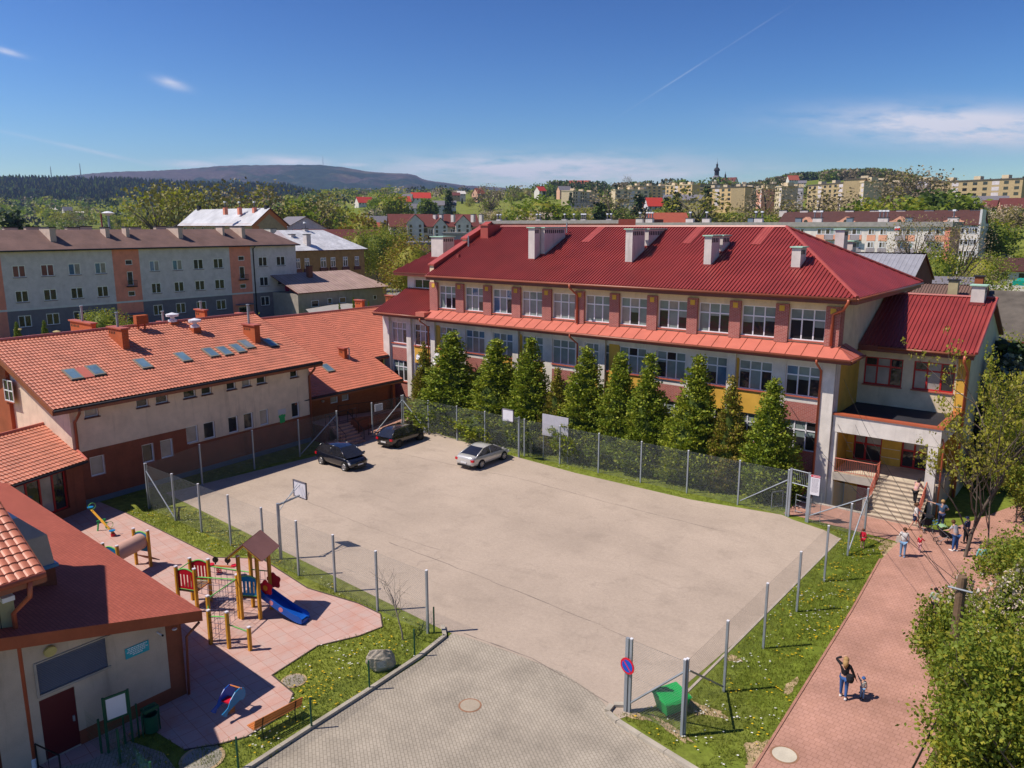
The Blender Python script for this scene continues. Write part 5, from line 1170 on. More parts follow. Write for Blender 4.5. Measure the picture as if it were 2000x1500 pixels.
# small house with white metal roof
HX = -196; y0 = onX(716, 512, HX).y; y1 = onX(770, 510, HX).y; mStn = M('pale_stone_plaster', (.40, .33, .19), dirt=.3)
SH = thing('small_stone_house', 'small old stone house with white metal roof by the street crossing', 'house', (HX, y0, 0)); hg = Pl((HX, y0, 0), (0, 1, 0)); Lh = y1-y0; ze = onX(745, 510, HX).z; boxb(SH, hg, Lh, 9, -1, ze, mStn); zr_ = onX(760, 472, HX-5).z
slope((HX+.5, y0-.5, ze), (HX+.5, y1+.5, ze), (HX-5, y0+2.5, zr_), (HX-5, y1+1, zr_), 'plain', mZinc2).build('roof_front', SH); m = MB(); m.face([(HX, y1, ze), (HX-9, y1, ze), (HX-5, y1, zr_)], mStn); m.build('gable_triangle', SH)
for a, b in ((733, 738), (746, 751), (759, 765), (720, 724)):
    u0, u1 = hg.uz(a, 527)[0], hg.uz(b, 527)[0]; addwin(SH, hg, u0, u1, 2.0, 4.3, cols=(.5,), rows=(.65,), depth=-.02, fr=.15)
stack(SH, onX(742, 470, HX-5), 1.2, .6, 1, mBrickK2, 0); stack(SH, onX(770, 472, HX-5), 1.8, .3, 1, mBrickK2, 0)
# generic houses, placed by direction, distance and size
def house(name, lab, cat, px, py, r, w_, d, h_, hr, wm, rm, rot=0, group=None, axis='long', wins=True):
    """px,py: picture position of the eave centre; stands down to the terrain"""
    P = atr(px, py, r); away = V((P.x, P.y, 0)).normalized(); U_ = (-away).cross(ZZ)*-1; U_ = V((away.y, -away.x, 0)); U_.rotate(Matrix.Rotation(rot, 3, 'Z'))
    g0 = min(th(P.x, P.y)-1.5, P.z-h_); pl = Pl(V((P.x, P.y, 0))-U_*w_/2, U_); t = thing(name, lab, cat, (P.x, P.y, g0), group)
    boxb(t, pl, w_, d, g0, P.z, wm)
    if hr > 0: (gable if axis == 'long' else cross)(t, pl, w_, d, P.z, P.z+hr, rm, .5, wm)
    else: m = MB(); m.obox(pl.p(-.3, P.z, .3), pl.U*(w_+.6), -pl.N*(d+.6), ZZ*.5, rm); m.build('roof', t)
    if wins:
        n_ = max(1, int(w_/3))
        for k in range(n_): addwin(t, pl, (k+.5)*w_/n_-.6, (k+.5)*w_/n_+.6, P.z-2.1, P.z-.7, depth=-.03, fr=.12, frame=False)
    return t, pl, P
mRdT = M('bright_red_tile_roof', (.50, .045, .03)); mRdB = M('brick_red_roof', (.36, .085, .05)); mGyT = M('grey_slate_roof', (.17, .16, .18)); mWhi = M('white_house_wall', (.66, .62, .56)); mPkH = M('pink_house_wall', (.62, .36, .24)); mBr2 = M('brown_red_roof', (.13, .035, .03))
HS = [('grey gabled house behind the ochre building', 598, 446, 270, 17, 12, 9, 4.2, mGreyB, mGyT, .5), ('brown red roofed row house right of the ochre building', 670, 466, 240, 26, 10, 6, 3, mBei, mBr2, .3),
      ('coral roofed cottage among the trees beside the crossing', 722, 443, 330, 9, 8, 3, 2.2, mPkH, mRdB, .2), ('grey roofed cottage with a garden above the coral one', 745, 431, 420, 13, 9, 3, 3, mStn, mGyT, .3),
      ('bright red roofed house on the left slope', 715, 393, 760, 15, 10, 4, 5, mWhi, mRdT, .4), ('small bright red roofed house on the slope', 789, 391, 640, 11, 9, 3, 4, mBei, mRdT, .2),
      ('white gabled house next to the red roof', 805, 389, 650, 7, 9, 4, 5, mWhi, mGyT, 1.3), ('red roofed villa at the top of the slope', 823, 384, 690, 16, 9, 4, 4.5, mWhi, mRdT, .1),
      ('white cottage below the poplar row', 806, 404, 560, 15, 8, 3, 3, mWhi, mGyT, .15), ('grey roofed farmhouse behind the poplars', 868, 398, 560, 16, 9, 3, 3, mWhi, mGyT, 0),
      ('white shed near the skyline field', 902, 376, 900, 9, 8, 4, 3, mWhi, mWhi, .3), ('orange roofed house under the bare trees', 941, 376, 900, 12, 10, 4, 6, mPkH, mRdB, .8),
      ('brown roofed house near the ridge road', 886, 379, 880, 14, 9, 4, 3, mBei, mBr2, .1), ('red roofed house low on the right hill', 1060, 370, 800, 9, 8, 3, 4, mWhi, mRdT, .7),
      ('long red roofed house on the hill top', 1133, 358, 1000, 26, 10, 4, 5, mWhi, mRdB, .1), ('white roofed hall on the hill top', 1152, 358, 1010, 16, 9, 3, 2, mWhi, mWhi, 0), ('grey villa under the hill top trees', 1105, 369, 820, 13, 9, 4, 4, mPkH, mGyT, .4),
      ('vivid red roofed house below the yellow blocks', 1281, 399, 480, 9.5, 8, 4, 4.6, mGreyB, mRdT, .35), ('brown roofed barn left of the vivid red roof', 1264, 401, 500, 10, 8, 3, 3.2, mBei, mBr2, .3),
      ('white flat roofed annex left of the red roof', 1231, 397, 540, 13, 8, 4, 0, mWhi, mFlat, 0), ('low concrete pavilion below the left yellow block', 1137, 397, 560, 16, 10, 6, 0, mGyP, mFlat, 0), ('long purple grey roofed school hall in the trees', 1338, 388, 620, 32, 12, 5, 4, mStn, mGyT, 0),
      ('coral roofed cottage right behind the school ridge', 1308, 433, 290, 14, 9, 3, 3.6, mWhi, mRdB, .3), ('tiny red roofed house on the green field', 1551, 349, 1150, 14, 10, 4, 6, mWhi, mRdB, .4), ('pale villa beside the green field', 1567, 355, 1050, 9, 9, 6, 3, mWhi, mGyT, 0),
      ('pale yellow house on the right slope', 1923, 399, 440, 20, 10, 10, 4.5, M('pale_yellow_wall', (.70, .58, .38)), mGyT, .15), ('white house right of the blossoming tree', 1962, 401, 430, 18, 9, 8, 3, mWhi, mBr2, -.1),
      ('orange tower like house above the white houses', 1936, 387, 480, 8, 8, 7, 1.5, M('orange_wall', (.55, .22, .10)), mBr2, 0), ('peach house at the right picture edge', 1992, 402, 420, 14, 9, 8, 4, mPkH, mBr2, .2), ('white cabin in the valley fields', 113, 407, 1050, 14, 8, 3, 2, mWhi, mWhi, 0),
      ('white cabin right of the valley cabin', 134, 409, 1000, 9, 8, 3, 4, mWhi, mGyT, .3), ('tiny white shed in the valley trees', 156, 413, 800, 6, 5, 2.5, 1, mWhi, mWhi, 0)]
for i, (lab, px, py, r, w_, d, h_, hr, wm, rm, rot) in enumerate(HS):
    house('cottage' if r > 400 else 'house', lab, 'house', px, py+2, r, w_, d, h_, hr, wm, rm, rot, None, 'cross' if 'gabled' in lab else 'long')
# flat roofed pink and grey buildings left of the school
def slab2(name, lab, px0, px1, py, r, D, wm, rm, h_, rot=0, cat='building', roofh=.5):
    a = atr(px0, py, r); b = atr(px1, py, r); w_ = (b-a).length
    return house(name, lab, cat, (px0+px1)/2, py, r, w_, D, h_, 0, wm, rm, rot, wins=False)
slab2('pink_flat_building', 'low pink and white building with flat grey roof left of the school', 797, 852, 478, 165, 14, mPkP, mGyT, 18)
slab2('grey_flat_building', 'plain grey flat roofed building behind the small green capped chimneys', 866, 908, 458, 190, 10, mGyP, mFlat, 16)
# apartment complex with dark red roofs and white gabled bays
AC, ap, P = house('red_roofed_apartment_complex', 'white apartment complex with dark red roofs, gabled bays and glass block columns', 'apartment block', 850, 441, 245, 27, 13, 17, 3.6, M('cream_white_wall', (.60, .52, .44)), mBr2, .12)
for k, (u, wd, zt_) in enumerate(((7.3, 5.0, 1.6), (15.0, 4.2, .6), (22.0, 4.6, 1.4))):
    b2 = Pl(ap.p(u-wd/2, 0, 1.5), ap.U); bay = bpy.data.objects.new('gabled_bay', None)
    m = MB(); m.prism([b2.p(0, P.z-16), b2.p(wd, P.z-16), b2.p(wd, P.z+zt_-.6), b2.p(wd/2, P.z+zt_+1.6), b2.p(0, P.z+zt_-.6)], -ap.N*4, mWhi); o = m.build('gabled_bay', AC)
    m = MB()
    for sgn in (.22, .78):
        for r_ in range(7): m.obox(b2.p(wd*sgn-.35, P.z-1-r_*1.3+zt_*.3, .03), ap.U*.7, -ap.N*.02, ZZ*.85, mGl)
    m.build('glass_block_column', o)
    m = MB(); q = [b2.p(-.4, P.z+zt_-.9, .3), b2.p(wd/2, P.z+zt_+1.85, .3), b2.p(wd+.4, P.z+zt_-.9, .3)]
    for i in range(2): m.add([q[i], q[i+1], q[i+1]-ap.N*6, q[i]-ap.N*6], [(0, 1, 2, 3)], mBr2)
    m.build('bay_roof', o)
for k, u in enumerate((1.0, 3.2, 11.5, 18.2)):
    for r_ in range(3): 
        addwin(AC, ap, u, u+1.2, P.z-2.6-r_*3, P.z-1-r_*3, depth=-.02, fr=.1, cols=(.5,))
        m = MB(); m.obox(ap.p(u-.4, P.z-3.9-r_*3, .9), ap.U*2.1, -ap.N*.9, ZZ*.9, mBr2); m.build('balcony', AC)
for px in (808, 820, 850, 862, 885, 924, 940): stack(AC, onY(px, 424, P.y+3), 1.1, .8, .9, mWhiteC, 0)
# yellow panel blocks on the hill
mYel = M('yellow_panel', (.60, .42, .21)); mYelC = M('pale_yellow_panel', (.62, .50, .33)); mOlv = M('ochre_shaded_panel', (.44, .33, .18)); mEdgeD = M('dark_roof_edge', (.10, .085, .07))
def hillblock(lab, pxl, pyl, rl, pxr, pyr, rr2, hgt, wm, floors, endm=None, dark=.0, D=11):
    a, b = atr(pxl, pyl, rl), atr(pxr, pyr, rr2); z1_ = (a.z+b.z)/2; a.z = b.z = 0; U_ = (b-a); L = U_.length; pl = Pl(a, U_); t = thing('hill_apartment_block', lab, 'apartment block', (a.x, a.y, z1_-hgt))
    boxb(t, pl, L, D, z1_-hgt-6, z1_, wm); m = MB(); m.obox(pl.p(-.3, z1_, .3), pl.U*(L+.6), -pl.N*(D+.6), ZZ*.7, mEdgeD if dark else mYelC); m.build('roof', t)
    nb = max(3, min(13, int(L/5))); fh = hgt/floors
    for i in range(nb):
        for j in range(floors):
            if i % 4 == 2: addwin(t, pl, (i+.15)*L/nb, (i+.85)*L/nb, z1_-fh*(j+1)+.5, z1_-fh*j-.5, depth=-.04, fr=.1, frame=False, gm=(mGreyB,), name='loggia')
            else: addwin(t, pl, (i+.28)*L/nb, (i+.72)*L/nb, z1_-fh*(j+1)+.8, z1_-fh*j-.6, depth=-.04, fr=.1, frame=False)
    for k in range(3):
        m = MB(); m.obox(pl.p(L*(.15+.3*k), z1_+.5, -3), pl.U*3.5, -pl.N*4, ZZ*2.2, mYelC); m.build('roof_shed', t)
    return t
hillblock('leftmost pale yellow block on the hillside', 1119, 379, 700, 1172, 373, 760, 15, mYelC, 5)
hillblock('yellow block with balconies right of the leftmost block', 1202, 372, 680, 1268, 371, 690, 17, mYelC, 5)
hillblock('yellow block stretching behind the first two', 1234, 366, 780, 1312, 362, 800, 14, mYel, 5)
hillblock('yellow block left of the church tower', 1300, 363, 760, 1352, 361, 740, 16, mYel, 5)
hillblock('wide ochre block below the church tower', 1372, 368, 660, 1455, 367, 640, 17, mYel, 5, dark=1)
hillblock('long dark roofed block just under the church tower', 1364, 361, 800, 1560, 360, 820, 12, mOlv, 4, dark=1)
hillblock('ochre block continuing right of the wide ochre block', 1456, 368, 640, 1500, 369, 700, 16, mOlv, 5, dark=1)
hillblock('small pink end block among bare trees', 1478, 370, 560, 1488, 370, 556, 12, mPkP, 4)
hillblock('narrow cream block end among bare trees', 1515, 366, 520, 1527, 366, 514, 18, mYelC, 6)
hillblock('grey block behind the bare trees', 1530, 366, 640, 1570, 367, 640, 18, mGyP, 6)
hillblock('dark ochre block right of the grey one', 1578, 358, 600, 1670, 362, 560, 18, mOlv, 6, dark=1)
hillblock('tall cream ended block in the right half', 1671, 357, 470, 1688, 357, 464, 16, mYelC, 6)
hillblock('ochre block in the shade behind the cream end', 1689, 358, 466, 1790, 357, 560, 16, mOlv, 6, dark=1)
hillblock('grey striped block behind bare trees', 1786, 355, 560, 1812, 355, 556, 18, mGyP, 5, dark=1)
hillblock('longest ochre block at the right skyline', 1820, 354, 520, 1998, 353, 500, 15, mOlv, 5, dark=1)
# church
cp_ = atr(1399, 357, 1050); CT = thing('church', 'pale church tower with dark baroque spire on the skyline', 'church', (cp_.x, cp_.y, cp_.z-22))
m = MB(); m.box(cp_.x-4, cp_.y-4, cp_.z-25, cp_.x+4, cp_.y+4, cp_.z+6.5, mWhi); m.build('tower', CT)
m = MB(); m.lathe([(5.4, 6.3), (5.0, 7.6), (3.2, 8.4), (3.2, 9)], mGyT, (cp_.x, cp_.y, cp_.z), 8); m.lathe([(3.0, 9), (3.0, 14.5), (4.2, 15), (3.6, 17), (2.0, 18.5), (1.2, 19.2), (1.2, 21.5), (1.6, 22), (.5, 23.5), (.12, 26), (.05, 31)], mDark, (cp_.x, cp_.y, cp_.z), 8); m.build('spire', CT)
c2 = atr(1416, 357, 1040); m = MB(); m.box(cp_.x+3, cp_.y-6, cp_.z-25, c2.x+12, cp_.y+9, cp_.z-1, mWhi); m.build('nave', CT)
pn = Pl((cp_.x+3, cp_.y-6, 0), (1, 0, 0)); gable(CT, pn, c2.x+9-cp_.x, 15, cp_.z-1, cp_.z+6, mBr2, .4, mWhi); m = MB(); m.lathe([(1, 5), (1.2, 8), (.3, 11), (.1, 13)], mDark, (c2.x, c2.y, cp_.z), 8); m.build('turret', CT)
# sheds and houses right of the school
WH = thing('grey_metal_warehouse', 'grey metal roofed warehouse behind the hipped end of the school roof', 'warehouse', (-26, 95, 0)); a = onY(1665, 494, 99); b = onY(1810, 494, 99); mWr = M('pale_grey_sheet_roof', (.27, .27, .30), rough=.5)
slope((a.x, 93, 11.3), (b.x, 93, 11.3), (a.x, 99, a.z), (b.x, 99, b.z), 'fine', mWr).build('roof', WH); slope((b.x, 105, 11.3), (a.x, 105, 11.3), (b.x, 99, b.z), (a.x, 99, a.z), 'plain', mWr).build('roof_back', WH)
m = MB(); m.face([(b.x-.2, 93.3, 0), (b.x-.2, 104.7, 0), (b.x-.2, 104.7, 11.3), (b.x-.2, 99, b.z-.1), (b.x-.2, 93.3, 11.3)], mBrickK2); m.face([(a.x, 93.3, 0), (b.x-.2, 93.3, 0), (b.x-.2, 93.3, 11.3), (a.x, 93.3, 11.3)], mGyP); m.build('wall', WH)
mBrS = M('brown_sheet_roof', (.155, .095, .075), rough=.6, var=.1); BH = thing('brown_sheet_roofed_house', 'house with brown ribbed sheet roof behind the entrance wing', 'house', (-18, 86, 0))
a = onY(1779, 552, 90); b = onY(1931, 556, 90); slope((a.x-.3, 79, 6.2), (b.x+.3, 79, 6.2), (a.x, 90, 11.6), (b.x, 90, 11.7), 'rib', mBrS).build('roof', BH); slope((b.x, 101, 6.2), (a.x, 101, 6.2), (b.x, 90, 11.7), (a.x, 90, 11.6), 'plain', mBrS).build('roof_back', BH)
m = MB(); m.box(a.x, 79.6, 0, b.x, 100.4, 6.3, mOch); m.face([(b.x, 79.6, 6), (b.x, 100.4, 6), (b.x, 90, 11.5)], mBrickK2); m.build('wall', BH)
stack(BH, onY(1862, 566, 87.5), .85, .9, .8, mStn, 0); stack(BH, onY(1912, 556, 90.5), .75, .8, .8, mBC, 0)
mOldF = M('old_dark_felt_roof', (.105, .09, .075), var=.3, scale=.7, rough=.95); DH = thing('dark_felt_roofed_house', 'old house with streaked dark felt roof at the right edge', 'house', (-9, 85, 0))
a = onY(1932, 566, 92); slope((a.x+.1, 82, 7.4), (a.x+14, 82, 7.4), (a.x+.1, 92, a.z), (a.x+14, 92, a.z), 'plain', mOldF).build('roof', DH); m = MB(); m.box(a.x+.3, 83, 0, a.x+14, 92, 7.3, mOch); m.build('wall', DH)
GS = thing('white_green_shed', 'white fence panelled yard wall and green shed beyond the dark roof', 'shed', (-10, 120, 0)); a = onY(1933, 556, 118); b = onY(2000, 557, 118); m = MB(); m.box(a.x, 118, 0, b.x+8, 118.3, a.z, mWhi); m.build('panel_wall', GS)
a = onY(1978, 548, 125); m = MB(); m.box(a.x, 125, 0, a.x+12, 132, a.z, plain('green_sheet', (.01, .30, .20))); m.build('shed_wall', GS)
house('white_garage', 'white gabled garage with brown roof at the right edge of the picture', 'garage', 1998, 527, 190, 16, 10, 6, 2.2, mWhi, mBrT, .3)
m = MB(); a = atr(1790, 552, 125); house('grey_hipped_shed', 'low grey roofed shed between the brown roof and the trees', 'shed', 1855, 560, 120, 6, 6, 7, 1.2, mGyP, mGyT, .1)
# street things by the crossing
def lamp(P, lab, h_=8, arm=V((1.5, .5, 0)), grp=None):
    t = thing('street_lamp', lab, 'street lamp', P, grp); m = MB(); m.tube([P, P+ZZ*h_*.92, P+ZZ*h_+arm*.35, P+ZZ*h_*1.02+arm], [.1, .08, .06, .05], mGal, 6); m.build('pole', t); m = MB(); q = P+ZZ*h_*1.02+arm; m.obox(q-V((.1, .1, .05)), arm*.6, V((0, .25, 0)), ZZ*.1, mGal); m.build('lamp_head', t); return t
lamp(gp(744, 548), 'curved grey street lamp at the crossing by the stone house', 5.5, V((3.2, 2.6, 0)))
P = gp(763, 565); t = thing('stop_sign', 'red stop sign on a pole at the street crossing', 'road sign', P); m = MB(); m.tube([P, P+ZZ*2.9], .04, mGal, 6); m.build('pole', t)
tw = (CAM-P); tw.z = 0; tw.normalize(); m = MB(); m.disc(P+ZZ*2.6+tw*.06, .5, tw, mRedF, 8, .03); m.build('sign_plate', t); m = MB(); m.disc(P+ZZ*1.7+tw*.06, .4, tw, plain('blue_sign', (.02, .10, .45)), 4, .03); m.build('sign_plate', t)
text(t, 'STOP', P+ZZ*2.48+tw*.08-tw.cross(ZZ)*-.38, V((-tw.y, tw.x, 0)), .3, mPvc)
P = gp(778, 545); t = thing('crossing_sign', 'small blue pedestrian sign right of the stop sign', 'road sign', P); m = MB(); m.tube([P, P+ZZ*2.6], .04, mGal, 6); m.build('pole', t); m = MB(); m.disc(P+ZZ*2.4+tw*.06, .5, tw, bpy.data.materials['blue_sign'], 4, .03); m.build('sign_plate', t)
# garden lamps by the grey block
for px, py, lab in ((111, 652, 'globe garden lamp in front of the grey block between two thujas'), (35, 648, 'pinkish capped garden lamp left of the thujas by the grey block')):
    P = onX(px, py, -118); g0 = V((P.x, P.y, 0)); t = thing('garden_lamp', lab, 'lamp', g0); m = MB(); m.tube([g0, P], .05, mGal, 6); m.build('pole', t); m = MB(); m.lathe([(.1, -.1), (.45, .25), (.5, .35), (0, .5)], M('lamp_bowl', (.5, .40, .2)), P, 10); m.build('lamp_bowl', t)
# ======================= court fences =======================
mWire = plain('galvanised_wire', (.24, .26, .26), .5); mNetG = plain('green_coated_wire', (.02, .13, .07), .5)
def net(m, A, B, z0, z1, s_=.1, t_=.0026, mat=mWire, vert=False):
    A, B = V(A), V(B); A.z = B.z = 0; L = (B-A).length; d = (B-A)/L; H = z1-z0
    def line(u0, v0, u1, v1):
        a, b = A+d*u0+ZZ*(z0+v0), A+d*u1+ZZ*(z0+v1); w_ = (d*(v1-v0)-ZZ*(u1-u0)).normalized()*t_
        m.face([a-w_, b-w_, b+w_, a+w_], mat)
    if vert:
        k = 0
        while k*s_ < L: line(k*s_, 0, k*s_, H); k += 1
        for j in range(int(H/.2)+1): line(0, j*.2, L, j*.2)
        return
    c = -H
    while c < L:
        u0, u1 = max(c, 0), min(c+H, L)
        if u1-u0 > .02:
            line(u0, u0-c, u1, u1-c); line(u0, H-(u0-c), u1, H-(u1-c))
        c += s_
    for v in (0.02, H*.5, H-.01): line(0, v, L, v)
def fence(name, lab, pts, h=2.95, gaps=(), braces=(), r=.045, mat=None, netmat=None, z0=.06, s_=.1, vert=False, group=None, cat='fence', sq=True):
    t = thing(name, lab, cat, (*pts[0], 0), group); mat = mat or mGal
    for x, y in pts:
        m = MB()
        if sq: m.box(x-r, y-r, 0, x+r, y+r, h, mat); m.box(x-r*1.1, y-r*1.1, h, x+r*1.1, y+r*1.1, h+.03, mPvc if mat is mGal else mat)
        else: m.tube([(x, y, 0), (x, y, h)], r, mat, 8)
        m.build('post', t)
    for i in range(len(pts)-1):
        if i in gaps: continue
        m = MB(); net(m, (*pts[i], 0), (*pts[i+1], 0), z0, h-.05, s_, .0026 if not vert else .003, netmat or mWire, vert); m.build('net', t)
    for a, za, b, zb in braces: m = MB(); m.tube([(*a, za), (*b, zb)], .04, mat, 6); m.build('brace', t)
    return t
fy = 22.15
fence('chain_link_fence', 'tall chain link fence between the playground and the asphalt court', [(x, fy) for x in (-47.0, -43.75, -40.8, -37.75, -34.6, -31.6, -28.7, -25.65, -22.4)], braces=[((-46.9, fy), 2.5, (-43.9, fy), .2)])
fence('chain_link_fence', 'tall chain link fence along the kindergarten wall with an opening by the black car', [(-47.0, 22.2), (-48.4, 26.6), (-48.9, 31.0), (-48.9, 35.0), (-48.9, 38.7), (-48.9, 42.4), (-49.1, 46.2)], gaps=(4,), braces=[((-48.9, 38.6), 2.6, (-48.9, 35.1), .2), ((-49.05, 46.1), 2.6, (-48.9, 42.5), .2)])
FX = [-49.1, -45.85, -42.55, -39.5, -35.5, -32.15, -28.75, -25.3, -21.8, -18.25, -15.15]
fence('chain_link_fence', 'long chain link fence in front of the row of conifers', [(x, 46.0) for x in FX], braces=[((-49.0, 46.0), 2.6, (-46.0, 46.0), .2), ((-15.2, 46.0), 2.3, (-18.1, 46.0), .3)])
fence('chain_link_fence', 'short chain link fence between the gate and the brick path corner', [(-13.75, 45.75), (-10.45, 45.4)], braces=[((-10.5, 45.4), 2.4, (-13.6, 45.7), .5)])
fence('chain_link_fence', 'chain link fence on the grass strip beside the brick path', [(-10.45, y) for y in (45.38, 42.2, 38.2, 34.2, 30.1, 26.1, 22.75)], braces=[((-10.45, 45.3), 2.5, (-10.45, 42.3), .2), ((-10.45, 22.9), 2.45, (-10.45, 25.95), .3)])
fence('chain_link_fence', 'short front piece of chain link fence with the green container behind', [(-10.5, 22.65), (-12.62, 22.7)], braces=[((-10.5, 22.67), 2.5, (-12.6, 22.7), .4)])
m = MB(); m.box(-12.83, 22.63, 0, -12.71, 22.75, 2.95, mGal); o = tag(m.build('sign_post', loc=(-12.77, 22.69, 0)), 'grey square post carrying the round no parking sign', 'post')
sgn = thing('no_parking_sign', 'round blue and red no parking sign at the court entrance', 'road sign', (-12.8, 22.55, 1.9)); c = onY(1225, 1301, 22.56); dn = V((-.15, -1, .0)).normalized()
m = MB(); m.disc(c, .31, dn, plain('sign_red', (.55, .01, .03)), 28, .02); m.build('red_ring', sgn); m = MB(); m.disc(c+dn*.006, .235, dn, plain('sign_blue', (.01, .07, .42)), 28); m.build('blue_field', sgn)
m = MB(); a = dn.cross(ZZ).normalized(); q = (ZZ+a*1.0).normalized(); q2 = q.cross(dn)*.025; m.face([c+dn*.01-q*.24-q2, c+dn*.01-q*.24+q2, c+dn*.01+q*.24+q2, c+dn*.01+q*.24-q2], bpy.data.materials['sign_red']); m.build('diagonal_bar', sgn)
# gate
GT = thing('court_gate', 'grey metal frame gate at the corner by the entrance steps', 'gate', (-14.5, 45.9, 0)); ga, gb_ = V((-15.0, 45.98, 0)), V((-13.85, 45.78, 0))
m = MB(); m.obox(ga-V((.06, .06, 0)), V((.12, 0, 0)), V((0, .12, 0)), ZZ*3.1, mGal); m.build('post', GT); m = MB(); m.obox(gb_-V((.06, .06, 0)), V((.12, 0, 0)), V((0, .12, 0)), ZZ*3.1, mGal); m.build('post', GT)
m = MB(); m.tube([ga+ZZ*3.05, gb_+ZZ*3.05], .03, mGal); m.tube([ga+ZZ*2.2, gb_+ZZ*2.2], .03, mGal)
for k in range(10): q = ga.lerp(gb_, (k+.5)/10); m.tube([q+ZZ*2.2, q+ZZ*3.05], .012, mGal, 5)
m.build('top_panel', GT)
m = MB(); w0, w1 = V((-14.95, 46.1, 0)), V((-15.0, 47.1, 0))
for z in (.15, .5, .85, 1.2): m.tube([(-14.9, 46.9, z), (-13.9, 46.6, z)], .02, mGal, 6)
m.tube([(-14.9, 46.9, 0), (-14.9, 46.9, 1.2)], .025, mGal); m.tube([(-13.9, 46.6, 0), (-13.9, 46.6, 1.2)], .025, mGal); m.build('swing_barrier', GT)
m = MB(); net(m, (-13.78, 45.75, 0), (-13.2, 46.25, 0), .1, 1.9, .1); m.tube([(-13.2, 46.25, 0), (-13.2, 46.25, 1.9)], .02, mGal); m.build('leaf', GT)
for x, lab in ((-15.9, 'left galvanised hand rail by the conifer beside the gate'), ):
    r_ = thing('hand_rail', lab, 'rail', (x, 46.9, 0)); railing(r_, [(x-.4, 46.6, 0), (x, 47.4, 0)], 1.1, .9, mat=mGal, r=.025)
S_ = thing('court_rules_sign', 'white sign with red heading on the court gate post', 'sign', (-13.6, 45.7, 1.6)); a = onY(1582, 965, 45.68); b = onY(1603, 930, 45.68)
mSig = plain('sign_white', (.68, .66, .70)); m = MB(); m.box(a.x, 45.64, a.z, b.x, 45.67, b.z, mSig); m.build('plate', S_); m = MB(); m.box(a.x, 45.632, b.z-.13, b.x, 45.64, b.z, bpy.data.materials['sign_red']); m.build('heading', S_)
m = MB(); rr = random.Random(5)
for k in range(14):
    x = a.x+.07
    while x < b.x-.12: l_ = rr.uniform(.03, .09); m.box(x, 45.634, b.z-.24-k*.062, min(x+l_, b.x-.06), 45.639, b.z-.215-k*.062, mGyP); x += l_+.02
for k in range(6): m.box(a.x+.1+k*.075, 45.628, b.z-.09, a.x+.155+k*.075, 45.631, b.z-.045, mSig)
m.build('lettering', S_)
S_ = thing('fence_notice', 'small pale notice on the fence behind the black car', 'sign', (-48.8, 43, 2)); a = onX(732, 804, -48.86); b = onX(747, 787, -48.86)
m = MB(); m.box(-48.86, a.y, a.z, -48.83, b.y, b.z, mSig); m.build('plate', S_); m = MB()
for k in range(6): m.box(-48.829, a.y+.1, b.z-.12-k*.085, -48.825, b.y-.1-.05*(k % 3), b.z-.085-k*.085, mGyP)
m.build('lettering', S_)
# basketball stands
def bball(lab, base, top, bc, w_=1.15, h_=.85, dirn=1, Yb=24.6):
    t = thing('basketball_stand', lab, 'basketball hoop', base); x, y, _ = base; m = MB(); m.tube([(x, y, 0), (x, y, top)], .085, mGal, 10); m.build('pole', t)
    m = MB(); m.tube([(x, y, top-.1), (bc.x, Yb-dirn*.08, bc.z-h_*.35)], .06, mGal, 8); m.build('arm', t)
    m = MB(); m.tube([(x, y, top-.5), (bc.x-.1, Yb-dirn*.08, bc.z+h_*.35)], .02, mGal, 6); m.tube([(x, y+dirn*.3, top-.1), (bc.x+.15, Yb-dirn*.08, bc.z+h_*.35)], .02, mGal, 6); m.build('stay', t)
    m = MB(); m.box(bc.x-w_/2, Yb-.015, bc.z-h_/2, bc.x+w_/2, Yb+.015, bc.z+h_/2, mSig); o = m.build('backboard', t)
    m = MB(); f = .035
    for q in ((-w_/2, -h_/2, w_/2, -h_/2+f*1.5), (-w_/2, h_/2-f*1.5, w_/2, h_/2), (-w_/2, -h_/2, -w_/2+f*1.5, h_/2), (w_/2-f*1.5, -h_/2, w_/2, h_/2)): m.box(bc.x+q[0], Yb-.04, bc.z+q[1], bc.x+q[2], Yb+.04, bc.z+q[3], mGreyD)
    m.build('frame', o)
    m = MB(); P = [(bc.x+.23*cos(k*pi/10), Yb+dirn*.3+.23*sin(k*pi/10), bc.z-h_*.32) for k in range(21)]; m.tube(P, .012, mGal, 5, False); m.tube([(bc.x, Yb, bc.z-h_*.32), (bc.x, Yb+dirn*.08, bc.z-h_*.32)], .02, mGal, 5)
    for k in range(10):
        a = k*pi/5; m.tube([(bc.x+.23*cos(a), Yb+dirn*.3+.23*sin(a), bc.z-h_*.32), (bc.x+.13*cos(a+.3), Yb+dirn*.3+.13*sin(a+.3), bc.z-h_*.32-.35)], .005, mGal, 3)
    m.build('hoop', t); return t
b0 = gp(549, 1092); bball('basketball stand seen from behind at the playground side of the court', (b0.x, b0.y, 0), onY(547, 985, b0.y).z, onY(586, 956, b0.y+1.75), 1.15, .95, 1, b0.y+1.75)
b0 = gp(1013.5, 893); bball('basketball stand with white board in front of the conifers', (b0.x, b0.y, 0), onY(1013, 814, b0.y).z, onY(992, 811, b0.y-1.2), 1.1, .95, -1, b0.y-1.2)
t = thing('information_board', 'large pale board on posts between the court fence and conifers', 'board', (-33, 47, 0)); a = onY(1059, 849, 46.5); b = onY(1110, 817, 46.5); m = MB(); m.box(a.x, 46.5, a.z, b.x, 46.54, b.z, M('weathered_board', (.42, .41, .46), var=.1)); m.build('panel', t)
for x in (a.x+.06, b.x-.06): m = MB(); m.tube([(x, 46.57, 0), (x, 46.57, b.z)], .03, mGal, 6); m.build('post', t)
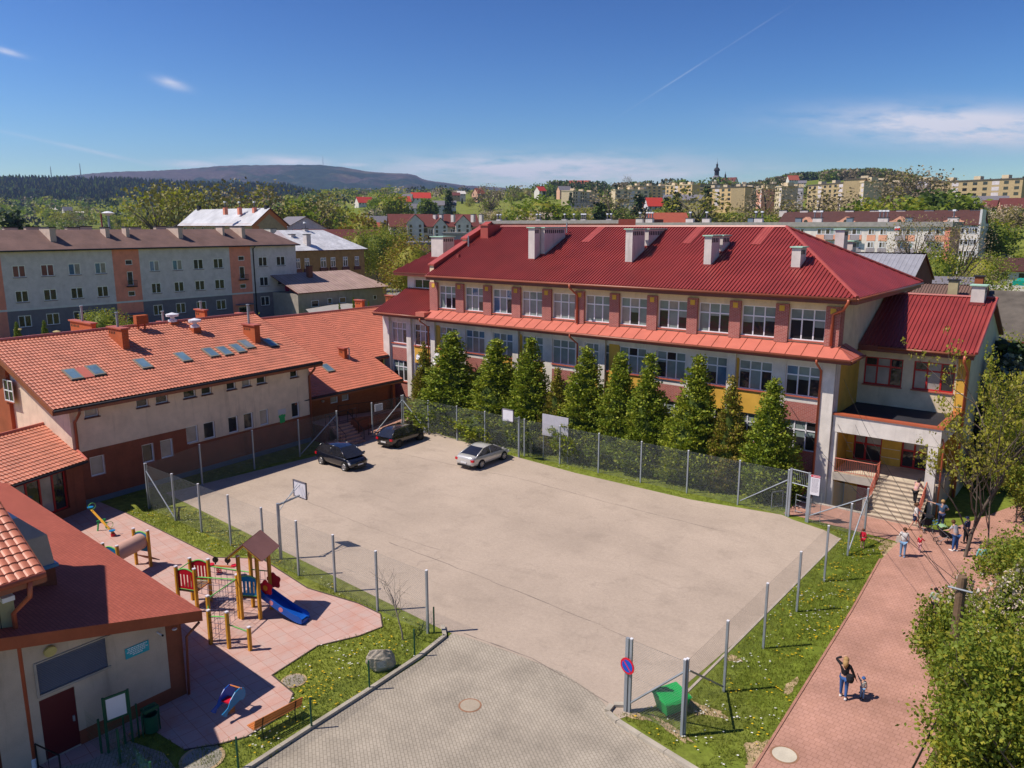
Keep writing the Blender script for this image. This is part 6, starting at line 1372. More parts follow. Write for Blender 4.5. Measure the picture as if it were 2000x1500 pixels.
P = gp(1210, 913); t = thing('bench_slab', 'low white slab seat half hidden under a conifer', 'bench', P); m = MB(); m.hexa([P+V(q) for q in ((-.7, -.2, .38), (.6, -.3, .38), (.7, .25, .42), (-.5, .3, .42), (-.7, -.2, .45), (.6, -.3, .45), (.7, .25, .49), (-.5, .3, .49))], mPvc); m.build('seat', t); m = MB(); m.box(P.x-.3, P.y-.05, 0, P.x-.2, P.y+.05, .4, mGal); m.box(P.x+.3, P.y-.05, 0, P.x+.4, P.y+.05, .4, mGal); m.build('leg', t)
# green container
mGrn = plain('bright_green_plastic', (.01, .34, .07), .4, .08); ct = gp(1312, 1402); CT_ = thing('waste_container', 'bright green wheeled waste container behind the front fence', 'container', (ct.x, ct.y, 0), rz=radians(22))
CT_.rotation_euler = (0, 0, 0)
def rot2(p, a, c): return V((c[0]+.84*(p[0]*cos(a)-p[1]*sin(a)), c[1]+.84*(p[0]*sin(a)+p[1]*cos(a)), p[2]*.62))
cc_ = (ct.x-.25, ct.y+.4); ca = radians(66); R2 = lambda *p: rot2(p, ca, cc_)
m = MB(); m.hexa([R2(-.5, -.38, .12), R2(.5, -.38, .12), R2(.5, .32, .12), R2(-.5, .32, .12), R2(-.66, -.5, .95), R2(.66, -.5, .95), R2(.66, .48, 1.05), R2(-.66, .48, 1.05)], mGrn)
for k in range(7):
    x = -.48+k*.16; m.hexa([R2(x, -.40, .2), R2(x+.06, -.40, .2), R2(x+.06, -.36, .2), R2(x, -.36, .2), R2(x*1.25, -.525, .9), R2(x*1.25+.06, -.525, .9), R2(x*1.25+.06, -.47, .9), R2(x*1.25, -.47, .9)], mGrn)
o = m.build('body', CT_)
m = MB(); m.hexa([R2(-.7, -.56, .95), R2(.7, -.56, .95), R2(.7, .52, 1.08), R2(-.7, .52, 1.08), R2(-.68, -.5, 1.04), R2(.68, -.5, 1.04), R2(.6, .42, 1.32), R2(-.6, .42, 1.32)], mGrn); m.tube([R2(-.4, -.56, 1.0), R2(-.3, -.66, 1.0), R2(.3, -.66, 1.0), R2(.4, -.56, 1.0)], .025, mGrn, 6); m.build('lid', CT_)
for x in (-.45, .45):
    for y in (-.3, .25): m = MB(); m.tube([R2(x-.03, y, .08), R2(x+.03, y, .08)], .08, mBlack, 10); m.build('wheel', CT_)
# ======================= small ground things =======================
def manhole(px, py, r, z, c1, c2, lab):
    P = gp(px, py); t = thing('manhole_cover', lab, 'manhole cover', (P.x, P.y, 0)); m = MB(); m.disc((P.x, P.y, z+.004), r*1.18, ZZ, c2, 28); m.build('ring', t); m = MB(); m.disc((P.x, P.y, z+.010), r, ZZ, c1, 28); m.build('lid', t)
mRust = M('rusty_ring', (.28, .15, .09), var=.25)
manhole(918, 1378, .37, .006, M('cover_concrete', (.36, .30, .23), var=.2), mRust, 'manhole cover with rusty ring in the grey block paving')
manhole(1532, 1475, .40, .018, M('cover_pale', (.50, .45, .36), var=.15), mRust, 'pale manhole cover in the red brick path')
manhole(574, 1330, .42, .02, M('cover_grey', (.30, .26, .22), var=.2), mSand, 'grey concrete cover in the grass by the pink playground')
manhole(395, 1483, .62, .02, M('cover_grey2', (.26, .24, .20), var=.25), mSand, 'large concrete cover at the shaded lawn corner by the bench')
# memorial stone
mSt = M('rough_granite', (.36, .31, .25), var=.3, bmp=.8, scale=3, fine=14); P = gp(745, 1308); t = thing('memorial_stone', 'grey boulder with an inscribed plaque on the grass', 'boulder', (P.x, P.y, 0))
bm_ = bmesh.new(); bmesh.ops.create_icosphere(bm_, subdivisions=4, radius=1)
rr = random.Random(4); fac = [V([rr.gauss(0, 1) for _ in range(3)]).normalized() for _ in range(16)]
for v_ in bm_.verts:
    p = v_.co.copy(); s_ = min(1, min(.8/max(.05, p.dot(f)) for f in fac if p.dot(f) > .05)); p = p*s_*(1+.03*sin(p.x*13+p.y*7)+.02*sin(p.z*21))
    p = V((p.x*.30, p.y*.62, max(p.z, -.6)*.62+.36)); p.z -= .14*p.y; v_.co = p
me = bpy.data.meshes.new('boulder'); bm_.to_mesh(me); bm_.free(); me.materials.append(mSt); o = bpy.data.objects.new('boulder', me); link(o, t); o.location = (0, 0, 0)
o.rotation_euler = (0, 0, radians(-32))
m = MB(); ang = radians(-32); ax, ay = cos(ang), sin(ang); Np = V((ax, ay, .0)); Up_ = V((-ay, ax, 0)); c = V((P.x, P.y, .40))+Np*.285-Up_*.05
m.obox(c-Up_*.2-ZZ*.18, Up_*.42, Np*.012, ZZ*.34, M('plaque', (.36, .34, .30))); 
for k in range(5): m.obox(c-Up_*.16+Np*.013+ZZ*(.10-k*.055), Up_*(.32-.05*(k % 2)), Np*.003, ZZ*.018, mSig)
m.build('plaque', t)
# bench
P0, P1 = gp(500, 1452), gp(588, 1405); bd = (P1-P0); bd.z = 0; bd.normalize(); bn = bd.cross(ZZ)*-1; t = thing('park_bench', 'orange slatted park bench on the grass beside the playground', 'bench', P0); BL = 1.9
B = lambda u, v, z: V((P0.x, P0.y, 0))+bd*u+bn*v+ZZ*z
bn = -bn if bn.dot(V((-1, 0, 0))) < 0 else bn
for k, nm in ((0, 'seat'), (1, 'backrest')):
    m = MB()
    for j in range(4 if k == 0 else 3):
        if k == 0: m.obox(B(0, .12+j*.11, .43), bd*BL, bn*.09, ZZ*.03, mWood)
        else: m.obox(B(0, .04-j*.035, .53+j*.12), bd*BL, bn*.03, ZZ*.09, mWood)
    m.build(nm, t)
for u in (.3, BL-.3): m = MB(); m.tube([B(u, .5, 0), B(u, .48, .42), B(u, .05, .42), B(u, -.06, .88)], .02, mBlack, 6); m.tube([B(u, .05, .42), B(u, .02, 0)], .02, mBlack, 6); m.build('leg', t)
# litter bin, notice board, green fences
P = gp(297, 1432); t = thing('litter_bin', 'dark green litter bin with arched hood in the shade', 'bin', (P.x, P.y, 0)); m = MB(); m.lathe([(.2, .1), (.24, .12), (.26, .75), (.24, .76), (.2, .2)], mGreenP, P, 14); m.build('bucket', t); m = MB(); m.tube([P+V((0, -.3, 0)), P+V((0, -.3, .9)), P+V((0, -.15, 1.08)), P+V((0, .15, 1.08)), P+V((0, .3, .9)), P+V((0, .3, 0))], .03, mGreenP, 6); m.obox(P+V((-.15, -.26, .92)), V((.3, 0, 0)), V((0, .52, 0)), ZZ*.12, mGreenP); m.build('hood', t)
P = gp(212, 1470); t = thing('notice_board', 'green framed notice board with blank white panel near the dark red door', 'notice board', (P.x, P.y, 0)); a, b = P, P+V((.12, .78, 0))
dN = (b-a).normalized()
for q in (a, b): m = MB(); m.tube([q, q+ZZ*2.05], .04, mGreenP, 6); m.build('post', t)
m = MB(); m.obox(a+ZZ*1.1, b-a, V((-.04, 0, 0)), ZZ*.92, mGreenP); m.build('frame', t); m = MB(); m.obox(a+ZZ*1.18+dN*.08+V((.004, 0, 0)), (b-a)*.78, V((.004, 0, 0)), ZZ*.76, mSig); m.build('panel', t)
gpst = [gp(848, 1237), gp(810, 1283), gp(722, 1348), gp(609, 1424), gp(466, 1506), gp(330, 1600)]
fence('green_wire_fence', 'low dark green wire fence with round posts along the road kerb', [tuple(p.xy) for p in gpst], h=1.25, r=.035, mat=mGreenP, netmat=mNetG, s_=.05, vert=True, sq=False)
fence('green_wire_fence', 'low green wire fence between the notice board and the dark lawn corner', [tuple(gp(*q).xy) for q in ((165, 1443), (199, 1472), (236, 1492), (300, 1560))], h=1.3, r=.04, mat=mGreenP, netmat=mNetG, s_=.05, vert=True, sq=False)
fence('green_wire_fence', 'low green wire fence behind the litter bin in the shade', [tuple(gp(*q).xy) for q in ((213, 1471), (245, 1453), (272, 1440))], h=1.3, r=.035, mat=mGreenP, netmat=mNetG, s_=.05, vert=True, sq=False)
# ======================= playground =======================
mRedP = plain('red_play_panel', (.55, .012, .03), .4); mBluP = plain('blue_play_panel', (.008, .20, .46), .4); mLG = plain('light_green_bar', (.16, .52, .12), .4); mSlide = plain('blue_slide_plastic', (.008, .085, .42), .3); mRope = plain('rope', (.07, .07, .14), .8); mCap = plain('white_cap', (.66, .62, .68)); mDeck = M('brown_deck', (.16, .09, .05), var=.2); mTub = M('beige_corrugated_tube', (.50, .30, .24), var=.08); mPRoof = M('mauve_board_roof', (.30, .14, .12), var=.1)
def hT(bpx, tpx): b = gp(*bpx); return b, onY(tpx[0], tpx[1], b.y).z
def ppost(par, b, h, r=.065):
    m = MB(); m.box(b.x-r, b.y-r, 0, b.x+r, b.y+r, h, mYWood); o = m.build('post', par); m = MB(); m.box(b.x-r*1.05, b.y-r*1.05, h, b.x+r*1.05, b.y+r*1.05, h+.05, mCap); m.build('cap', o)
def ppanel(par, a, b, z0, z1, mat, arch=.12, name='panel', slots=4):
    a, b = V((a.x, a.y, 0)), V((b.x, b.y, 0)); d = (b-a); L = d.length; d /= L; n_ = d.cross(ZZ)*.03; m = MB(); a = a+d*.09; L -= .18
    def q(u0, u1, za, zb): m.obox(a+d*u0+ZZ*za-n_/2, d*(u1-u0), n_, ZZ*(zb-za), mat)
    sw = L/(slots*2+1)
    q(0, L, z0, z0+.12); q(0, L, z1-.22, z1-.08)
    for k in range(slots+1): q(k*2*sw, k*2*sw+sw*1.15 if k < slots else L, z0+.12, z1-.22)
    P_ = [a+ZZ*(z1-.08)-n_/2]+[a+d*(L*k/8)+ZZ*(z1-.08+arch*sin(pi*k/8))-n_/2 for k in range(1, 8)]+[a+d*L+ZZ*(z1-.08)-n_/2]
    m.prism(P_, n_, mat); o = m.build(name, par)
    m = MB(); m.tube([p+n_/2+ZZ*.02 for p in P_], .03, mLG, 6); m.tube([a+ZZ*z0, a+d*L+ZZ*z0], .025, mLG, 6); m.build('rim', o)
PG = thing('climbing_frame', 'climbing frame with little roof, blue slide, red and blue panels and rope nets', 'play structure', gp(470, 1208))
# left platform
A1 = gp(389, 1190); A2 = gp(415, 1179); zA = onY(379, 1112, A1.y).z; zA = 2.15
d1 = V((-.62, .0, 0))
A1 = gp(389, 1188); A2 = gp(416, 1178)
# far posts, by matching cap positions at the common height
def capAt(px, py, z): p = gp(px, py, z); return V((p.x, p.y, 0))
zc = 2.12; QA = [capAt(343, 1107, zc), capAt(370, 1091, zc), capAt(406, 1093, zc), capAt(379, 1112, zc)]
for p in QA: ppost(PG, p, zc)
ppanel(PG, QA[0], QA[3], 1.08, 2.02, mRedP); ppanel(PG, QA[1], QA[2], 1.08, 2.02, mRedP)
m = MB(); m.prism([QA[0]+ZZ*.95, QA[3]+ZZ*.95, QA[2]+ZZ*.95, QA[1]+ZZ*.95], ZZ*.07, mDeck); m.build('platform', PG)
m = MB(); m.tube([QA[0]+ZZ*1.9, QA[1]+ZZ*1.95], .025, mLG); m.tube([QA[3]+ZZ*1.0, QA[2]+ZZ*1.0], .03, mWood); m.build('rail', PG)
# tower with roof
zt2 = 2.12; T1 = capAt(462, 1123, zt2); T = [T1]; tz = 3.25
T2, T3, T4 = gp(509, 1210), gp(495, 1186), gp(531, 1190)
for b, z in ((T1, zt2), (T2, 3.05), (T3, 3.05), (T4, 3.05), (capAt(464, 1087, 3.05), 3.05)): ppost(PG, b, z)
T0 = capAt(464, 1087, 3.05)
dk = [T1, T2, T4, T3]; m = MB(); m.prism([V((p.x, p.y, 1.0)) for p in dk], ZZ*.08, mDeck); m.build('platform', PG)
ppanel(PG, T1, T2, 1.15, 2.05, mBluP)
# roof: gable with ridge between the two pairs
ra_, rb2 = (T0+T3)/2+ZZ*0, (T2+T4)/2
ri = [gp(503, 1050, 3.95), None]; ap1 = onplane(473, 1075, (T0+T2)/2, V((0, 1, 0)))
m = MB(); c = (T0+T2+T3+T4)/4; ux = (T3+T4-T0-T2); ux.z = 0; ux.normalize(); uy = ux.cross(ZZ)*-1; hw, hl = .78, .85
for sg in (-1, 1):
    e_ = [c+uy*sg*hw*1.12-ux*hl+ZZ*3.0, c+uy*sg*hw*1.12+ux*hl+ZZ*3.0, c+ux*hl+ZZ*3.72, c-ux*hl+ZZ*3.72]; m.prism(e_, ZZ*.04+uy*sg*.02, mPRoof)
m.build('roof', PG)
m = MB()
for sg in (-1, 1):
    for k in (-1, 1): m.tube([c+ux*sg*(hl-.05)+uy*k*hw+ZZ*3.0, c+ux*sg*(hl-.05)+ZZ*3.66], .045, mYWood, 4)
m.build('roof_beam', PG)
# flower panels and slide
def blob(par, c, r, nrm, mat, name, th=.03):
    nrm = V(nrm).normalized(); a = nrm.orthogonal().normalized(); b = nrm.cross(a); m = MB(); P_ = [c+(a*cos(2*pi*k/40)+b*sin(2*pi*k/40))*r*(1+.13*sin(5*2*pi*k/40)) for k in range(40)]; m.prism([p-nrm*th/2 for p in P_], nrm*th, mat); return m.build(name, par)
s0 = T2.lerp(T4, .5)+ZZ*1.08; s1 = gp(597, 1208, .22); sd = V((s1.x-s0.x, s1.y-s0.y, 0)).normalized(); sn = sd.cross(ZZ)
f1 = gp(519, 1148, 1.45); f2 = gp(535, 1134, 1.45)
o = blob(PG, f1+sd*.02, .34, sn, mRedP, 'flower_panel'); m = MB(); m.disc(f1+sn*.03, .13, sn, plain('orange_centre', (.62, .26, .02)), 14); m.build('centre', o); blob(PG, f2, .36, sn, mRedP, 'flower_panel')
m = MB(); prof = []
for k in range(13):
    q = k/12; p = s0.lerp(s1, q); z = 1.08*(1-q)**1.12*.95+.2+.06*(q > .9)*0; z = .22+.86*(1-min(1, q*1.12))**1.15 if q < .893 else .22; prof.append(V((p.x, p.y, z)))
hw = .27
for k in range(12):
    a, b = prof[k], prof[k+1]
    m.face([a-sn*hw, b-sn*hw, b+sn*hw, a+sn*hw], mSlide)
    for sg in (-1, 1):
        h0 = .22 if k > 0 else .3; h1 = .22 if k < 11 else .1
        m.hexa([a+sn*sg*hw-ZZ*.12, b+sn*sg*hw-ZZ*.12, b+sn*sg*(hw+.05)-ZZ*.12, a+sn*sg*(hw+.05)-ZZ*.12, a+sn*sg*hw+ZZ*h0, b+sn*sg*hw+ZZ*h1, b+sn*sg*(hw+.05)+ZZ*h1, a+sn*sg*(hw+.05)+ZZ*h0], mSlide)
m.box(0, 0, 0, 0, 0, 0, mSlide) if False else None
m.build('slide', PG)
m = MB(); m.obox(prof[-1]-sn*.2-ZZ*.22, sn*.4, sd*-.08, ZZ*.22, mSlide); m.build('slide_foot', PG)
mPk = plain('pink_sticker', (.60, .22, .26)); m = MB()
for q in (3.2, 6.0): a = prof[int(q)].lerp(prof[int(q)+1], q % 1); m.disc(a+sn*(hw+.053)+ZZ*.04, .12, sn, mPk, 10)
m.build('sticker', PG)
# rods, ropes and front posts
F1, F2, F3 = gp(412, 1259), gp(448, 1267), gp(489, 1271); F0 = capAt(402, 1190, 2.15)
F1 = V((F1.x, F1.y, 0)); hF1 = onY(403, 1191, F1.y).z; hF2 = onY(442, 1196, F2.y).z; hF3 = onY(484, 1225, F3.y).z
for b, h_ in ((F1, hF1), (F2, hF2), (F3, hF3)): ppost(PG, b, h_)
F4 = capAt(405, 1165, 2.1); ppost(PG, F4, 2.1)
m = MB(); g = .028
for a, b in ((F1+ZZ*(hF1-.25), F2+ZZ*(hF2-.2)), (F2+ZZ*(hF2*.68), F3+ZZ*(hF3-.2)), (F4+ZZ*2.0, T1+ZZ*1.95), (QA[3]+ZZ*1.75, T1+ZZ*1.9), (QA[2]+ZZ*1.8, T3+ZZ*1.75), (T3+ZZ*1.9, T4+ZZ*1.9), (F1+ZZ*(hF1-.3), F4+ZZ*1.9)): m.tube([a, b], g, mLG, 6)
m.build('rail', PG)
def ropenet(par, a0, a1, b0, b1, n1, n2, sag=.15, cross_=False):
    m = MB(); 
    def pt(i, j):
        p = a0.lerp(a1, i/n1).lerp(b0.lerp(b1, i/n1), j/n2); return p-ZZ*sag*sin(pi*j/n2)*(1-.5*i/n1)
    for i in range(n1+1): m.tube([pt(i, j) for j in range(n2+1)], .011, mRope, 4, False)
    for j in range(n2+1): m.tube([pt(i, j) for i in range(n1+1)], .011, mRope, 4, False)
    m.build('rope_net', par)
ropenet(PG, QA[3]+ZZ*.3, QA[2]+ZZ*.3, T1+ZZ*.95, T3+ZZ*.95, 4, 7, .35); ropenet(PG, QA[3]+ZZ*1.0, QA[3]+ZZ*1.75, T1+ZZ*1.0, T1+ZZ*1.85, 3, 7, .1); ropenet(PG, QA[2]+ZZ*1.0, QA[2]+ZZ*1.8, T3+ZZ*1.0, T3+ZZ*1.75, 3, 7, .1)
ropenet(PG, F4+ZZ*1.9, F4+ZZ*.1, T1+ZZ*1.9, T1+ZZ*.1, 5, 6, .0); ropenet(PG, F1+ZZ*(hF1-.3), F1+ZZ*.1, F2+ZZ*(hF2-.3), F2+ZZ*.1, 5, 2, 0)
ropenet(PG, T3+ZZ*1.0, T3+ZZ*1.9, T4+ZZ*1.0, T4+ZZ*1.9, 2, 4, 0)
# tunnel
TN = thing('play_tunnel', 'beige corrugated play tunnel between blue panels on yellow posts', 'play tunnel', gp(262, 1086)); e1_ = [gp(266, 1086), gp(293, 1089)]
h_ = onY(260, 1034, e1_[0].y).z; zc = h_; q = [capAt(260, 1033, 2.0), capAt(288, 1037, 2.0)]; q2 = [capAt(228, 1067, 2.0), capAt(200, 1062, 2.0)]
for p in q+q2: ppost(TN, p, 2.0)
c1_ = (q[0]+q[1])/2+ZZ*1.4; c2_ = (q2[0]+q2[1])/2+ZZ*1.4; ax_ = (c2_-c1_); L = ax_.length; ax_ /= L; nn = int(L/.09); m = MB(); m.tube([c1_+ax_*(k*L/nn) for k in range(nn+1)], [.40+(.022 if k % 2 else 0) for k in range(nn+1)], mTub, 20, False); m.build('tube', TN, True)
for cx, (a, b) in ((c1_, q), (c2_, q2)):
    m = MB(); d = (b-a); L2 = d.length; d /= L2; n_ = d.cross(ZZ)*.03; P_ = [a+d*.07+ZZ*.85, b-d*.07+ZZ*.85, b-d*.07+ZZ*1.75]+[a.lerp(b, 1-k/8)+ZZ*(1.75+.16*sin(pi*k/8)) for k in range(1, 8)]+[a+d*.07+ZZ*1.75]; m.prism([p-n_/2 for p in P_], n_, mBluP); o = m.build('panel', TN); m = MB(); m.tube([p for p in P_[2:]], .03, mLG, 6); m.build('rim', o)
m = MB(); m.obox(q[0]+ZZ*.55, q[1]-q[0], V((.0, .5, -.35)), ZZ*.05, M('brown_step', (.25, .09, .06))); m.build('step', TN)
# seesaw
a, b = gp(176, 993, .95), gp(220, 1040, .25); SS = thing('seesaw', 'yellow seesaw with blue seats and green ring handles', 'seesaw', gp(195, 1030)); m = MB(); m.tube([a, b], .07, mYWood, 6); m.build('beam', SS); c = (a+b)/2; d = (b-a).normalized(); sn_ = V((-d.y, d.x, 0)).normalized()
m = MB(); m.tube([c+sn_*.25-ZZ*c.z, c+sn_*.15], .05, mGP, 6); m.tube([c-sn_*.25-ZZ*c.z, c-sn_*.15], .05, mGP, 6); m.tube([c-sn_*.25, c+sn_*.25], .04, mGP, 6); m.build('pivot', SS)
for p, s_ in ((a, 1), (b, -1)):
    m = MB(); m.disc(p+ZZ*.12+d*.05*s_, .17, ZZ, mBluP, 16, .04); m.build('seat', SS); m = MB(); o_ = p+d*.35*s_+ZZ*.3; m.tube([o_+sn_*.2*cos(k*pi/8)+ZZ*.2*sin(k*pi/8) for k in range(17)], .014, mLG, 5, False); m.build('handle', SS)
m = MB(); p = V((b.x, b.y, 0)); m.tube([p, p+ZZ*.2], .12, mRedP, 8); m.build('buffer', SS)
# spring rockers
def coil(m, c, r, h_, n_, mat):
    m.tube([V((c.x+r*cos(k*.6), c.y+r*sin(k*.6), h_*k/(n_*10.5))) for k in range(int(n_*10.5)+1)], .022, mat, 5)
P = gp(452, 1392); SR = thing('spring_rocker', 'blue fish shaped spring rocker at the shaded playground corner', 'spring rocker', (P.x, P.y, 0)); rd = (gp(478, 1352)-gp(438, 1382)); rd.z = 0; rd.normalize(); rn = rd.cross(ZZ)
m = MB(); coil(m, P, .12, .32, 4, plain('orange_spring', (.5, .2, .05))); m.build('spring', SR)
prof_ = [(-.62, .30), (-.70, .42), (-.55, .45), (-.40, .50), (-.25, .72), (0, .90), (.25, .94), (.42, .86), (.50, .70), (.48, .48), (.38, .40), (.18, .46), (-.05, .42), (-.25, .38), (-.42, .34), (-.5, .22)]
for sg in (-1, 1): m = MB(); m.prism([V((P.x, P.y, 0))+rd*x+rn*sg*.24+ZZ*z for x, z in prof_], rn*sg*.03, mBluP if sg > 0 else mSlide); m.build('side_panel', SR)
m = MB(); c = V((P.x, P.y, .5)); m.obox(c-rd*.2-rn*.24, rd*.35, rn*.48, ZZ*.05, mRedP); m.build('seat', SR); m = MB(); m.tube([c+rd*.28+ZZ*.4-rn*.3, c+rd*.28+ZZ*.4+rn*.3], .025, mWood, 6); m.build('handle', SR)
P = gp(428, 1120); SR = thing('spring_seesaw', 'small red spring seesaw with dark animal heads behind the rope nets', 'spring rocker', (P.x, P.y, 0)); m = MB(); coil(m, P, .12, .4, 4, mRedP); m.build('spring', SR)
a, b = gp(412, 1105, .5), gp(458, 1107, .5); m = MB(); m.tube([a, b], .05, mWood, 6); m.build('beam', SR); d = (b-a).normalized()
for p in (a+d*.25, b-d*.35): m = MB(); m.disc(p+ZZ*.33, .16, d.cross(ZZ), mBlack, 10, .04); m.tube([p+ZZ*.1, p+ZZ*.5], .04, mBlack, 6); m.build('animal_head', SR)
for p in (a, b): m = MB(); m.disc(p+ZZ*.1, .17, ZZ, mRedP, 14, .05); m.build('seat', SR)
# ======================= vegetation =======================
import numpy as np
RG = np.random.default_rng(11)
def quads(name, Vq, mi, mats, extra=None):
    """Vq: (n,4,3) float array of quads; extra: MB with stems"""
    n = len(Vq); ev = np.array(extra.v, dtype=np.float32).reshape(-1, 3) if extra and extra.v else np.zeros((0, 3), np.float32)
    me = bpy.data.meshes.new(name); verts = np.concatenate([Vq.reshape(-1, 3).astype(np.float32), ev])
    me.vertices.add(len(verts)); me.vertices.foreach_set('co', verts.ravel())
    lf = [np.arange(4*n)]; tot = [4]*n; mi = list(mi)
    if extra:
        for f, m_ in zip(extra.f, extra.m): lf.append(np.array(f)+4*n); tot.append(len(f)); mi.append(len(mats)+m_)
    li = np.concatenate(lf); tot = np.array(tot); st = np.concatenate([[0], np.cumsum(tot)[:-1]])
    me.loops.add(len(li)); me.loops.foreach_set('vertex_index', li.astype(np.int32)); me.polygons.add(len(tot))
    me.polygons.foreach_set('loop_start', st.astype(np.int32)); me.polygons.foreach_set('loop_total', tot.astype(np.int32)); me.polygons.foreach_set('material_index', np.array(mi, np.int32))
    for m_ in mats: me.materials.append(m_)
    if extra:
        for m_ in extra.mats: me.materials.append(m_)
    me.update(); me.validate(); return me
def leaves(C, size, up=.3, asp=.6, out=None, w_out=0.0, jit=.55):
    """one quad per centre; random orientation, optional outward lean"""
    n = len(C); d = RG.normal(size=(n, 3)); 
    if out is not None: d = d*(1-w_out)+out*w_out*1.7
    d[:, 2] += up*.6; d /= np.linalg.norm(d, axis=1)[:, None]+1e-9
    s = RG.normal(size=(n, 3)); s -= d*(s*d).sum(1)[:, None]; s /= np.linalg.norm(s, axis=1)[:, None]+1e-9
    L = size*(1+jit*RG.uniform(-1, 1, n))[:, None]; a = C-d*L*.5; b = C+d*L*.5; w_ = s*L*asp*.5
    return np.stack([a, C-w_+d*L*.05, b, C+w_+d*L*.05], 1)
def leafmat(name, c1, c2, rough=.6, trans=.25):
    m, t, b = nmat(name); p = pos(t); a = noise(t, p, 1.1, 3); c = noise(t, p, 9, 2)
    col = mixc(t, mrange(t, a, .35, .65, 0, 1), c1, c2); col = mixc(t, 1.0, col, mrange(t, c, .3, .7, .7, 1.3), 'MULTIPLY')
    lk(t, col, b.inputs['Base Color']); b.inputs['Roughness'].default_value = rough; b.inputs['Specular IOR Level'].default_value = .25
    if trans:
        tr = t.nodes.new('ShaderNodeBsdfTranslucent'); mx = t.nodes.new('ShaderNodeMixShader'); mx.inputs[0].default_value = trans
        lk(t, mixc(t, 1.0, col, (1.1, 1.25, .5), 'MULTIPLY'), tr.inputs[0]); o = t.nodes['Material Output']; lk(t, b.outputs[0], mx.inputs[1]); lk(t, tr.outputs[0], mx.inputs[2]); lk(t, mx.outputs[0], o.inputs[0])
    return m
mCon = leafmat('conifer_foliage', (.135, .195, .014), (.18, .23, .018), trans=.12); mCon2 = leafmat('conifer_foliage_light', (.22, .26, .02), (.28, .29, .026), trans=.15); mConB = leafmat('bronze_conifer_foliage', (.19, .145, .022), (.24, .18, .028), trans=.1)
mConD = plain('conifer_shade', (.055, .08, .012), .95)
mBark = M('grey_brown_bark', (.11, .085, .065), var=.3, bmp=.5); mBarkL = M('pale_bark', (.26, .22, .18), var=.2)
mLf = {k: leafmat(k+'_leaves', a, b, trans=t_) for k, a, b, t_ in (('fresh_green', (.15, .205, .025), (.21, .25, .032), .35), ('yellow_green', (.27, .275, .03), (.33, .30, .035), .35), ('olive', (.20, .175, .04), (.25, .21, .05), .15), ('brown_bud', (.20, .15, .09), (.25, .20, .12), .1), ('deep_green', (.075, .115, .02), (.10, .145, .028), .2),
     ('spruce', (.022, .042, .018), (.035, .058, .02), 0), ('blossom', (.48, .36, .30), (.42, .36, .24), .2), ('orange_maple', (.26, .15, .022), (.20, .15, .022), .25), ('blue_spruce', (.10, .14, .12), (.15, .18, .14), 0), ('pale_green', (.17, .20, .07), (.21, .23, .09), .25))}
# --- conifer row
def conifer_mesh(h, R_, mats, seed, n=360, per=66, slim=1.0):
    rg = np.random.default_rng(seed); Q = []; MI = []
    t = np.sort(1-rg.uniform(0, 1, n)**.72*.995); ang = rg.uniform(0, 2*pi, n)
    prof = lambda t: R_*np.where(t < .14, .70+.3*(t/.14), ((1-t)/.86)**1.06+.012)
    for i in range(n):
        lump = .10*sin(ang[i]*3+seed)+.13*sin(ang[i]*2+t[i]*16+seed)
        r = prof(t[i])*(.80+.20*rg.uniform()+lump); c = np.array([r*cos(ang[i]), r*sin(ang[i]), .10+t[i]*h])
        cs = .18+.14*(1-t[i]); k = int(per*(.45+.7*(1-t[i]))); g = np.clip(rg.normal(size=(k, 3)), -1.7, 1.7)
        # each spray is a flattened fan pointing outwards and slightly up
        o1 = np.array([cos(ang[i]), sin(ang[i]), .25]); o2 = np.array([-sin(ang[i]), cos(ang[i]), 0]); P = c+g[:, :1]*o1*cs*.9+g[:, 1:2]*o2*cs*.75+g[:, 2:3]*np.array([0, 0, cs*.42])
        q = leaves(P, .155, up=.35, asp=.55, out=np.tile(o1, (k, 1)), w_out=.5); Q.append(q); MI += list(rg.choice(len(mats), k, p=[.62, .38]))
    k = 60; z_ = rg.uniform(.9, 1.03, k); P = np.stack([rg.normal(size=k)*.05, rg.normal(size=k)*.05, h*z_], 1); Q.append(leaves(P, .16, up=2, asp=.35)); MI += [0]*k
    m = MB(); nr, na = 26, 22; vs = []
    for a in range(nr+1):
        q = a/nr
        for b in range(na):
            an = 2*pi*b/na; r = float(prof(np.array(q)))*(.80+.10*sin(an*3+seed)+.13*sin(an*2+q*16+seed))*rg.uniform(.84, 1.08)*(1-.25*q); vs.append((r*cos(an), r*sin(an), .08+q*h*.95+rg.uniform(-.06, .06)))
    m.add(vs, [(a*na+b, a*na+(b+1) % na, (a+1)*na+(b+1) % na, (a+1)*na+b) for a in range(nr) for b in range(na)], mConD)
    return quads('crown', np.concatenate(Q), MI, mats, m)
def trunk_mesh(h, r, mat): m = MB(); m.tube([(0, 0, -.3), (0, 0, h*.5), (.05, 0, h)], [r*1.2, r*.8, r*.25], mat, 7); return m.mesh('trunk')
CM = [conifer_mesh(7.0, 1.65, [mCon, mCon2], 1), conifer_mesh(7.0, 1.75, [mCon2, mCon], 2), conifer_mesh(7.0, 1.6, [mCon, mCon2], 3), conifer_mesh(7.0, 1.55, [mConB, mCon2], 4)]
TM = trunk_mesh(1.5, .14, mBark)
def put(name, lab, cat, P, crown, trunk, sc=(1, 1, 1), rz=0, group=None):
    t = thing(name, lab, cat, P, group, rz); t.scale = sc
    a = bpy.data.objects.new('crown', crown); link(a, t); b = bpy.data.objects.new('trunk', trunk); link(b, t); return t
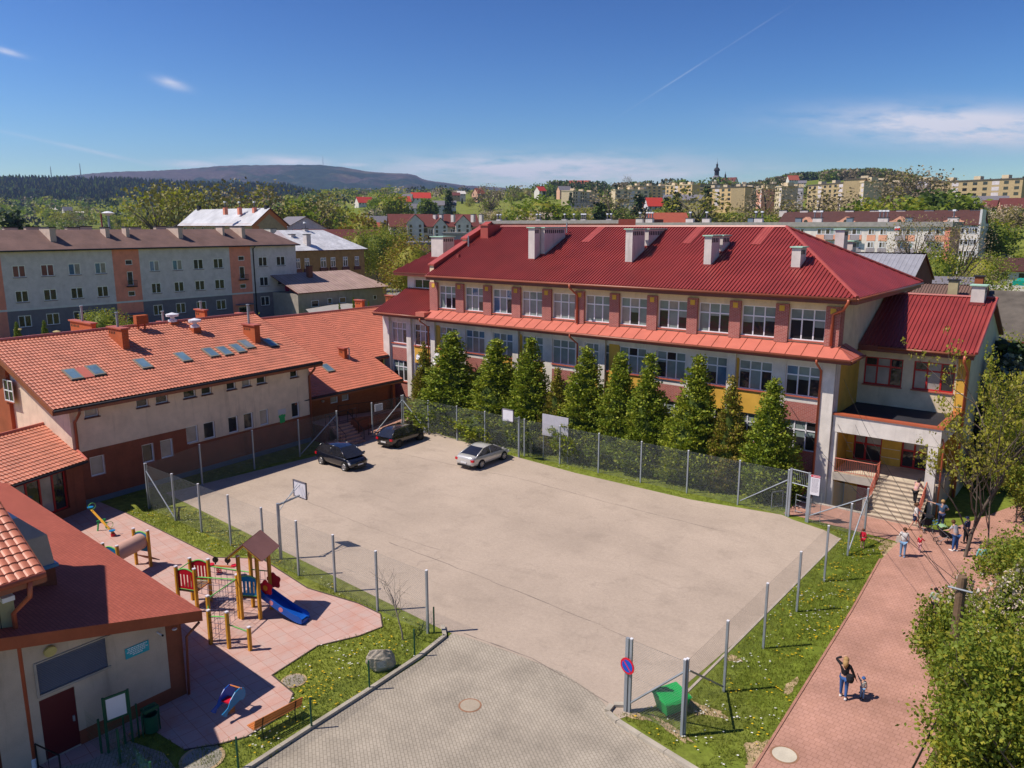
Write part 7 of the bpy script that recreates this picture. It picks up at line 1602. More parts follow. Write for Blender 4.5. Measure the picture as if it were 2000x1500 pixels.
# (centre px, base py, top py, half width px, mesh)
CR_ = [(832, 843, 672, 19, 3, 'slender bronze conifer at the left end of the row'), (885, 866, 650, 42, 0, 'tall green conifer beside the satellite dish'), (972, 885, 664, 42, 1, 'green conifer behind the basketball board'), (1035, 902, 664, 38, 2, 'conifer just right of the white basketball board'), (1087, 905, 722, 27, 3, 'shorter bronze conifer behind the pale information board'),
       (1142, 915, 680, 42, 1, 'conifer right of the pale information board'), (1207, 925, 690, 38, 0, 'conifer above the low white slab seat'), (1262, 937, 694, 42, 2, 'conifer right of the low white slab seat'), (1352, 957, 695, 50, 1, 'broad conifer with its top over the second floor windows'), (1418, 965, 738, 37, 3, 'bronze brown conifer third from the right end'), (1496, 982, 740, 50, 0, 'last conifer of the row next to the gate')]
for i, (px, by, ty, hw, k, lab) in enumerate(CR_):
    Yc = 48.7; P = onY(px, by, Yc); top = onY(px-3, ty, Yc); wd = onY(px+hw, by, Yc).x-P.x
    put('conifer', lab, 'conifer', (P.x, Yc, 0), CM[k], TM, (wd*1.2/1.65, wd*1.2/1.65, top.z/7.0), i*1.3, 'conifers along the school front')
# --- generic background trees
def crown_mesh(seed, kind, mats, h=10.0, n=46, per=34, leaf=.55, R_=3.4, shape='round', branches=True, thin=1.0):
    rg = np.random.default_rng(seed); Q = []; MI = []; m = MB(); Cs = []
    for i in range(n):
        if shape == 'round': d = rg.normal(size=3); d /= np.linalg.norm(d); rr = rg.uniform(.45, 1)**.6; c = np.array([d[0]*R_*rr, d[1]*R_*rr, h*.60+d[2]*h*.36*rr])
        elif shape == 'column': t_ = rg.uniform(0, 1); a = rg.uniform(0, 2*pi); r = R_*.42*(.5+1.1*sin(pi*min(1, t_*.85+.1))*.7)*rg.uniform(.6, 1); c = np.array([r*cos(a), r*sin(a), h*(.12+.86*t_)])
        elif shape == 'cone': t_ = rg.uniform(0, 1)**1.3; a = rg.uniform(0, 2*pi); r = R_*.8*(1-t_)*rg.uniform(.8, 1.05); c = np.array([r*cos(a), r*sin(a), h*(.08+.9*t_)])
        else: t_ = rg.uniform(0, 1); a = rg.uniform(0, 2*pi); r = R_*(.35+.75*sin(pi*(.15+.7*t_)))*rg.uniform(.4, 1)**.5; c = np.array([r*cos(a), r*sin(a), h*(.28+.72*t_)])
        Cs.append(c); s_ = R_*.26*rg.uniform(.7, 1.25)*(.6 if shape in ('cone', 'column') else 1)
        P = c+np.clip(rg.normal(size=(per, 3)), -1.6, 1.6)*s_*np.array([1, 1, .8]); Q.append(leaves(P, leaf, up=.2, asp=.75, jit=.5)); MI += [int(rg.uniform() < .3)]*per if len(mats) > 1 else [0]*per
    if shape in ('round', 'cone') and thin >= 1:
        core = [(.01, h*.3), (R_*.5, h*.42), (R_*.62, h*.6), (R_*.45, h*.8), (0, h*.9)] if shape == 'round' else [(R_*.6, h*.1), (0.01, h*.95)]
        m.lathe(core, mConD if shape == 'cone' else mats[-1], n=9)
    if branches:
        for c in Cs[:22]: b = V((0, 0, h*.30+(c[2]-h*.3)*.35)); m.tube([b, b.lerp(V(c), .5)+V((0, 0, h*.02)), V(c)], [h*.011, h*.007, h*.002], mBark, 4)
    return quads('crown', np.concatenate(Q), MI, mats, m)
KD = {}
def K_(key, *a, **k): KD[key] = [crown_mesh(s_, key, *a, **k) for s_ in (21+len(KD)*3, 22+len(KD)*3)]
L = mLf
K_('green', [L['fresh_green'], L['yellow_green']]); K_('yellow', [L['yellow_green'], L['fresh_green']]); K_('deep', [L['deep_green'], L['fresh_green']])
K_('olive', [L['olive'], L['yellow_green']], shape='vase', thin=.5, n=50, per=30, leaf=.42, R_=3.6); K_('bare', [L['brown_bud'], L['olive']], shape='vase', thin=.5, n=44, per=20, leaf=.34, R_=3.2)
K_('spruce', [L['spruce'], L['deep_green']], shape='cone', n=60, per=26, leaf=.55, R_=2.6); K_('poplar', [L['fresh_green'], L['deep_green']], shape='column', R_=3.0, n=50); K_('blossom', [L['blossom'], L['olive']], R_=3.6, h=8, leaf=.4); K_('maple', [L['orange_maple'], L['yellow_green']]); K_('pale', [L['pale_green'], L['blossom']])
BT_ = trunk_mesh(5.0, .22, mBark)
HD = {}
HK = {'green': ([L['fresh_green'], L['yellow_green']], {}), 'yellow': ([L['yellow_green'], L['fresh_green']], {}), 'olive': ([L['olive'], L['yellow_green']], dict(shape='vase', thin=.5, R_=3.6)), 'bare': ([L['brown_bud'], L['olive']], dict(shape='vase', thin=.5, R_=3.2)), 'maple': ([L['orange_maple'], L['yellow_green']], {})}
for i_, (k_, (mm_, kw_)) in enumerate(HK.items()): HD[k_] = [crown_mesh(90+i_, k_, mm_, n=90, per=56 if k_ != 'bare' else 30, leaf=.22 if k_ != 'bare' else .16, **kw_)]
DESC = {'green': 'fresh green leafy tree', 'yellow': 'yellow green leafing tree', 'deep': 'deep green dense tree', 'olive': 'olive brown budding tree', 'bare': 'brown nearly bare tree', 'spruce': 'dark spruce tree', 'poplar': 'narrow green poplar', 'blossom': 'pale pink blossoming tree', 'maple': 'orange green maple tree', 'pale': 'pale grey green tree'}
whole = {}
def tree_at(x, y, h, kind, where, wide=1.0, parts=False, z=None, lab=None, rz=None):
    z = th(x, y) if z is None else z; i = random.randrange(2); me = HD[kind][0] if parts == 2 and kind in HD else KD[kind][i]; base = 8.0 if kind == 'blossom' else 10.0; s_ = h/base; rz = random.uniform(0, 6.28) if rz is None else rz
    nm = {'spruce': 'spruce', 'poplar': 'poplar', 'maple': 'maple'}.get(kind, 'tree'); lb = lab or DESC[kind]+' '+where
    if parts: return put(nm, lb, 'tree', (x, y, z-.1), me, BT_, (s_*wide, s_*wide, s_), rz, None if lab else DESC[kind]+'s '+where)
    o = bpy.data.objects.new(nm, me); link(o); o.location = (x, y, z-.3*s_); o.scale = (s_*wide, s_*wide, s_); o.rotation_euler = (0, 0, rz); return tag(o, lb, 'tree', None if lab else DESC[kind]+'s '+where)
def tpx(px, r, ty, kind, where, wide=1.0, parts=False, lab=None):
    """tree whose top reaches picture row ty at distance r"""
    p = atr(px, ty, r); z = th(p.x, p.y) if (abs(p.x) > 140 or p.y > 140) else 0.0; return tree_at(p.x, p.y, p.z-z, kind, where, wide, parts, z, lab)
# named trees
for a in [(22, 235, 414, 'spruce', 1.3, 'single dark spruce rising behind the grey block roof at far left'), (300, 330, 372, 'olive', 1.0, 'tall olive tree left of the metal roofed beige building'), (345, 340, 374, 'olive', .9, 'second tall olive tree behind the beige building'), (392, 340, 376, 'olive', 1.0, 'olive tree directly behind the pale metal roof'), (440, 345, 370, 'olive', 1.1, 'broad olive brown tree over the pale metal roof'), (487, 345, 360, 'bare', 1.1, 'highest brown budding tree behind the pale metal roof'), (530, 345, 372, 'olive', 1.1, 'olive tree over the orange trimmed gable'), (575, 350, 386, 'green', 1.2, 'green tree behind the grey gabled house'), (612, 360, 384, 'olive', 1.1, 'olive tree at the left of the white blossoming one'), (642, 370, 393, 'blossom', .7, 'slim white blossoming tree before the dark woods'), (662, 370, 403, 'yellow', 1.1, 'yellow green round tree by the meadow edge'),
          (690, 300, 421, 'yellow', 1.0, 'yellow tree left of the rusty one above the row house'), (707, 290, 418, 'maple', 1.1, 'rusty orange tree above the brown red row house'), (700, 215, 444, 'green', .8, 'rounded green tree right behind the ochre building'), (733, 230, 444, 'yellow', 1.0, 'bright green tree above the small stone house'), (757, 235, 441, 'green', 1.0, 'green tree left of the red roofed complex'), (771, 240, 440, 'olive', .7, 'olive tree touching the red roofed complex'),
          (805, 150, 460, 'maple', 1.1, 'orange maple beside the pink flat building'), (787, 165, 482, 'maple', .9, 'lower orange maple beside the street lamp'), (826, 520, 386, 'poplar', 1.0, 'first tall poplar above the red roofed complex'), (838, 520, 388, 'poplar', 1.0, 'second tall poplar above the red roofed complex'), (847, 520, 391, 'poplar', .9, 'third tall poplar above the red roofed complex'), (752, 480, 378, 'green', 1.1, 'large green tree pair on the slope, left one'), (775, 480, 377, 'green', 1.1, 'large green tree pair on the slope, right one'), (727, 470, 400, 'pale', 1.0, 'pale pinkish tree between slope cottages'), (876, 560, 371, 'spruce', 1.0, 'dark spruce on the slope field edge'),
          (958, 560, 362, 'bare', 1.1, 'brown tree pair at the skyline end of the field'), (1010, 300, 408, 'green', 1.0, 'green tree over the school ridge parapet'), (1037, 300, 411, 'blossom', 1.2, 'blossoming tree just over the school ridge'), (1058, 380, 380, 'green', 1.6, 'big round green tree above the school ridge'), (1172, 300, 398, 'spruce', 1.2, 'spruce in the middle above the school ridge'), (1195, 380, 372, 'bare', 1.4, 'large bare tree in front of the yellow block'), (1249, 420, 377, 'spruce', 1.3, 'spruce left of the vivid red roof'), (1303, 420, 384, 'spruce', 1.2, 'spruce right of the vivid red roof'), (1322, 420, 374, 'spruce', 1.0, 'slimmer spruce right of the vivid red roof'), (1382, 470, 362, 'spruce', 1.0, 'dark spruce before the wide ochre block'), (1365, 330, 372, 'olive', 1.3, 'big olive tree before the wide ochre block'), (1225, 900, 343, 'bare', .6, 'thin bare tree on the skyline right of the hill'),
          (1500, 400, 362, 'bare', 1.2, 'bare tree before the narrow cream block'), (1600, 330, 372, 'bare', 1.6, 'wide bare tree before the dark ochre block'), (1640, 330, 376, 'bare', 1.5, 'bare brown tree left of the tall cream end'), (1745, 430, 342, 'bare', 1.2, 'tall bare tree over the ochre blocks'), (1790, 420, 330, 'bare', 1.3, 'tallest bare tree breaking the skyline at right'), (1818, 430, 334, 'bare', 1.2, 'second tallest bare tree at the skyline at right'), (1696, 270, 388, 'green', 1.0, 'small bright green tree behind the brown tile roof'), (1775, 290, 389, 'green', 1.5, 'wide fresh green tree behind the brown tile roof'), (1840, 320, 368, 'deep', 1.6, 'big green tree above the brown tile roof'), (1880, 330, 380, 'deep', 1.2, 'deep green tree right of the big green one'),
          (1791, 165, 434, 'bare', .8, 'pale bare tree against the white block balconies'), (1880, 140, 446, 'bare', .9, 'brown leafing tree before the coral corner strip'), (1835, 135, 478, 'yellow', .8, 'low yellow green tree left of the coral strip'), (1920, 330, 397, 'blossom', .8, 'white blossoming tree beside the pale yellow house'), (1975, 320, 400, 'blossom', 1.0, 'white blossoming tree between the houses at right'),
          (1925, 175, 492, 'green', 1.3, 'low green tree right of the white end wall'), (1905, 120, 540, 'bare', 1.2, 'brown shrubby tree above the brown sheet roof'), (1950, 115, 548, 'green', 1.2, 'green shrubby tree above the dark felt roof'), (1958, 76, 640, 'green', .8, 'leafy shrub below the dark felt roof')]:
    tpx(a[0], a[1], a[2], a[3], '', a[4], 2 if a[1] < 260 else a[1] < 420, a[5])
p = onY(1985, 640, 66); tree_at(p.x, 66, 9.4, 'spruce', '', 1.3, 2, 0, 'blue grey spruce by the gable of the entrance wing').children
KD['blue'] = [crown_mesh(77, 'blue', [mLf['blue_spruce'], mLf['spruce']], shape='cone', n=90, per=40, leaf=.4, R_=3.0)]*2; DESC['blue'] = 'blue spruce'
tree_at(onY(1975, 660, 62).x, 62, 8.8, 'blue', '', 1.2, True, 0, 'silvery blue spruce at the right end of the entrance wing')
# thujas and birch by the grey block
for px, ty, lab in ((31, 630, 'left clipped thuja in front of the grey apartment block'), (85, 627, 'right clipped thuja in front of the grey apartment block')): p = onX(px, ty, -112); put('thuja', lab, 'thuja', (p.x, p.y, 0), CM[0], TM, (.5, .5, p.z/7), 0)
for px, ty, X, lab in ((690, 582, -100, 'tiny thuja left of the blue van'), (720, 590, -95, 'tiny thuja right of the clinker chimney'), (663, 593, -100, 'tiny thuja behind the orange tile ridge')): p = onX(px, ty, X); put('thuja', lab, 'thuja', (p.x, p.y, 0), CM[2], TM, (.35, .35, p.z/7), 0)
p = onX(198, 603, -112); put('birch', 'pale branched birch with yellow green leaves before the coral stair bay', 'tree', (p.x, p.y, 0), HD['yellow'][0], trunk_mesh(5, .25, mBarkL), (.85, .85, p.z/10), 1)
p = onX(240, 625, -112); tree_at(p.x, p.y, p.z, 'yellow', '', 1.2, 2, 0, 'yellow green shrub right of the pale birch')
hd = np.stack([RG.uniform(0, 12, 2600), RG.normal(size=2600)*.5, np.abs(RG.normal(size=2600))*.7+RG.uniform(0, 1.6, 2600)], 1); a = onX(500, 615, -100); d = (onX(562, 608, -100)-a); d.z = 0; d.normalize(); hd2 = np.stack([a.x+d.x*hd[:, 0]*.6-d.y*hd[:, 1], a.y+d.y*hd[:, 0]*.6+d.x*hd[:, 1], hd[:, 2]*1.3], 1)
o = bpy.data.objects.new('hedge', quads('hedge', leaves(hd2, .35), [0]*len(hd2), [mLf['yellow_green']])); link(o); tag(o, 'yellow green hedge between orange tile roof and grey block end', 'hedge')
# scattered belts
def scatter(n, u0, u1, r0, r1, kinds, h0, h1, where, maxtop=None):
    for _ in range(n):
        px = random.uniform(u0, u1); r = r0+(r1-r0)*random.random()**.9; k = random.choices(list(kinds), list(kinds.values()))[0]; h = random.uniform(h0, h1)
        p = atr(px, 441, r); z = th(p.x, p.y)
        if maxtop: # keep what stands behind in view
            zt = atr(px, maxtop+random.uniform(0, 8), r).z; h = min(h, zt-z)
            if h < 3: continue
        tree_at(p.x, p.y, h, k, where, random.uniform(.9, 1.35))
scatter(46, -60, 360, 380, 900, dict(green=3, yellow=4, olive=3, deep=1, bare=1, pale=1), 12, 19, 'in the valley belt behind the grey block', 401)
scatter(24, 560, 800, 380, 760, dict(green=3, yellow=2, bare=2, spruce=1, olive=2, blossom=1, deep=2), 9, 16, 'on the slope left of the poplars', 384)
scatter(34, 780, 1010, 420, 900, dict(green=3, bare=3, olive=2, spruce=1, blossom=1.4, yellow=1), 7, 13, 'on the slope behind the red roofed complex', 384)
scatter(66, 990, 1340, 270, 560, dict(green=4, yellow=3, bare=2, spruce=1, blossom=1, deep=2, olive=2), 9, 17, 'in the wood behind the school ridge', 399)
scatter(26, 990, 1260, 640, 1000, dict(green=3, deep=2, bare=2, spruce=1.5, blossom=.6), 9, 14, 'on the hill left of the church')
scatter(54, 1330, 1700, 250, 520, dict(green=3, yellow=3, olive=3, bare=3, deep=1), 9, 16, 'below the ochre hill blocks', 400)
scatter(34, 1690, 2050, 240, 430, dict(green=3, yellow=2, bare=3, deep=2, blossom=1), 8, 14, 'on the right slope above the white block', 401)
scatter(26, 1900, 2100, 150, 260, dict(green=3, bare=3, yellow=1, pale=1), 2.5, 5.5, 'among the gardens at the right edge', 470)
scatter(14, 820, 1000, 255, 330, dict(green=2, blossom=1, bare=1, deep=1), 8, 13, 'between the red roofed complex and the coral block', 418)
# distant trees as one mass
def mass(name, cells, mats, per, leaf, lab, cat):
    Q = []; MI = []
    for (x, y, z, h, wd, k) in cells:
        P = np.array([x, y, z+h*.55])+np.clip(RG.normal(size=(per, 3)), -1.5, 1.5)*np.array([wd*.40, wd*.40, h*.25]); Q.append(leaves(P, leaf*h/10, up=.1, asp=.9)); MI += [k]*per
    o = bpy.data.objects.new(name, quads(name, np.concatenate(Q), MI, mats)); link(o); return tag(o, lab, cat, None, 'stuff')
cells = []
def fill(n, u0, u1, r0, r1, ks, h0, h1, cond=None):
    for _ in range(n):
        px = random.uniform(u0, u1); r = random.uniform(r0, r1); p = atr(px, 441, r); z = th(p.x, p.y)
        if cond and not cond(px, r): continue
        h = random.uniform(h0, h1); cells.append((p.x, p.y, z, h, h*.8, random.choice(ks)))
fill(600, -200, 700, 760, 1500, [0, 0, 1, 1, 2, 3, 5], 9, 16, lambda u, r: hnoise(u*3, r) > -.6)
fill(420, 640, 1060, 820, 1650, [0, 1, 2, 3, 4, 5], 7, 12, lambda u, r: hnoise(u*5, r*1.3) > -.1)
fill(420, 1040, 1430, 820, 1250, [0, 2, 2, 3, 5, 5], 9, 15, lambda u, r: hnoise(u*4, r) > -.5)
fill(240, 1080, 1180, 960, 1100, [2, 5, 2, 3], 9, 14); fill(120, 1200, 1262, 1000, 1100, [2, 3], 8, 14)
fill(900, 1420, 1552, 1180, 1420, [2, 2, 3, 3, 0, 3], 10, 15); fill(260, 1553, 1590, 1290, 1400, [2, 2, 5], 10, 15)
fill(1500, 1600, 1870, 1180, 1450, [2, 3, 3, 2, 0, 3], 10, 15, lambda u, r: u < 1780 or r > 1300); fill(200, 1560, 1700, 800, 1000, [0, 2, 3], 6, 10); fill(260, 1840, 2150, 640, 1000, [0, 2, 3, 5], 8, 13)
mass('distant_trees', cells, [mLf['fresh_green'], mLf['yellow_green'], mLf['deep_green'], mLf['brown_bud'], mLf['blossom'], mLf['spruce']], 46, 2.1, 'distant woods and orchards covering the valley and far hills', 'woods')
cells = []
for _ in range(7000):   # spruces on the wooded ridge
    px = random.uniform(-300, 720); q = random.random()**.7; r = 1550+750*q; tab = [(-300, 348), (0, 349), (60, 350), (150, 351), (230, 352), (300, 356), (400, 360), (520, 362), (560, 364), (600, 372), (650, 384), (720, 396)]
    yy = lerp_tab([t[0] for t in tab], [t[1] for t in tab], px); d = ray(px, 441); h_ = hypot(d.x, d.y); d2 = ray(px, yy); zt = CH+2300*(d2.z/hypot(d2.x, d2.y)); cells.append((d.x/h_*r, d.y/h_*r, 52+(zt-52)*q**1.15-2, random.uniform(9, 15), 8, random.choices([0, 1, 2, 3], [7, 3, 1.1, 1.1])[0]))
Q = []; MI = []
for x, y, z, h, wd, k in cells:
    a0 = random.uniform(0, 6.3)
    for i in range(3):
        a = a0+i*pi/3; dx, dy = cos(a)*wd*.55, sin(a)*wd*.55; Q.append([(x-dx, y-dy, z), (x+dx, y+dy, z), (x+dx*.12, y+dy*.12, z+h), (x-dx*.12, y-dy*.12, z+h)]); MI.append(k)
o = bpy.data.objects.new('spruce_forest', quads('spruce_forest', np.array(Q), MI, [mLf['spruce'], mLf['deep_green'], mLf['fresh_green'], mLf['olive']])); link(o); tag(o, 'dark spruce forest covering the low ridge at the left', 'forest', None, 'stuff')
# --- near deciduous trees on the right
def branchy(seed, h, spread, mats, leafsize, tufts, perT, trunk_r, levels=4, up=.55, tuft_r=.22, nb=5, bark=None, flower=None, first=.25, cup=0, fit=None):
    rg = random.Random(seed); m = MB(); tips = []; bark = bark or mBark
    def grow(p, d, L, r, lv):
        pts = [p]; q = p.copy(); dd = d.copy(); n_ = 4
        for i in range(n_):
            dd = (dd+V((rg.uniform(-1, 1), rg.uniform(-1, 1), rg.uniform(-.4, .9)*up))*.22).normalized(); q = q+dd*L/n_; pts.append(q.copy())
        m.tube(pts, [r*(1-.55*i/n_) for i in range(n_+1)], bark, 6 if lv < 2 else 4, False)
        if lv >= levels: tips.append((pts[-1], dd)); tips.append((pts[-3], dd)); return
        k = nb if lv == 0 else rg.choice((2, 3, 3))
        for j in range(k):
            t_ = (first+(1-first)*(j+1)/k) if lv == 0 else rg.uniform(.35, 1); i0 = min(n_-1, int(t_*n_)); b = pts[i0].lerp(pts[i0+1], t_*n_-i0) if t_ < 1 else pts[-1]
            a = rg.uniform(0, 2*pi)+j*2.4; sd = V((cos(a), sin(a), rg.uniform(.15, .8)*up*1.4)); nd = (dd*.45+sd*spread).normalized(); grow(b, nd, L*rg.uniform(.5, .75), r*.5, lv+1)
        if lv > 0: grow(pts[-1], dd, L*.6, r*.4, lv+1)
    grow(V((0, 0, -.2)), V((rg.uniform(-.06, .06), rg.uniform(-.06, .06), 1)), h*.55, trunk_r, 0)
    C = []; O = []
    R3 = np.random.default_rng(seed)
    while len(tips) < tufts: 
        t_ = tips[rg.randrange(len(tips))]; tips.append((t_[0]+V((rg.gauss(0, .3), rg.gauss(0, .3), rg.gauss(0, .25))), t_[1]))
    for p, d in tips[:tufts]: C.append(np.array(p)+R3.normal(size=(perT, 3))*tuft_r); O.append(np.tile(np.array((d.x*.5, d.y*.5, d.z+.6)), (perT, 1)))
    C = np.concatenate(C); O = np.concatenate(O); q = leaves(C, leafsize, up=.5, asp=.62, out=O, w_out=cup); mi = [0 if x < .7 else 1 for x in R3.uniform(size=len(C))]
    if flower:
        k = int(len(C)*flower[1]); idx = R3.choice(len(C), k, replace=False); fq = leaves(C[idx]+R3.normal(size=(k, 3))*.12, .11, asp=1); q = np.concatenate([q, fq]); mi += [2]*k; mats = mats+[flower[0]]
    if fit:
        rr_ = np.percentile(np.hypot(q[:, :, 0], q[:, :, 1]), 94); sx = fit[0]/rr_; sz = fit[1]/np.percentile(q[:, :, 2], 99); cq = q.mean(1, keepdims=True); q = cq*np.array([sx, sx, sz])+(q-cq)
        m.v = [(a*sx, b*sx, c*sz) for a, b, c in m.v]
    return quads('crown', q, mi, mats), m.mesh('trunk', smooth=True)
def plant(name, lab, cat, P, h, args, rz=0):
    c, t_ = args; t = thing(name, lab, cat, P, None, rz); a = bpy.data.objects.new('crown', c); link(a, t); b = bpy.data.objects.new('trunk', t_); link(b, t); return t
P = gp(1884, 1088); plant('early_leaf_tree', 'tall slender tree with sparse yellow green leaf tufts before the entrance wing', 'tree', (P.x, P.y, 0), 12, branchy(5, 14.0, .62, [mLf['yellow_green'], mLf['olive']], .15, 560, 7, .15, levels=3, tuft_r=.12, nb=11, first=.12, up=.8, cup=.3, fit=(4.8, 12.2)))
P = gp(1930, 1092); plant('early_leaf_tree', 'second slim sparse tree at the right picture edge', 'tree', (P.x, P.y, 0), 11, branchy(9, 12.5, .55, [mLf['yellow_green'], mLf['fresh_green']], .14, 460, 7, .12, levels=3, tuft_r=.14, nb=8, first=.2, up=.9, cup=.3, fit=(2.6, 11)))
for (px, py, z, R3_, h3, sd, lab) in ((1992, 975, 1.5, 1.8, 4.2, 41, 'green shrub at the right edge behind the slim trees'), (2040, 1110, 1.5, 1.6, 3.2, 42, 'low green shrub between the slim trees and the blossom'), (2030, 1160, 2, 2.2, 5.0, 43, 'green shrub cut by the right edge above the blossom'), (1948, 930, 1.0, 1.8, 3.0, 44, 'green bush on the lawn right of the entrance wing')):
    P = gp(px, py, z); plant('green_shrub', lab, 'shrub', (P.x, P.y, 0), h3, branchy(sd, h3, 1.0, [mLf['fresh_green'], mLf['yellow_green']], .13, 700, 18, .08, levels=3, tuft_r=.24, nb=8, first=.08, fit=(R3_, h3)))
P = gp(2010, 1060); plant('early_leaf_tree', 'leafy tree crossing the right picture edge by the lawn', 'tree', (P.x, P.y, 0), 9, branchy(12, 9.0, .7, [mLf['fresh_green'], mLf['yellow_green']], .16, 900, 16, .14, levels=3, tuft_r=.2, nb=7, first=.15, fit=(2.6, 8)))
mBl = leafmat('white_pink_blossom', (.60, .46, .42), (.62, .54, .46), trans=.2)
def at(px, py, z): p = gp(px, py, z); return (p.x, p.y, 0)
plant('blossoming_tree', 'small tree with white and pink blossom beside the brick path', 'tree', at(1950, 1195, 2.6), 5, branchy(15, 5.6, .9, [mLf['fresh_green'], mLf['olive']], .13, 1500, 18, .12, levels=3, tuft_r=.25, nb=7, first=.1, flower=(mBl, .30), fit=(1.9, 4.2)))
plant('blossoming_tree', 'wide blossoming shrub at the right edge behind the pole', 'tree', at(2030, 1290, 3.4), 5, branchy(16, 6.0, .95, [mLf['fresh_green'], mLf['olive']], .13, 1500, 18, .12, levels=3, tuft_r=.26, nb=7, first=.1, flower=(mBl, .25), fit=(2.4, 5.0)))
plant('leafy_tree', 'bright green leafy tree around the wooden pole', 'tree', at(1932, 1290, 3.4), 7, branchy(18, 7.6, .95, [mLf['fresh_green'], mLf['yellow_green']], .115, 1050, 22, .16, levels=3, tuft_r=.27, nb=9, first=.08, fit=(2.0, 5.6)))
plant('leafy_tree', 'loose leafy branches reaching over the brick path by the boy', 'tree', at(1885, 1240, 3.0), 4, branchy(27, 4.0, 1.0, [mLf['fresh_green'], mLf['yellow_green']], .11, 330, 16, .08, levels=3, tuft_r=.2, nb=6, first=.2, fit=(1.9, 4.2)))
plant('leafy_tree', 'dense green tree in the lower right corner', 'tree', at(2005, 1430, 4.4), 8, branchy(19, 8.4, 1.0, [mLf['fresh_green'], mLf['yellow_green']], .12, 1700, 24, .18, levels=3, tuft_r=.30, nb=10, first=.08, fit=(2.5, 7.2)))
plant('leafy_tree', 'green tree at the bottom right beside the path edge', 'tree', at(1905, 1490, 3.0), 6, branchy(23, 5.6, .85, [mLf['yellow_green'], mLf['fresh_green']], .11, 1200, 22, .14, levels=3, tuft_r=.26, nb=8, first=.08, fit=(1.35, 4.6)))
# sapling and stump by the fence
P = gp(787, 1250); c, t_ = branchy(31, 3.6, .6, [mLf['brown_bud'], mLf['brown_bud']], .03, 60, 2, .045, levels=2, tuft_r=.1, nb=7, first=.5, bark=mBarkL); plant('sapling', 'leafless young tree beside the fence corner near the boulder', 'tree', (P.x, P.y, 0), 3, (c, t_))
P = gp(350, 1016); m = MB(); m.tube([P-ZZ*.1, P+V((.03, 0, .5)), P+V((0, .05, .8)), P+V((.35, .25, .86))], [.06, .05, .045, .03], mBlack, 7); tag(m.build('dead_stump', loc=tuple(P)), 'thin black dead stump at the playground fence', 'stump')
# grass blades and flowers
def inpoly(x, y, P_):
    c = False; j = len(P_)-1
    for i in range(len(P_)):
        if (P_[i][1] > y) != (P_[j][1] > y) and x < (P_[j][0]-P_[i][0])*(y-P_[i][1])/(P_[j][1]-P_[i][1])+P_[i][0]: c = not c
        j = i
    return c
def G2(*q): return [tuple(gp(a, b).xy) for a, b in q]
LAWNS = [(G2((245, 1000), (290, 985), (390, 1000), (500, 1060), (735, 1185), (868, 1240), (742, 1195), (600, 1145), (510, 1088), (420, 1086)), 190), (G2((620, 1264), (745, 1228), (748, 1205), (870, 1245), (500, 1500), (360, 1500), (380, 1462), (480, 1442), (560, 1395), (574, 1356), (533, 1320)), 230),
         ([(-11.35, 24.0), (-9.2, 21.6), (-7.95, 22.8), (-8.55, 36), (-9.0, 42.8), (-8.9, 45.8), (-14.4, 46.2), (-12.4, 45.2), (-11.35, 44.4)], 220), ([(-12.9, 22.3), (-9.0, 21.5), (-11.3, 24.0), (-12.0, 23.6)], 260), ([(-48, 46.4), (-44.3, 46.5), (-38, 45.7), (-30, 45.1), (-21, 45.1), (-15.6, 46.2), (-16, 50), (-48, 50.5)], 60), (G2((220, 1500), (240, 1440), (300, 1425), (365, 1468), (360, 1510)), 150), ([(-50.3, 22), (-48.9, 24.4), (-48.2, 36), (-48.6, 38.5), (-51.3, 37)], 60)]
mBl1 = leafmat('grass_blades', (.15, .185, .018), (.22, .23, .03), trans=.3); bl = []; fl = [[], []]
for poly, dens in LAWNS:
    xs = [p[0] for p in poly]; ys = [p[1] for p in poly]; A = (max(xs)-min(xs))*(max(ys)-min(ys)); n = int(A*dens)
    X = RG.uniform(min(xs), max(xs), n); Y = RG.uniform(min(ys), max(ys), n)
    for x, y in zip(X, Y):
        if inpoly(x, y, poly):
            if hnoise(x*55, y*55) > -1.4: bl.append((x, y))
    for k in (0, 1):
        for _ in range(int(A*((.45, .7)[k] if dens > 100 else .2))):
            cx, cy = RG.uniform(min(xs), max(xs)), RG.uniform(min(ys), max(ys))
            for _ in range(int(RG.integers(1, 9))):
                x, y = cx+RG.normal()*.35, cy+RG.normal()*.35
                if inpoly(x, y, poly): fl[k].append((x, y))
bl = np.array(bl); n = len(bl); a = RG.uniform(0, 2*pi, n); hgt = RG.uniform(.05, .13, n); w_ = .013; base = np.column_stack([bl, np.full(n, .0)]); side = np.column_stack([np.cos(a), np.sin(a), np.zeros(n)])*w_; tip = base+np.column_stack([RG.normal(size=n)*.04, RG.normal(size=n)*.04, hgt])
o = bpy.data.objects.new('grass', quads('grass', np.stack([base-side, base+side, tip+side*.3, tip-side*.3], 1), [0]*n, [mBl1])); link(o); tag(o, 'short green grass growing on the lawns around the court', 'grass', None, 'stuff')
for k, (nm, mt, lab) in enumerate((('daisies', plain('daisy_white', (.75, .74, .68)), 'small white daisies scattered in the lawns'), ('dandelions', plain('dandelion_yellow', (.70, .45, .01)), 'yellow dandelion heads scattered in the lawns'))):
    f = np.array(fl[k]); n = len(f); r = .028 if k == 0 else .032; z = RG.uniform(.07, .12, n); C = np.column_stack([f, z]); s_ = RG.uniform(.7, 1.3, n)[:, None]*r; e1 = np.array([1, 0, .15]); e2 = np.array([0, 1, -.1]); Q = np.stack([C-s_*e1-s_*e2, C+s_*e1-s_*e2, C+s_*e1+s_*e2, C-s_*e1+s_*e2], 1)
    o = bpy.data.objects.new(nm, quads(nm, Q, [0]*n, [mt])); link(o); tag(o, lab, 'flowers', None, 'stuff')
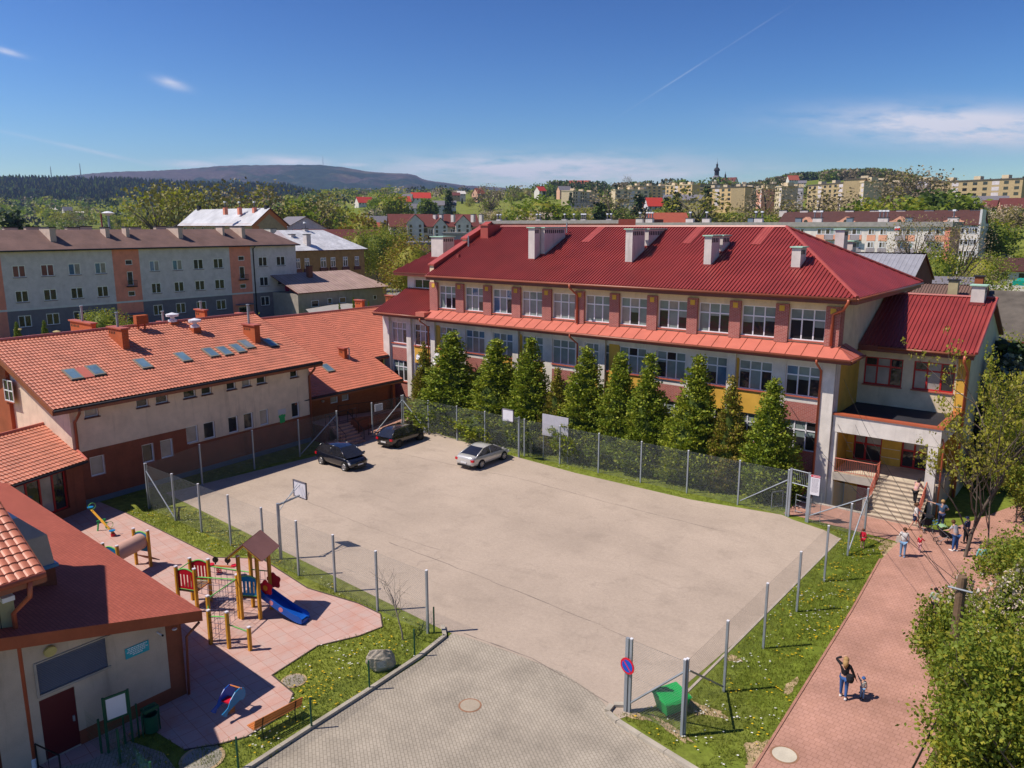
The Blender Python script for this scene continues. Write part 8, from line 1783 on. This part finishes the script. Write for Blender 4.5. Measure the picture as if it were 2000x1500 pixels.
# ======================= vehicles =======================
mTyre = plain('tyre_rubber', (.015, .015, .016), .8); mRim = plain('alloy_rim', (.42, .42, .44), .3, metal=.6); mRimD = plain('dark_rim', (.03, .03, .03), .4); mCarGl = Glass('car_window', (.018, .018, .022), .03, 1.0); mLampR = plain('tail_lamp_red', (.50, .01, .02), .2); mLampW = plain('head_lamp', (.62, .64, .66), .1); mPlate = plain('number_plate', (.60, .60, .60), .4)
def carmat(n, c, met=.3): return M(n, c, .22, .04, metal=met, spec=.6, coat=1)
def car(lab, rear_w, front_w, paint, st, gh, W=1.8, rim=None, wr=.32, wb=None, grp=None):
    """rear_w, front_w: ground points of the two wheels on the camera side (right hand side of the car)"""
    a, b = gp(*rear_w), gp(*front_w); d = (b-a); d.z = 0; L0 = d.length; d.normalize(); left = ZZ.cross(d); wb = wb or 2.65; mid = (a+b)/2+left*(W/2-.1)
    t = thing('parked_car', lab, 'car', (mid.x, mid.y, .014), grp); t.rotation_euler = (0, 0, 0); 
    X = lambda x, y, z: V((mid.x, mid.y, .014))+d*x+left*y+ZZ*z
    # lower body loft
    m = MB(); rings = []
    for x, zb, w_, zs in st:
        ww = w_*W/2; crown = .035
        half = [(0, zs), (ww*.85, zs), (ww*.96, zs+.10), (ww, .5*(zs+zb)), (ww*.99, zb-.16), (ww*.93, zb-.03), (ww*.80, zb+.01), (ww*.4, zb+crown*.8), (0, zb+crown)]
        rings.append([X(x, y, z) for y, z in half]+[X(x, -y, z) for y, z in half[-2:0:-1]])
    n = len(rings[0]); vs = [p for r in rings for p in r]; fs = [(i*n+k, i*n+(k+1) % n, (i+1)*n+(k+1) % n, (i+1)*n+k) for i in range(len(rings)-1) for k in range(n)]
    fs += [tuple(range(n-1, -1, -1)), tuple((len(rings)-1)*n+k for k in range(n))]; m.add(vs, fs, paint); o = m.build('body', t, True); sb = o.modifiers.new('s', 'SUBSURF'); sb.levels = sb.render_levels = 1
    a0, a1, b1, b0, belt, roof, wbt, wrf = gh; wbt *= W/2; wrf *= W/2
    B0 = [X(a0, -wbt, belt), X(a0, wbt, belt), X(b0, wbt, belt), X(b0, -wbt, belt)]; R0 = [X(a1, -wrf, roof), X(a1, wrf, roof), X(b1, wrf, roof), X(b1, -wrf, roof)]
    mx = (a1+b1)/2; m = MB(); 
    def arc(p, q, k, bul): 
        return [p.lerp(q, i/k)+d*bul*sin(pi*i/k) for i in range(k+1)]
    wsb, wst = arc(B0[0], B0[1], 4, .12), arc(R0[0], R0[1], 4, .06)
    for i in range(4): m.face([wsb[i], wsb[i+1], wst[i+1], wst[i]], mCarGl)
    rb, rt = arc(B0[3], B0[2], 4, -.10), arc(R0[3], R0[2], 4, -.05)
    for i in range(4): m.face([rb[i+1], rb[i], rt[i], rt[i+1]], mCarGl)
    for sg in (-1, 1): m.face([X(a0, sg*wbt, belt), X(b0, sg*wbt, belt), X(b1, sg*wrf, roof), X(a1, sg*wrf, roof)], mCarGl)
    m.build('windows', t, True)
    m = MB(); g = []
    for i in range(7):
        x = a1+(b1-a1)*i/6; g.append([X(x, y*wrf, roof+.11*sin(pi*i/6)*(1-y*y*.5)-(.01 if abs(y) == 1 else 0)) for y in (-1, -.6, 0, .6, 1)])
    g[0] = [wst[0], wst[1], wst[2], wst[3], wst[4]]; g[6] = [rt[0], rt[1], rt[2], rt[3], rt[4]]
    m.add([p for r in g for p in r], [(i*5+j, (i+1)*5+j, (i+1)*5+j+1, i*5+j+1) for i in range(6) for j in range(4)], paint)
    for sg in (-1, 1):
        for (x0, x1_, r) in ((a0, a1, .035), (b0, b1, .05), ((a0+b0)/2+.1, mx+.05, .025)): m.tube([X(x0, sg*wbt, belt-.02), X(x1_, sg*wrf, roof+.01)], r, paint, 6)
        m.tube([X(a1, sg*wrf, roof+.015), X(mx, sg*wrf, roof+.055), X(b1, sg*wrf, roof+.015)], .03, paint, 6)
    m.build('roof', t, True)
    xf, xr_ = st[-1][0], st[0][0]
    for x in (-wb/2, wb/2):
        for sg in (-1, 1):
            y = sg*(W/2-.10); m = MB(); m.tube([X(x, sg*(W/2-.3), wr), X(x, sg*(W/2-.006), wr)], wr+.055, mBlack, 20); m.build('wheel_arch', t)
            m = MB(); m.tube([X(x, sg*(W/2-.22), wr), X(x, sg*(W/2+.012), wr)], wr, mTyre, 22); o = m.build('wheel', t); m = MB(); m.disc(X(x, sg*(W/2+.016), wr), wr*.66, left*sg, mBlack, 20)
            for k in range(7):
                an = 2*pi*k/7; r1 = X(x, sg*(W/2+.022), wr); u_ = d*cos(an)+ZZ*sin(an); v_ = (ZZ*cos(an)-d*sin(an))*.028; m.face([r1+u_*.03-v_, r1+u_*.03+v_, r1+u_*wr*.64+v_*1.2, r1+u_*wr*.64-v_*1.2], rim or mRim)
            m.tube([X(x+wr*.66*cos(q*pi/10), sg*(W/2+.02), wr+wr*.66*sin(q*pi/10)) for q in range(21)], .014, rim or mRim, 4, False); m.build('rim', o)
    def lampbox(x, y0, y1, z0, z1, mat, nm, dx=.06):
        m = MB(); m.hexa([X(x-dx, y0, z0), X(x+dx, y0, z0), X(x+dx, y1, z0), X(x-dx, y1, z0), X(x-dx, y0, z1), X(x+dx*.4, y0, z1), X(x+dx*.4, y1, z1), X(x-dx, y1, z1)], mat); m.build(nm, t)
    zt = st[0][1]
    for sg in (-1, 1):
        lampbox(xr_+.13, sg*W*.30, sg*W*.475, zt-.22, zt-.06, mLampR, 'tail_lamp', .10); lampbox(xf-.30, sg*W*.27, sg*W*.46, st[-1][1]-.10, st[-1][1]+.05, mLampW, 'headlight', .16)
        m = MB(); m.hexa([X(a0-.25, sg*W*.46, belt+.0), X(a0-.10, sg*W*.46, belt), X(a0-.12, sg*W*.57, belt+.02), X(a0-.25, sg*W*.57, belt+.02), X(a0-.25, sg*W*.46, belt+.12), X(a0-.12, sg*W*.46, belt+.12), X(a0-.14, sg*W*.56, belt+.14), X(a0-.25, sg*W*.56, belt+.14)], paint); m.build('mirror', t)
        m = MB()
        for x in (-.75, .25): m.obox(X(x, sg*(W/2*.997), belt-.20), d*.16, left*sg*.02, ZZ*.025, paint)
        m.build('door_handle', t)
    for x, sg in ((xr_, -1), (xf, 1)): m = MB(); m.obox(X(x+sg*.005, -.26, .42 if sg > 0 else .48), left*.52, d*sg*.03, ZZ*.11, mPlate); m.build('number_plate', t)
    m = MB(); m.obox(X(xf-.02, -.5, .25), left*1.0, d*.05, ZZ*.12, mBlack); m.obox(X(xf-.04, -.35, .55), left*.7, d*.05, ZZ*.10, mBlack); m.build('grille', t)
    m = MB(); m.obox(X(xr_-.02, -.62, .24), left*1.24, d*.06, ZZ*.12, mBlack); m.build('rear_bumper_insert', t); return t
NAVY = carmat('navy_black_paint', (.010, .012, .022)); BLK = carmat('brownish_black_paint', (.016, .014, .013)); SIL = carmat('silver_paint', (.56, .55, .53), .25)
mpv = [(-2.12, .92, .86, .34), (-2.0, 1.02, .95, .26), (-1.3, 1.02, 1, .22), (0, .98, 1, .22), (.9, .96, 1, .22), (1.4, .92, .98, .22), (1.8, .80, .93, .24), (2.08, .64, .84, .30)]
car('dark navy tall hatchback facing the camera side of the court', (627, 906), (677, 921), NAVY, mpv, (1.55, .55, -1.45, -2.06, .98, 1.55, .91, .70), 1.83)
wag = [(-2.2, .88, .86, .34), (-2.08, .98, .95, .26), (-1.4, .98, 1, .22), (0, .95, 1, .22), (.9, .93, 1, .22), (1.4, .88, .98, .22), (1.85, .78, .92, .24), (2.15, .62, .82, .30)]
car('brownish black estate car seen from its rear by the fence opening', (776, 875), (823, 859), BLK, wag, (1.4, .50, -1.5, -2.14, .95, 1.46, .91, .70), 1.8, mRimD)
sed = [(-2.32, .86, .84, .34), (-2.2, .98, .93, .26), (-1.7, 1.0, .98, .22), (-1.2, .97, 1, .20), (0, .92, 1, .20), (.9, .90, 1, .20), (1.5, .84, .98, .22), (1.95, .74, .92, .24), (2.28, .58, .80, .30)]
car('silver saloon car with red tail lamps near the conifers', (936, 916), (986, 897), SIL, sed, (1.35, .35, -.75, -1.95, .93, 1.38, .91, .68), 1.82)
VAN = carmat('blue_van_paint', (.01, .10, .42), .1)
van = [(-2.4, 1.15, .9, .34), (-2.3, 1.25, .97, .26), (-1, 1.2, 1, .24), (.8, 1.1, 1, .24), (1.5, 1.02, .97, .24), (1.95, .9, .92, .26), (2.2, .6, .85, .3)]
v_ = car('blue delivery van behind the orange tile ridge', (722, 605), (748, 598), VAN, van, (1.5, .8, -2.2, -2.35, 1.2, 2.1, .9, .8), 1.9); v_['category'] = 'van'; v_.name = 'delivery_van'
# ======================= people =======================
SKN = plain('skin', (.52, .30, .21), .6)
def skinmesh(par, name, pts, edges, rad, mat, P, R_, s_, root=0):
    me = bpy.data.meshes.new(name); me.from_pydata([tuple(R_ @ (V(p)*s_)) for p in pts], edges, []); o = bpy.data.objects.new(name, me); link(o, par); me.materials.append(mat)
    md = o.modifiers.new('skin', 'SKIN'); md.use_smooth_shade = True; sv_ = me.skin_vertices[0].data
    for i, r in enumerate(rad): sv_[i].radius = (r[0]*s_, r[1]*s_) if isinstance(r, tuple) else (r*s_, r*s_)
    sv_[root].use_root = True; sb = o.modifiers.new('sub', 'SUBSURF'); sb.levels = sb.render_levels = 1; return o
def person(lab, P, h, yaw, top, bot, shoe, hair, legL=(0, 0), legR=(0, 0), armL=((-.22, .02, 1.16), (-.24, .06, .92)), armR=((.22, .02, 1.16), (.24, .06, .92)), lean=0.0, sleeves=True, legs_long=True, skirt=None, hairlen=.0, cap=None, child=False, zoff=0.0, bag=None, fat=1.0):
    s_ = h/1.72; R_ = Matrix.Rotation(yaw, 3, 'Z'); t = thing('person', lab, 'person', (P.x, P.y, P.z+zoff)); hd = 1.25 if child else 1.0
    ln = lambda p: V((p[0], p[1]+(p[2]-.95)*sin(lean), .95+(p[2]-.95)*cos(lean))) if p[2] > .95 or lean == 0 else V(p)
    T = [ln(p) for p in ((0, 0, .95), (0, .0, 1.12), (0, 0, 1.32), (0, 0, 1.46), (0, .015, 1.54), (0, .03, 1.62), (0, .02, 1.68))]
    S_ = [ln((-.165, 0, 1.40)), ln((.165, 0, 1.40))]; 
    A = [(armL[0], armL[1]), (armR[0], armR[1])]; LG = []
    for sg, (fw, bend) in ((-1, legL), (1, legR)):
        hip = V((sg*.085, 0, .90)); kn = V((sg*.095, fw*.5+abs(bend)*.15, .50)); an = V((sg*.10, fw, .085+bend*.1)); LG.append((hip, kn, an, an+V((0, .15, -.045))))
    pts = list(T); E = [(i, i+1) for i in range(6)]; rad = [(.14*fat, .10*fat), (.125*fat, .09*fat), (.15*fat, .10*fat), .055, .055, .085*hd, .07*hd]
    for k in (0, 1):
        n0 = len(pts); pts.append(S_[k]); E.append((2, n0)); rad.append(.055); el, wr_ = V(A[k][0]), V(A[k][1]); hnd = wr_+(wr_-el).normalized()*.08
        pts += [el, wr_, hnd]; E += [(n0, n0+1), (n0+1, n0+2), (n0+2, n0+3)]; rad += [.040, .026, (.034, .018)]
        dv = (wr_-el).normalized(); sd_ = V((dv.y, -dv.x, 0)) if abs(dv.z) < .95 else V((0, 1, 0)); sd_.normalize()
        for f in range(5):
            n1 = len(pts); off = (f-1.5)*.018; l_ = (.07, .078, .074, .06, .05)[f]
            base = hnd+sd_*off if f < 4 else wr_+dv*.035+sd_*.035
            pts += [base+dv*l_*.5+(sd_*.015 if f == 4 else V()), base+dv*l_*.95+V((0, 0, -.012))]; E += [(n0+3 if f < 4 else n0+2, n1), (n1, n1+1)]; rad += [.009, .007]
    for k in (0, 1):
        n0 = len(pts); pts += [V(q) for q in LG[k]]; E += [(0, n0), (n0, n0+1), (n0+1, n0+2), (n0+2, n0+3)]; rad += [.09, .056, .036, (.035, .025)]
    n0 = len(pts); pts.append(T[5]+V((0, .11*hd, -.005))); E.append((5, n0)); rad.append(.013)
    for sg in (-1, 1): pts.append(T[5]+V((sg*.088*hd, 0, 0))); E.append((5, len(pts)-1)); rad.append((.02, .012))
    skinmesh(t, 'body', pts, E, rad, SKN, P, R_, s_)
    # top
    pts = [T[0]+ZZ*-.04, T[1], T[2], T[3]-ZZ*.02]; E = [(0, 1), (1, 2), (2, 3)]; rad = [(.165*fat, .125*fat), (.145*fat, .112*fat), (.165*fat, .118*fat), .075]
    for k in (0, 1):
        el, wr_ = V(A[k][0]), V(A[k][1]); n0 = len(pts); pts += [S_[k], el if sleeves else S_[k].lerp(el, .75)]; E += [(2, n0), (n0, n0+1)]; rad += [.07, .055]
        if sleeves: pts.append(wr_.lerp(el, .12)); E.append((n0+1, n0+2)); rad.append(.04)
    skinmesh(t, 'top', pts, E, rad, top, P, R_, s_)
    pts = [V((0, 0, .96))]; E = []; rad = [(.155*fat, .12*fat)]
    for k in (0, 1):
        hip, kn, an, toe = LG[k]; n0 = len(pts); pts += [hip-ZZ*.02, kn]; E += [(0, n0), (n0, n0+1)]; rad += [.108*fat, .07 if legs_long else .09]
        if legs_long: pts.append(an+ZZ*.03); E.append((n0+1, n0+2)); rad.append(.052)
        else: pts[-1] = hip.lerp(kn, .8)
    skinmesh(t, 'trousers' if legs_long else 'shorts', pts, E, rad, bot, P, R_, s_)
    for k in (0, 1):
        _, _, an, toe = LG[k]; m = MB(); q = [R_ @ ((an+V((0, -.06, -.04)))*s_), R_ @ ((an+V((0, .05, -.04)))*s_), R_ @ ((toe+V((0, .05, -.0)))*s_)]; m.tube([p+wloc(t) for p in q], [.045*s_, .05*s_, .035*s_], shoe, 8); m.build('shoe', t, True)
    c = R_ @ (T[5]*s_); m = MB(); hm = cap or hair; rr_ = .105*hd*s_; W0 = wloc(t)
    if cap is None or hairlen:
        vs = []; fs = []; back = R_ @ V((0, -1, 0))
        m.lathe([(.001, rr_*1.08), (rr_*.6, rr_*.92), (rr_*.98, rr_*.35), (rr_*1.03, -.1*rr_), (rr_*.9, -rr_*.55), (rr_*.5, -rr_*.8)], hair, W0+c+back*rr_*.22+ZZ*rr_*.08, 12)
        if hairlen: m.tube([W0+c+back*rr_*.6, W0+c+back*rr_*1.1-ZZ*hairlen*.5, W0+c+back*rr_*1.2-ZZ*hairlen], [rr_*.9, rr_*1.0, rr_*.5], hair, 8)
        m.build('hair', t, True)
    if cap: m = MB(); m.lathe([(.001, rr_*1.12), (rr_*.65, rr_*.95), (rr_*1.05, rr_*.3), (rr_*1.08, 0)], cap, W0+c, 14); f_ = R_ @ V((0, 1, 0)); m.disc(W0+c+f_*rr_*1.1, rr_*.8, ZZ, cap, 12, .01); m.build('cap', t, True)
    return t
def col(n, c): return plain(n, c, .8)
cBlk, cJean, cJeanL, cWh, cRed, cPink, cNavy, cBlu, cGry, cTeal, cGrn, cBrn = col('black_cloth', (.012, .012, .016)), col('blue_denim', (.035, .10, .28)), col('light_denim', (.16, .28, .44)), col('white_cloth', (.62, .60, .58)), col('red_cloth', (.50, .008, .03)), col('pink_cloth', (.60, .34, .34)), col('navy_cloth', (.02, .03, .08)), col('steel_blue_cloth', (.06, .11, .19)), col('light_grey_cloth', (.42, .42, .46)), col('teal_cloth', (.16, .42, .40)), col('pale_green_cloth', (.30, .38, .30)), col('brown_hair', (.10, .045, .02))
hBlond, hDark = col('blond_hair', (.36, .22, .09)), col('dark_hair', (.02, .012, .01))
def stripes():
    m, t, b = nmat('striped_cloth'); w_ = t.nodes.new('ShaderNodeTexWave'); w_.bands_direction = 'Z'; w_.inputs['Scale'].default_value = 5.5; lk(t, pos(t), w_.inputs['Vector']); lk(t, mixc(t, mrange(t, w_.outputs[0], .45, .55, 0, 1), (.55, .55, .50), (.05, .06, .08)), b.inputs['Base Color']); return m
yw = lambda deg: radians(deg)
P1 = gp(1646, 1364); P2 = gp(1683, 1366)
person('woman in black top and blue jeans holding a toddler by the hand', P1, 1.70, yw(8), cBlk, cJean, cWh, hBlond, (.10, 0), (-.12, .3), armL=((-.36, .06, 1.55), (-.12, .10, 1.68)), armR=((.27, .03, 1.15), (.38, .08, .90)), hairlen=.28)
person('toddler in blue cap and striped shirt holding the woman by the hand', P2, .92, yw(5), stripes(), cJeanL, cBlk, hBlond, (.06, 0), (-.05, 0), armL=((-.28, .05, 1.5), (-.40, .08, 1.72)), cap=cJean, child=True)
m = MB(); q = P1+V((.22, -.12, .98)); m.lathe([(.001, -.16), (.12, -.14), (.15, 0), (.12, .13), (.001, .16)], cBlk, q, 10); m.tube([q+ZZ*.14, P1+V((.02, -.1, 1.3)), P1+V((-.12, 0, 1.42))], .012, cBlk, 5); tag(m.build('handbag', loc=q), 'round black shoulder bag on the hip of the woman in black', 'bag')
P = gp(1762, 1088); person('woman in white jacket and light jeans seen from behind on the path', P, 1.68, yw(4), cWh, cJeanL, cJeanL, cBrn, (.02, 0), (-.03, 0), armL=((-.24, .02, 1.18), (-.22, .14, .98)), fat=1.12)
q = P+V((-.26, -.08, .95)); m = MB(); m.obox(q-V((.12, .04, .15)), V((.26, .02, 0)), V((0, .1, 0)), V((.03, 0, .34)), col('cream_bag', (.50, .42, .36))); m.tube([q+ZZ*.18, P+V((-.12, -.12, 1.40))], .012, col('cream_bag', (.50, .42, .36)), 5); tag(m.build('handbag', loc=q), 'cream shoulder bag of the woman in the white jacket', 'bag')
person('small child in red jacket and pale pink trousers walking on the path', gp(1795, 1079), 1.0, yw(-10), cRed, cPink, cPink, hBlond, (.16, 0), (-.14, .3), armR=((.28, .10, 1.25), (.34, .25, 1.2)), child=True)
person('child in a red coat leaning forward by the fence corner', gp(1684, 1070), 1.08, yw(20), cRed, cRed, cPink, cBrn, (.04, 0), (-.04, 0), lean=.45, legs_long=False, child=True, fat=1.15)
person('woman in white blouse and navy shorts striding past the steps', gp(1786, 1036), 1.70, yw(-75), cWh, cNavy, col('tan_shoe', (.30, .16, .08)), cBrn, (.36, 0), (-.34, .2), armL=((-.2, .18, 1.18), (-.18, .36, 1.12)), legs_long=False, hairlen=.1)
st_ = V((-8.95, 50.1, .18*4)); person('woman in pink cardigan bending on the entrance steps', V((-8.95, 50.35, .90)), 1.68, yw(-20), cPink, cBlk, cBlk, hDark, (.12, .3), (-.08, 0), lean=.5, armR=((.22, .35, 1.1), (.25, .55, .95)), armL=((-.2, .3, 1.1), (-.1, .5, .95)), hairlen=.2)
person('man in steel blue t-shirt with one arm stretched out', gp(1836, 1033), 1.80, yw(15), cBlu, cNavy, cBlk, hBlond, (.05, 0), (-.05, 0), armL=((-.45, .05, 1.45), (-.70, .08, 1.50)), armR=((.32, -.02, 1.2), (.18, .15, 1.1)), sleeves=False)
person('man in light grey t-shirt and jeans bending towards the green pushchair', gp(1864, 1077), 1.78, yw(65), cGry, cJean, cWh, cBrn, (.05, 0), (-.05, 0), lean=.35, armL=((-.18, .32, 1.1), (-.12, .55, 1.0)), armR=((.18, .32, 1.1), (.12, .55, 1.0)), sleeves=False, fat=1.1)
person('person in teal patterned top and dark trousers beside the blossom', gp(1913, 1122), 1.66, yw(30), cTeal, cBlk, cWh, hBlond, (.12, 0), (-.1, .2), sleeves=True)
person('boy in pale green shirt and dark trousers half hidden by the leafy tree', gp(1822, 1206), 1.45, yw(10), cGrn, cBlk, cBlk, hDark, (.03, 0), (-.03, 0))
person('person in dark jacket and cap close behind the man in grey', gp(1885, 1062), 1.60, yw(60), cNavy, cBlk, cBlk, hDark, (.03, 0), (-.03, 0), cap=cNavy)
def stroller(lab, P, yaw, hood, fab):
    t = thing('pushchair', lab, 'pushchair', P); R_ = Matrix.Rotation(yaw, 3, 'Z'); X = lambda *p: P+R_ @ V(p)
    m = MB(); m.tube([X(-.25, -.45, 1.02), X(-.24, .1, .55), X(-.22, .4, .2)], .015, mGal); m.tube([X(.25, -.45, 1.02), X(.24, .1, .55), X(.22, .4, .2)], .015, mGal); m.tube([X(-.25, -.45, 1.02), X(.25, -.45, 1.02)], .018, mBlack); m.tube([X(-.24, .1, .55), X(-.26, -.35, .2)], .015, mGal); m.tube([X(.24, .1, .55), X(.26, -.35, .2)], .015, mGal); m.build('frame', t)
    m = MB(); m.hexa([X(-.2, -.2, .45), X(.2, -.2, .45), X(.2, .35, .4), X(-.2, .35, .4), X(-.22, -.28, .85), X(.22, -.28, .85), X(.22, .38, .55), X(-.22, .38, .55)], fab); m.build('seat', t)
    m = MB(); n_ = 7
    for i in range(n_):
        a0_, a1_ = radians(10+i*120/n_), radians(10+(i+1)*120/n_); q = [X(x, -.12+.32*cos(a), .78+.32*sin(a)) for a in (a0_, a1_) for x in (-.24, .24)]; m.face([q[0], q[1], q[3], q[2]], hood)
    m.build('hood', t)
    for x in (-.24, .24):
        for y in (-.35, .4):
            m = MB(); P_ = [X(x, y+.13*cos(k*pi/8), .14+.13*sin(k*pi/8)) for k in range(17)]; m.tube(P_, .018, mTyre, 5, False)
            for k in range(4): m.tube([X(x, y, .14), P_[k*4]], .006, mGal, 3)
            m.build('wheel', t)
stroller('pushchair with pale green hood beside the man in grey', gp(1843, 1062), yw(-60), col('green_hood', (.22, .36, .20)), cBlk)
stroller('black pushchair at the foot of the entrance steps', gp(1808, 1038), yw(30), cBlk, cBlk)
P = gp(1826, 1032); t = thing('child_bicycle', 'small bright blue bicycle beside the black pushchair', 'bicycle', P); bx = lambda x, z: P+V((x*.8, x*.5, z))
for x in (-.38, .38):
    m = MB(); C_ = [bx(x+.22*cos(k*pi/10), .24+.22*sin(k*pi/10)) for k in range(21)]; m.tube(C_, .02, mTyre, 5, False)
    for k in range(5): m.tube([bx(x, .24), C_[k*4]], .004, mGal, 3)
    m.build('wheel', t)
m = MB(); mBk_ = plain('bike_blue', (.01, .22, .60)); m.tube([bx(-.38, .24), bx(-.12, .5), bx(.28, .52), bx(.38, .24)], .018, mBk_); m.tube([bx(-.12, .5), bx(0, .22), bx(.28, .52)], .018, mBk_); m.tube([bx(-.38, .24), bx(0, .22)], .012, mBk_); m.build('frame', t); m = MB(); m.tube([bx(.28, .52), bx(.25, .72)], .014, mBlack); m.tube([bx(.25, .72)-V((.1, -.17, 0)), bx(.25, .72)+V((.1, -.17, 0))], .014, mBlack); m.build('handlebar', t); m = MB(); m.tube([bx(-.2, .6), bx(-.05, .6)], .04, mBlack); m.build('saddle', t)
# ======================= wooden pole and cables =======================
mPole = M('weathered_wood_pole', (.16, .10, .06), var=.35, bmp=.6, fine=12); q = gp(1880, 1126, 7.4); t = thing('utility_pole', 'old brown wooden utility pole with grey crossbar rising out of the tree', 'utility pole', (q.x, q.y, 0)); m = MB(); m.tube([(q.x, q.y, 0), (q.x, q.y, 4), (q.x, q.y, 7.4)], [.17, .15, .13], mPole, 12); m.build('pole', t)
m = MB(); m.tube([(q.x-.32, q.y-.16, 7.05), (q.x+.32, q.y-.16, 7.05)], .03, mGal, 6); m.build('crossbar', t)
def cable(lab, a, b, sag, r=.012):
    m = MB(); m.tube([a.lerp(b, k/14)-ZZ*sag*4*(k/14)*(1-k/14) for k in range(15)], r, mBlack, 5); tag(m.build('cable', loc=a), lab, 'cable')
top = V((q.x, q.y, 7.2)); cable('thin black cable from the wooden pole to the entrance canopy', top+V((-.3, -.1, -.1)), onY(1636, 828, 50.98), .5, .010)
cable('thin black cable from the wooden pole to the white corner pillar', top+V((0, -.1, 0)), onY(1535, 780, 50.7), .8, .010); cable('thin black cable from the pole to the school wall above the gate', top+V((.3, -.1, -.1)), onY(1648, 740, 50.98), .7, .010)
cable('thick black cable running from the pole towards the viewer', V((q.x, q.y, 3.6)), gp(1772, 1520, 3.9), .12, .028); cable('thin cable crossing the brick path towards the lawn', top+V((-.1, 0, -.4)), V((-12, 47.5, 6.0)), .5, .009)
a = gp(1871, 1470, 2.6); m = MB(); m.tube([(a.x, a.y, 0), (a.x, a.y, 2.6)], .04, mGal, 8); m.lathe([(.045, 2.6), (.05, 2.63), (0, 2.66)], mPvc, (a.x, a.y, 0), 8); tag(m.build('metal_pole', loc=(a.x, a.y, 0)), 'short thin grey metal pole in the dense green corner tree', 'pole')
# ordinal labels for scattered trees
ORD = ['first', 'second', 'third', 'fourth', 'fifth', 'sixth', 'seventh', 'eighth', 'ninth', 'tenth', 'eleventh', 'twelfth', 'thirteenth', 'fourteenth', 'fifteenth', 'sixteenth', 'seventeenth', 'eighteenth', 'nineteenth', 'twentieth', 'twenty-first', 'twenty-second', 'twenty-third', 'twenty-fourth', 'twenty-fifth']
gr = {}
for o in bpy.data.objects:
    if o.get('group') and o.get('category') == 'tree' and o.parent is None: gr.setdefault(o['label'], []).append(o)
for lb, os_ in gr.items():
    if len(os_) < 2: continue
    os_.sort(key=lambda o: atan2(o.location.x*RT.x+o.location.y*RT.y, o.location.x*FH.x+o.location.y*FH.y))
    for k, o in enumerate(os_[:25]): o['label'] = ' '.join((('leftmost ' if k == 0 else 'rightmost ' if k == len(os_)-1 else ORD[k]+' from left, ')+lb).split()[:16])
# ======================= haze =======================
m, tt, b = nmat('haze_air'); tt.nodes.remove(b); pv = tt.nodes.new('ShaderNodeVolumePrincipled'); pv.inputs['Color'].default_value = (.46, .62, 1, 1); pv.inputs['Density'].default_value = 8.5e-5; pv.inputs['Anisotropy'].default_value = .3; lk(tt, pv.outputs[0], tt.nodes['Material Output'].inputs['Volume'])
hz = MB(); hz.box(-7500, -400, -12, 4800, 7500, 620, m); o = hz.build('haze'); o['kind'] = 'stuff'; o['label'] = 'thin blue haze in the far valley air'
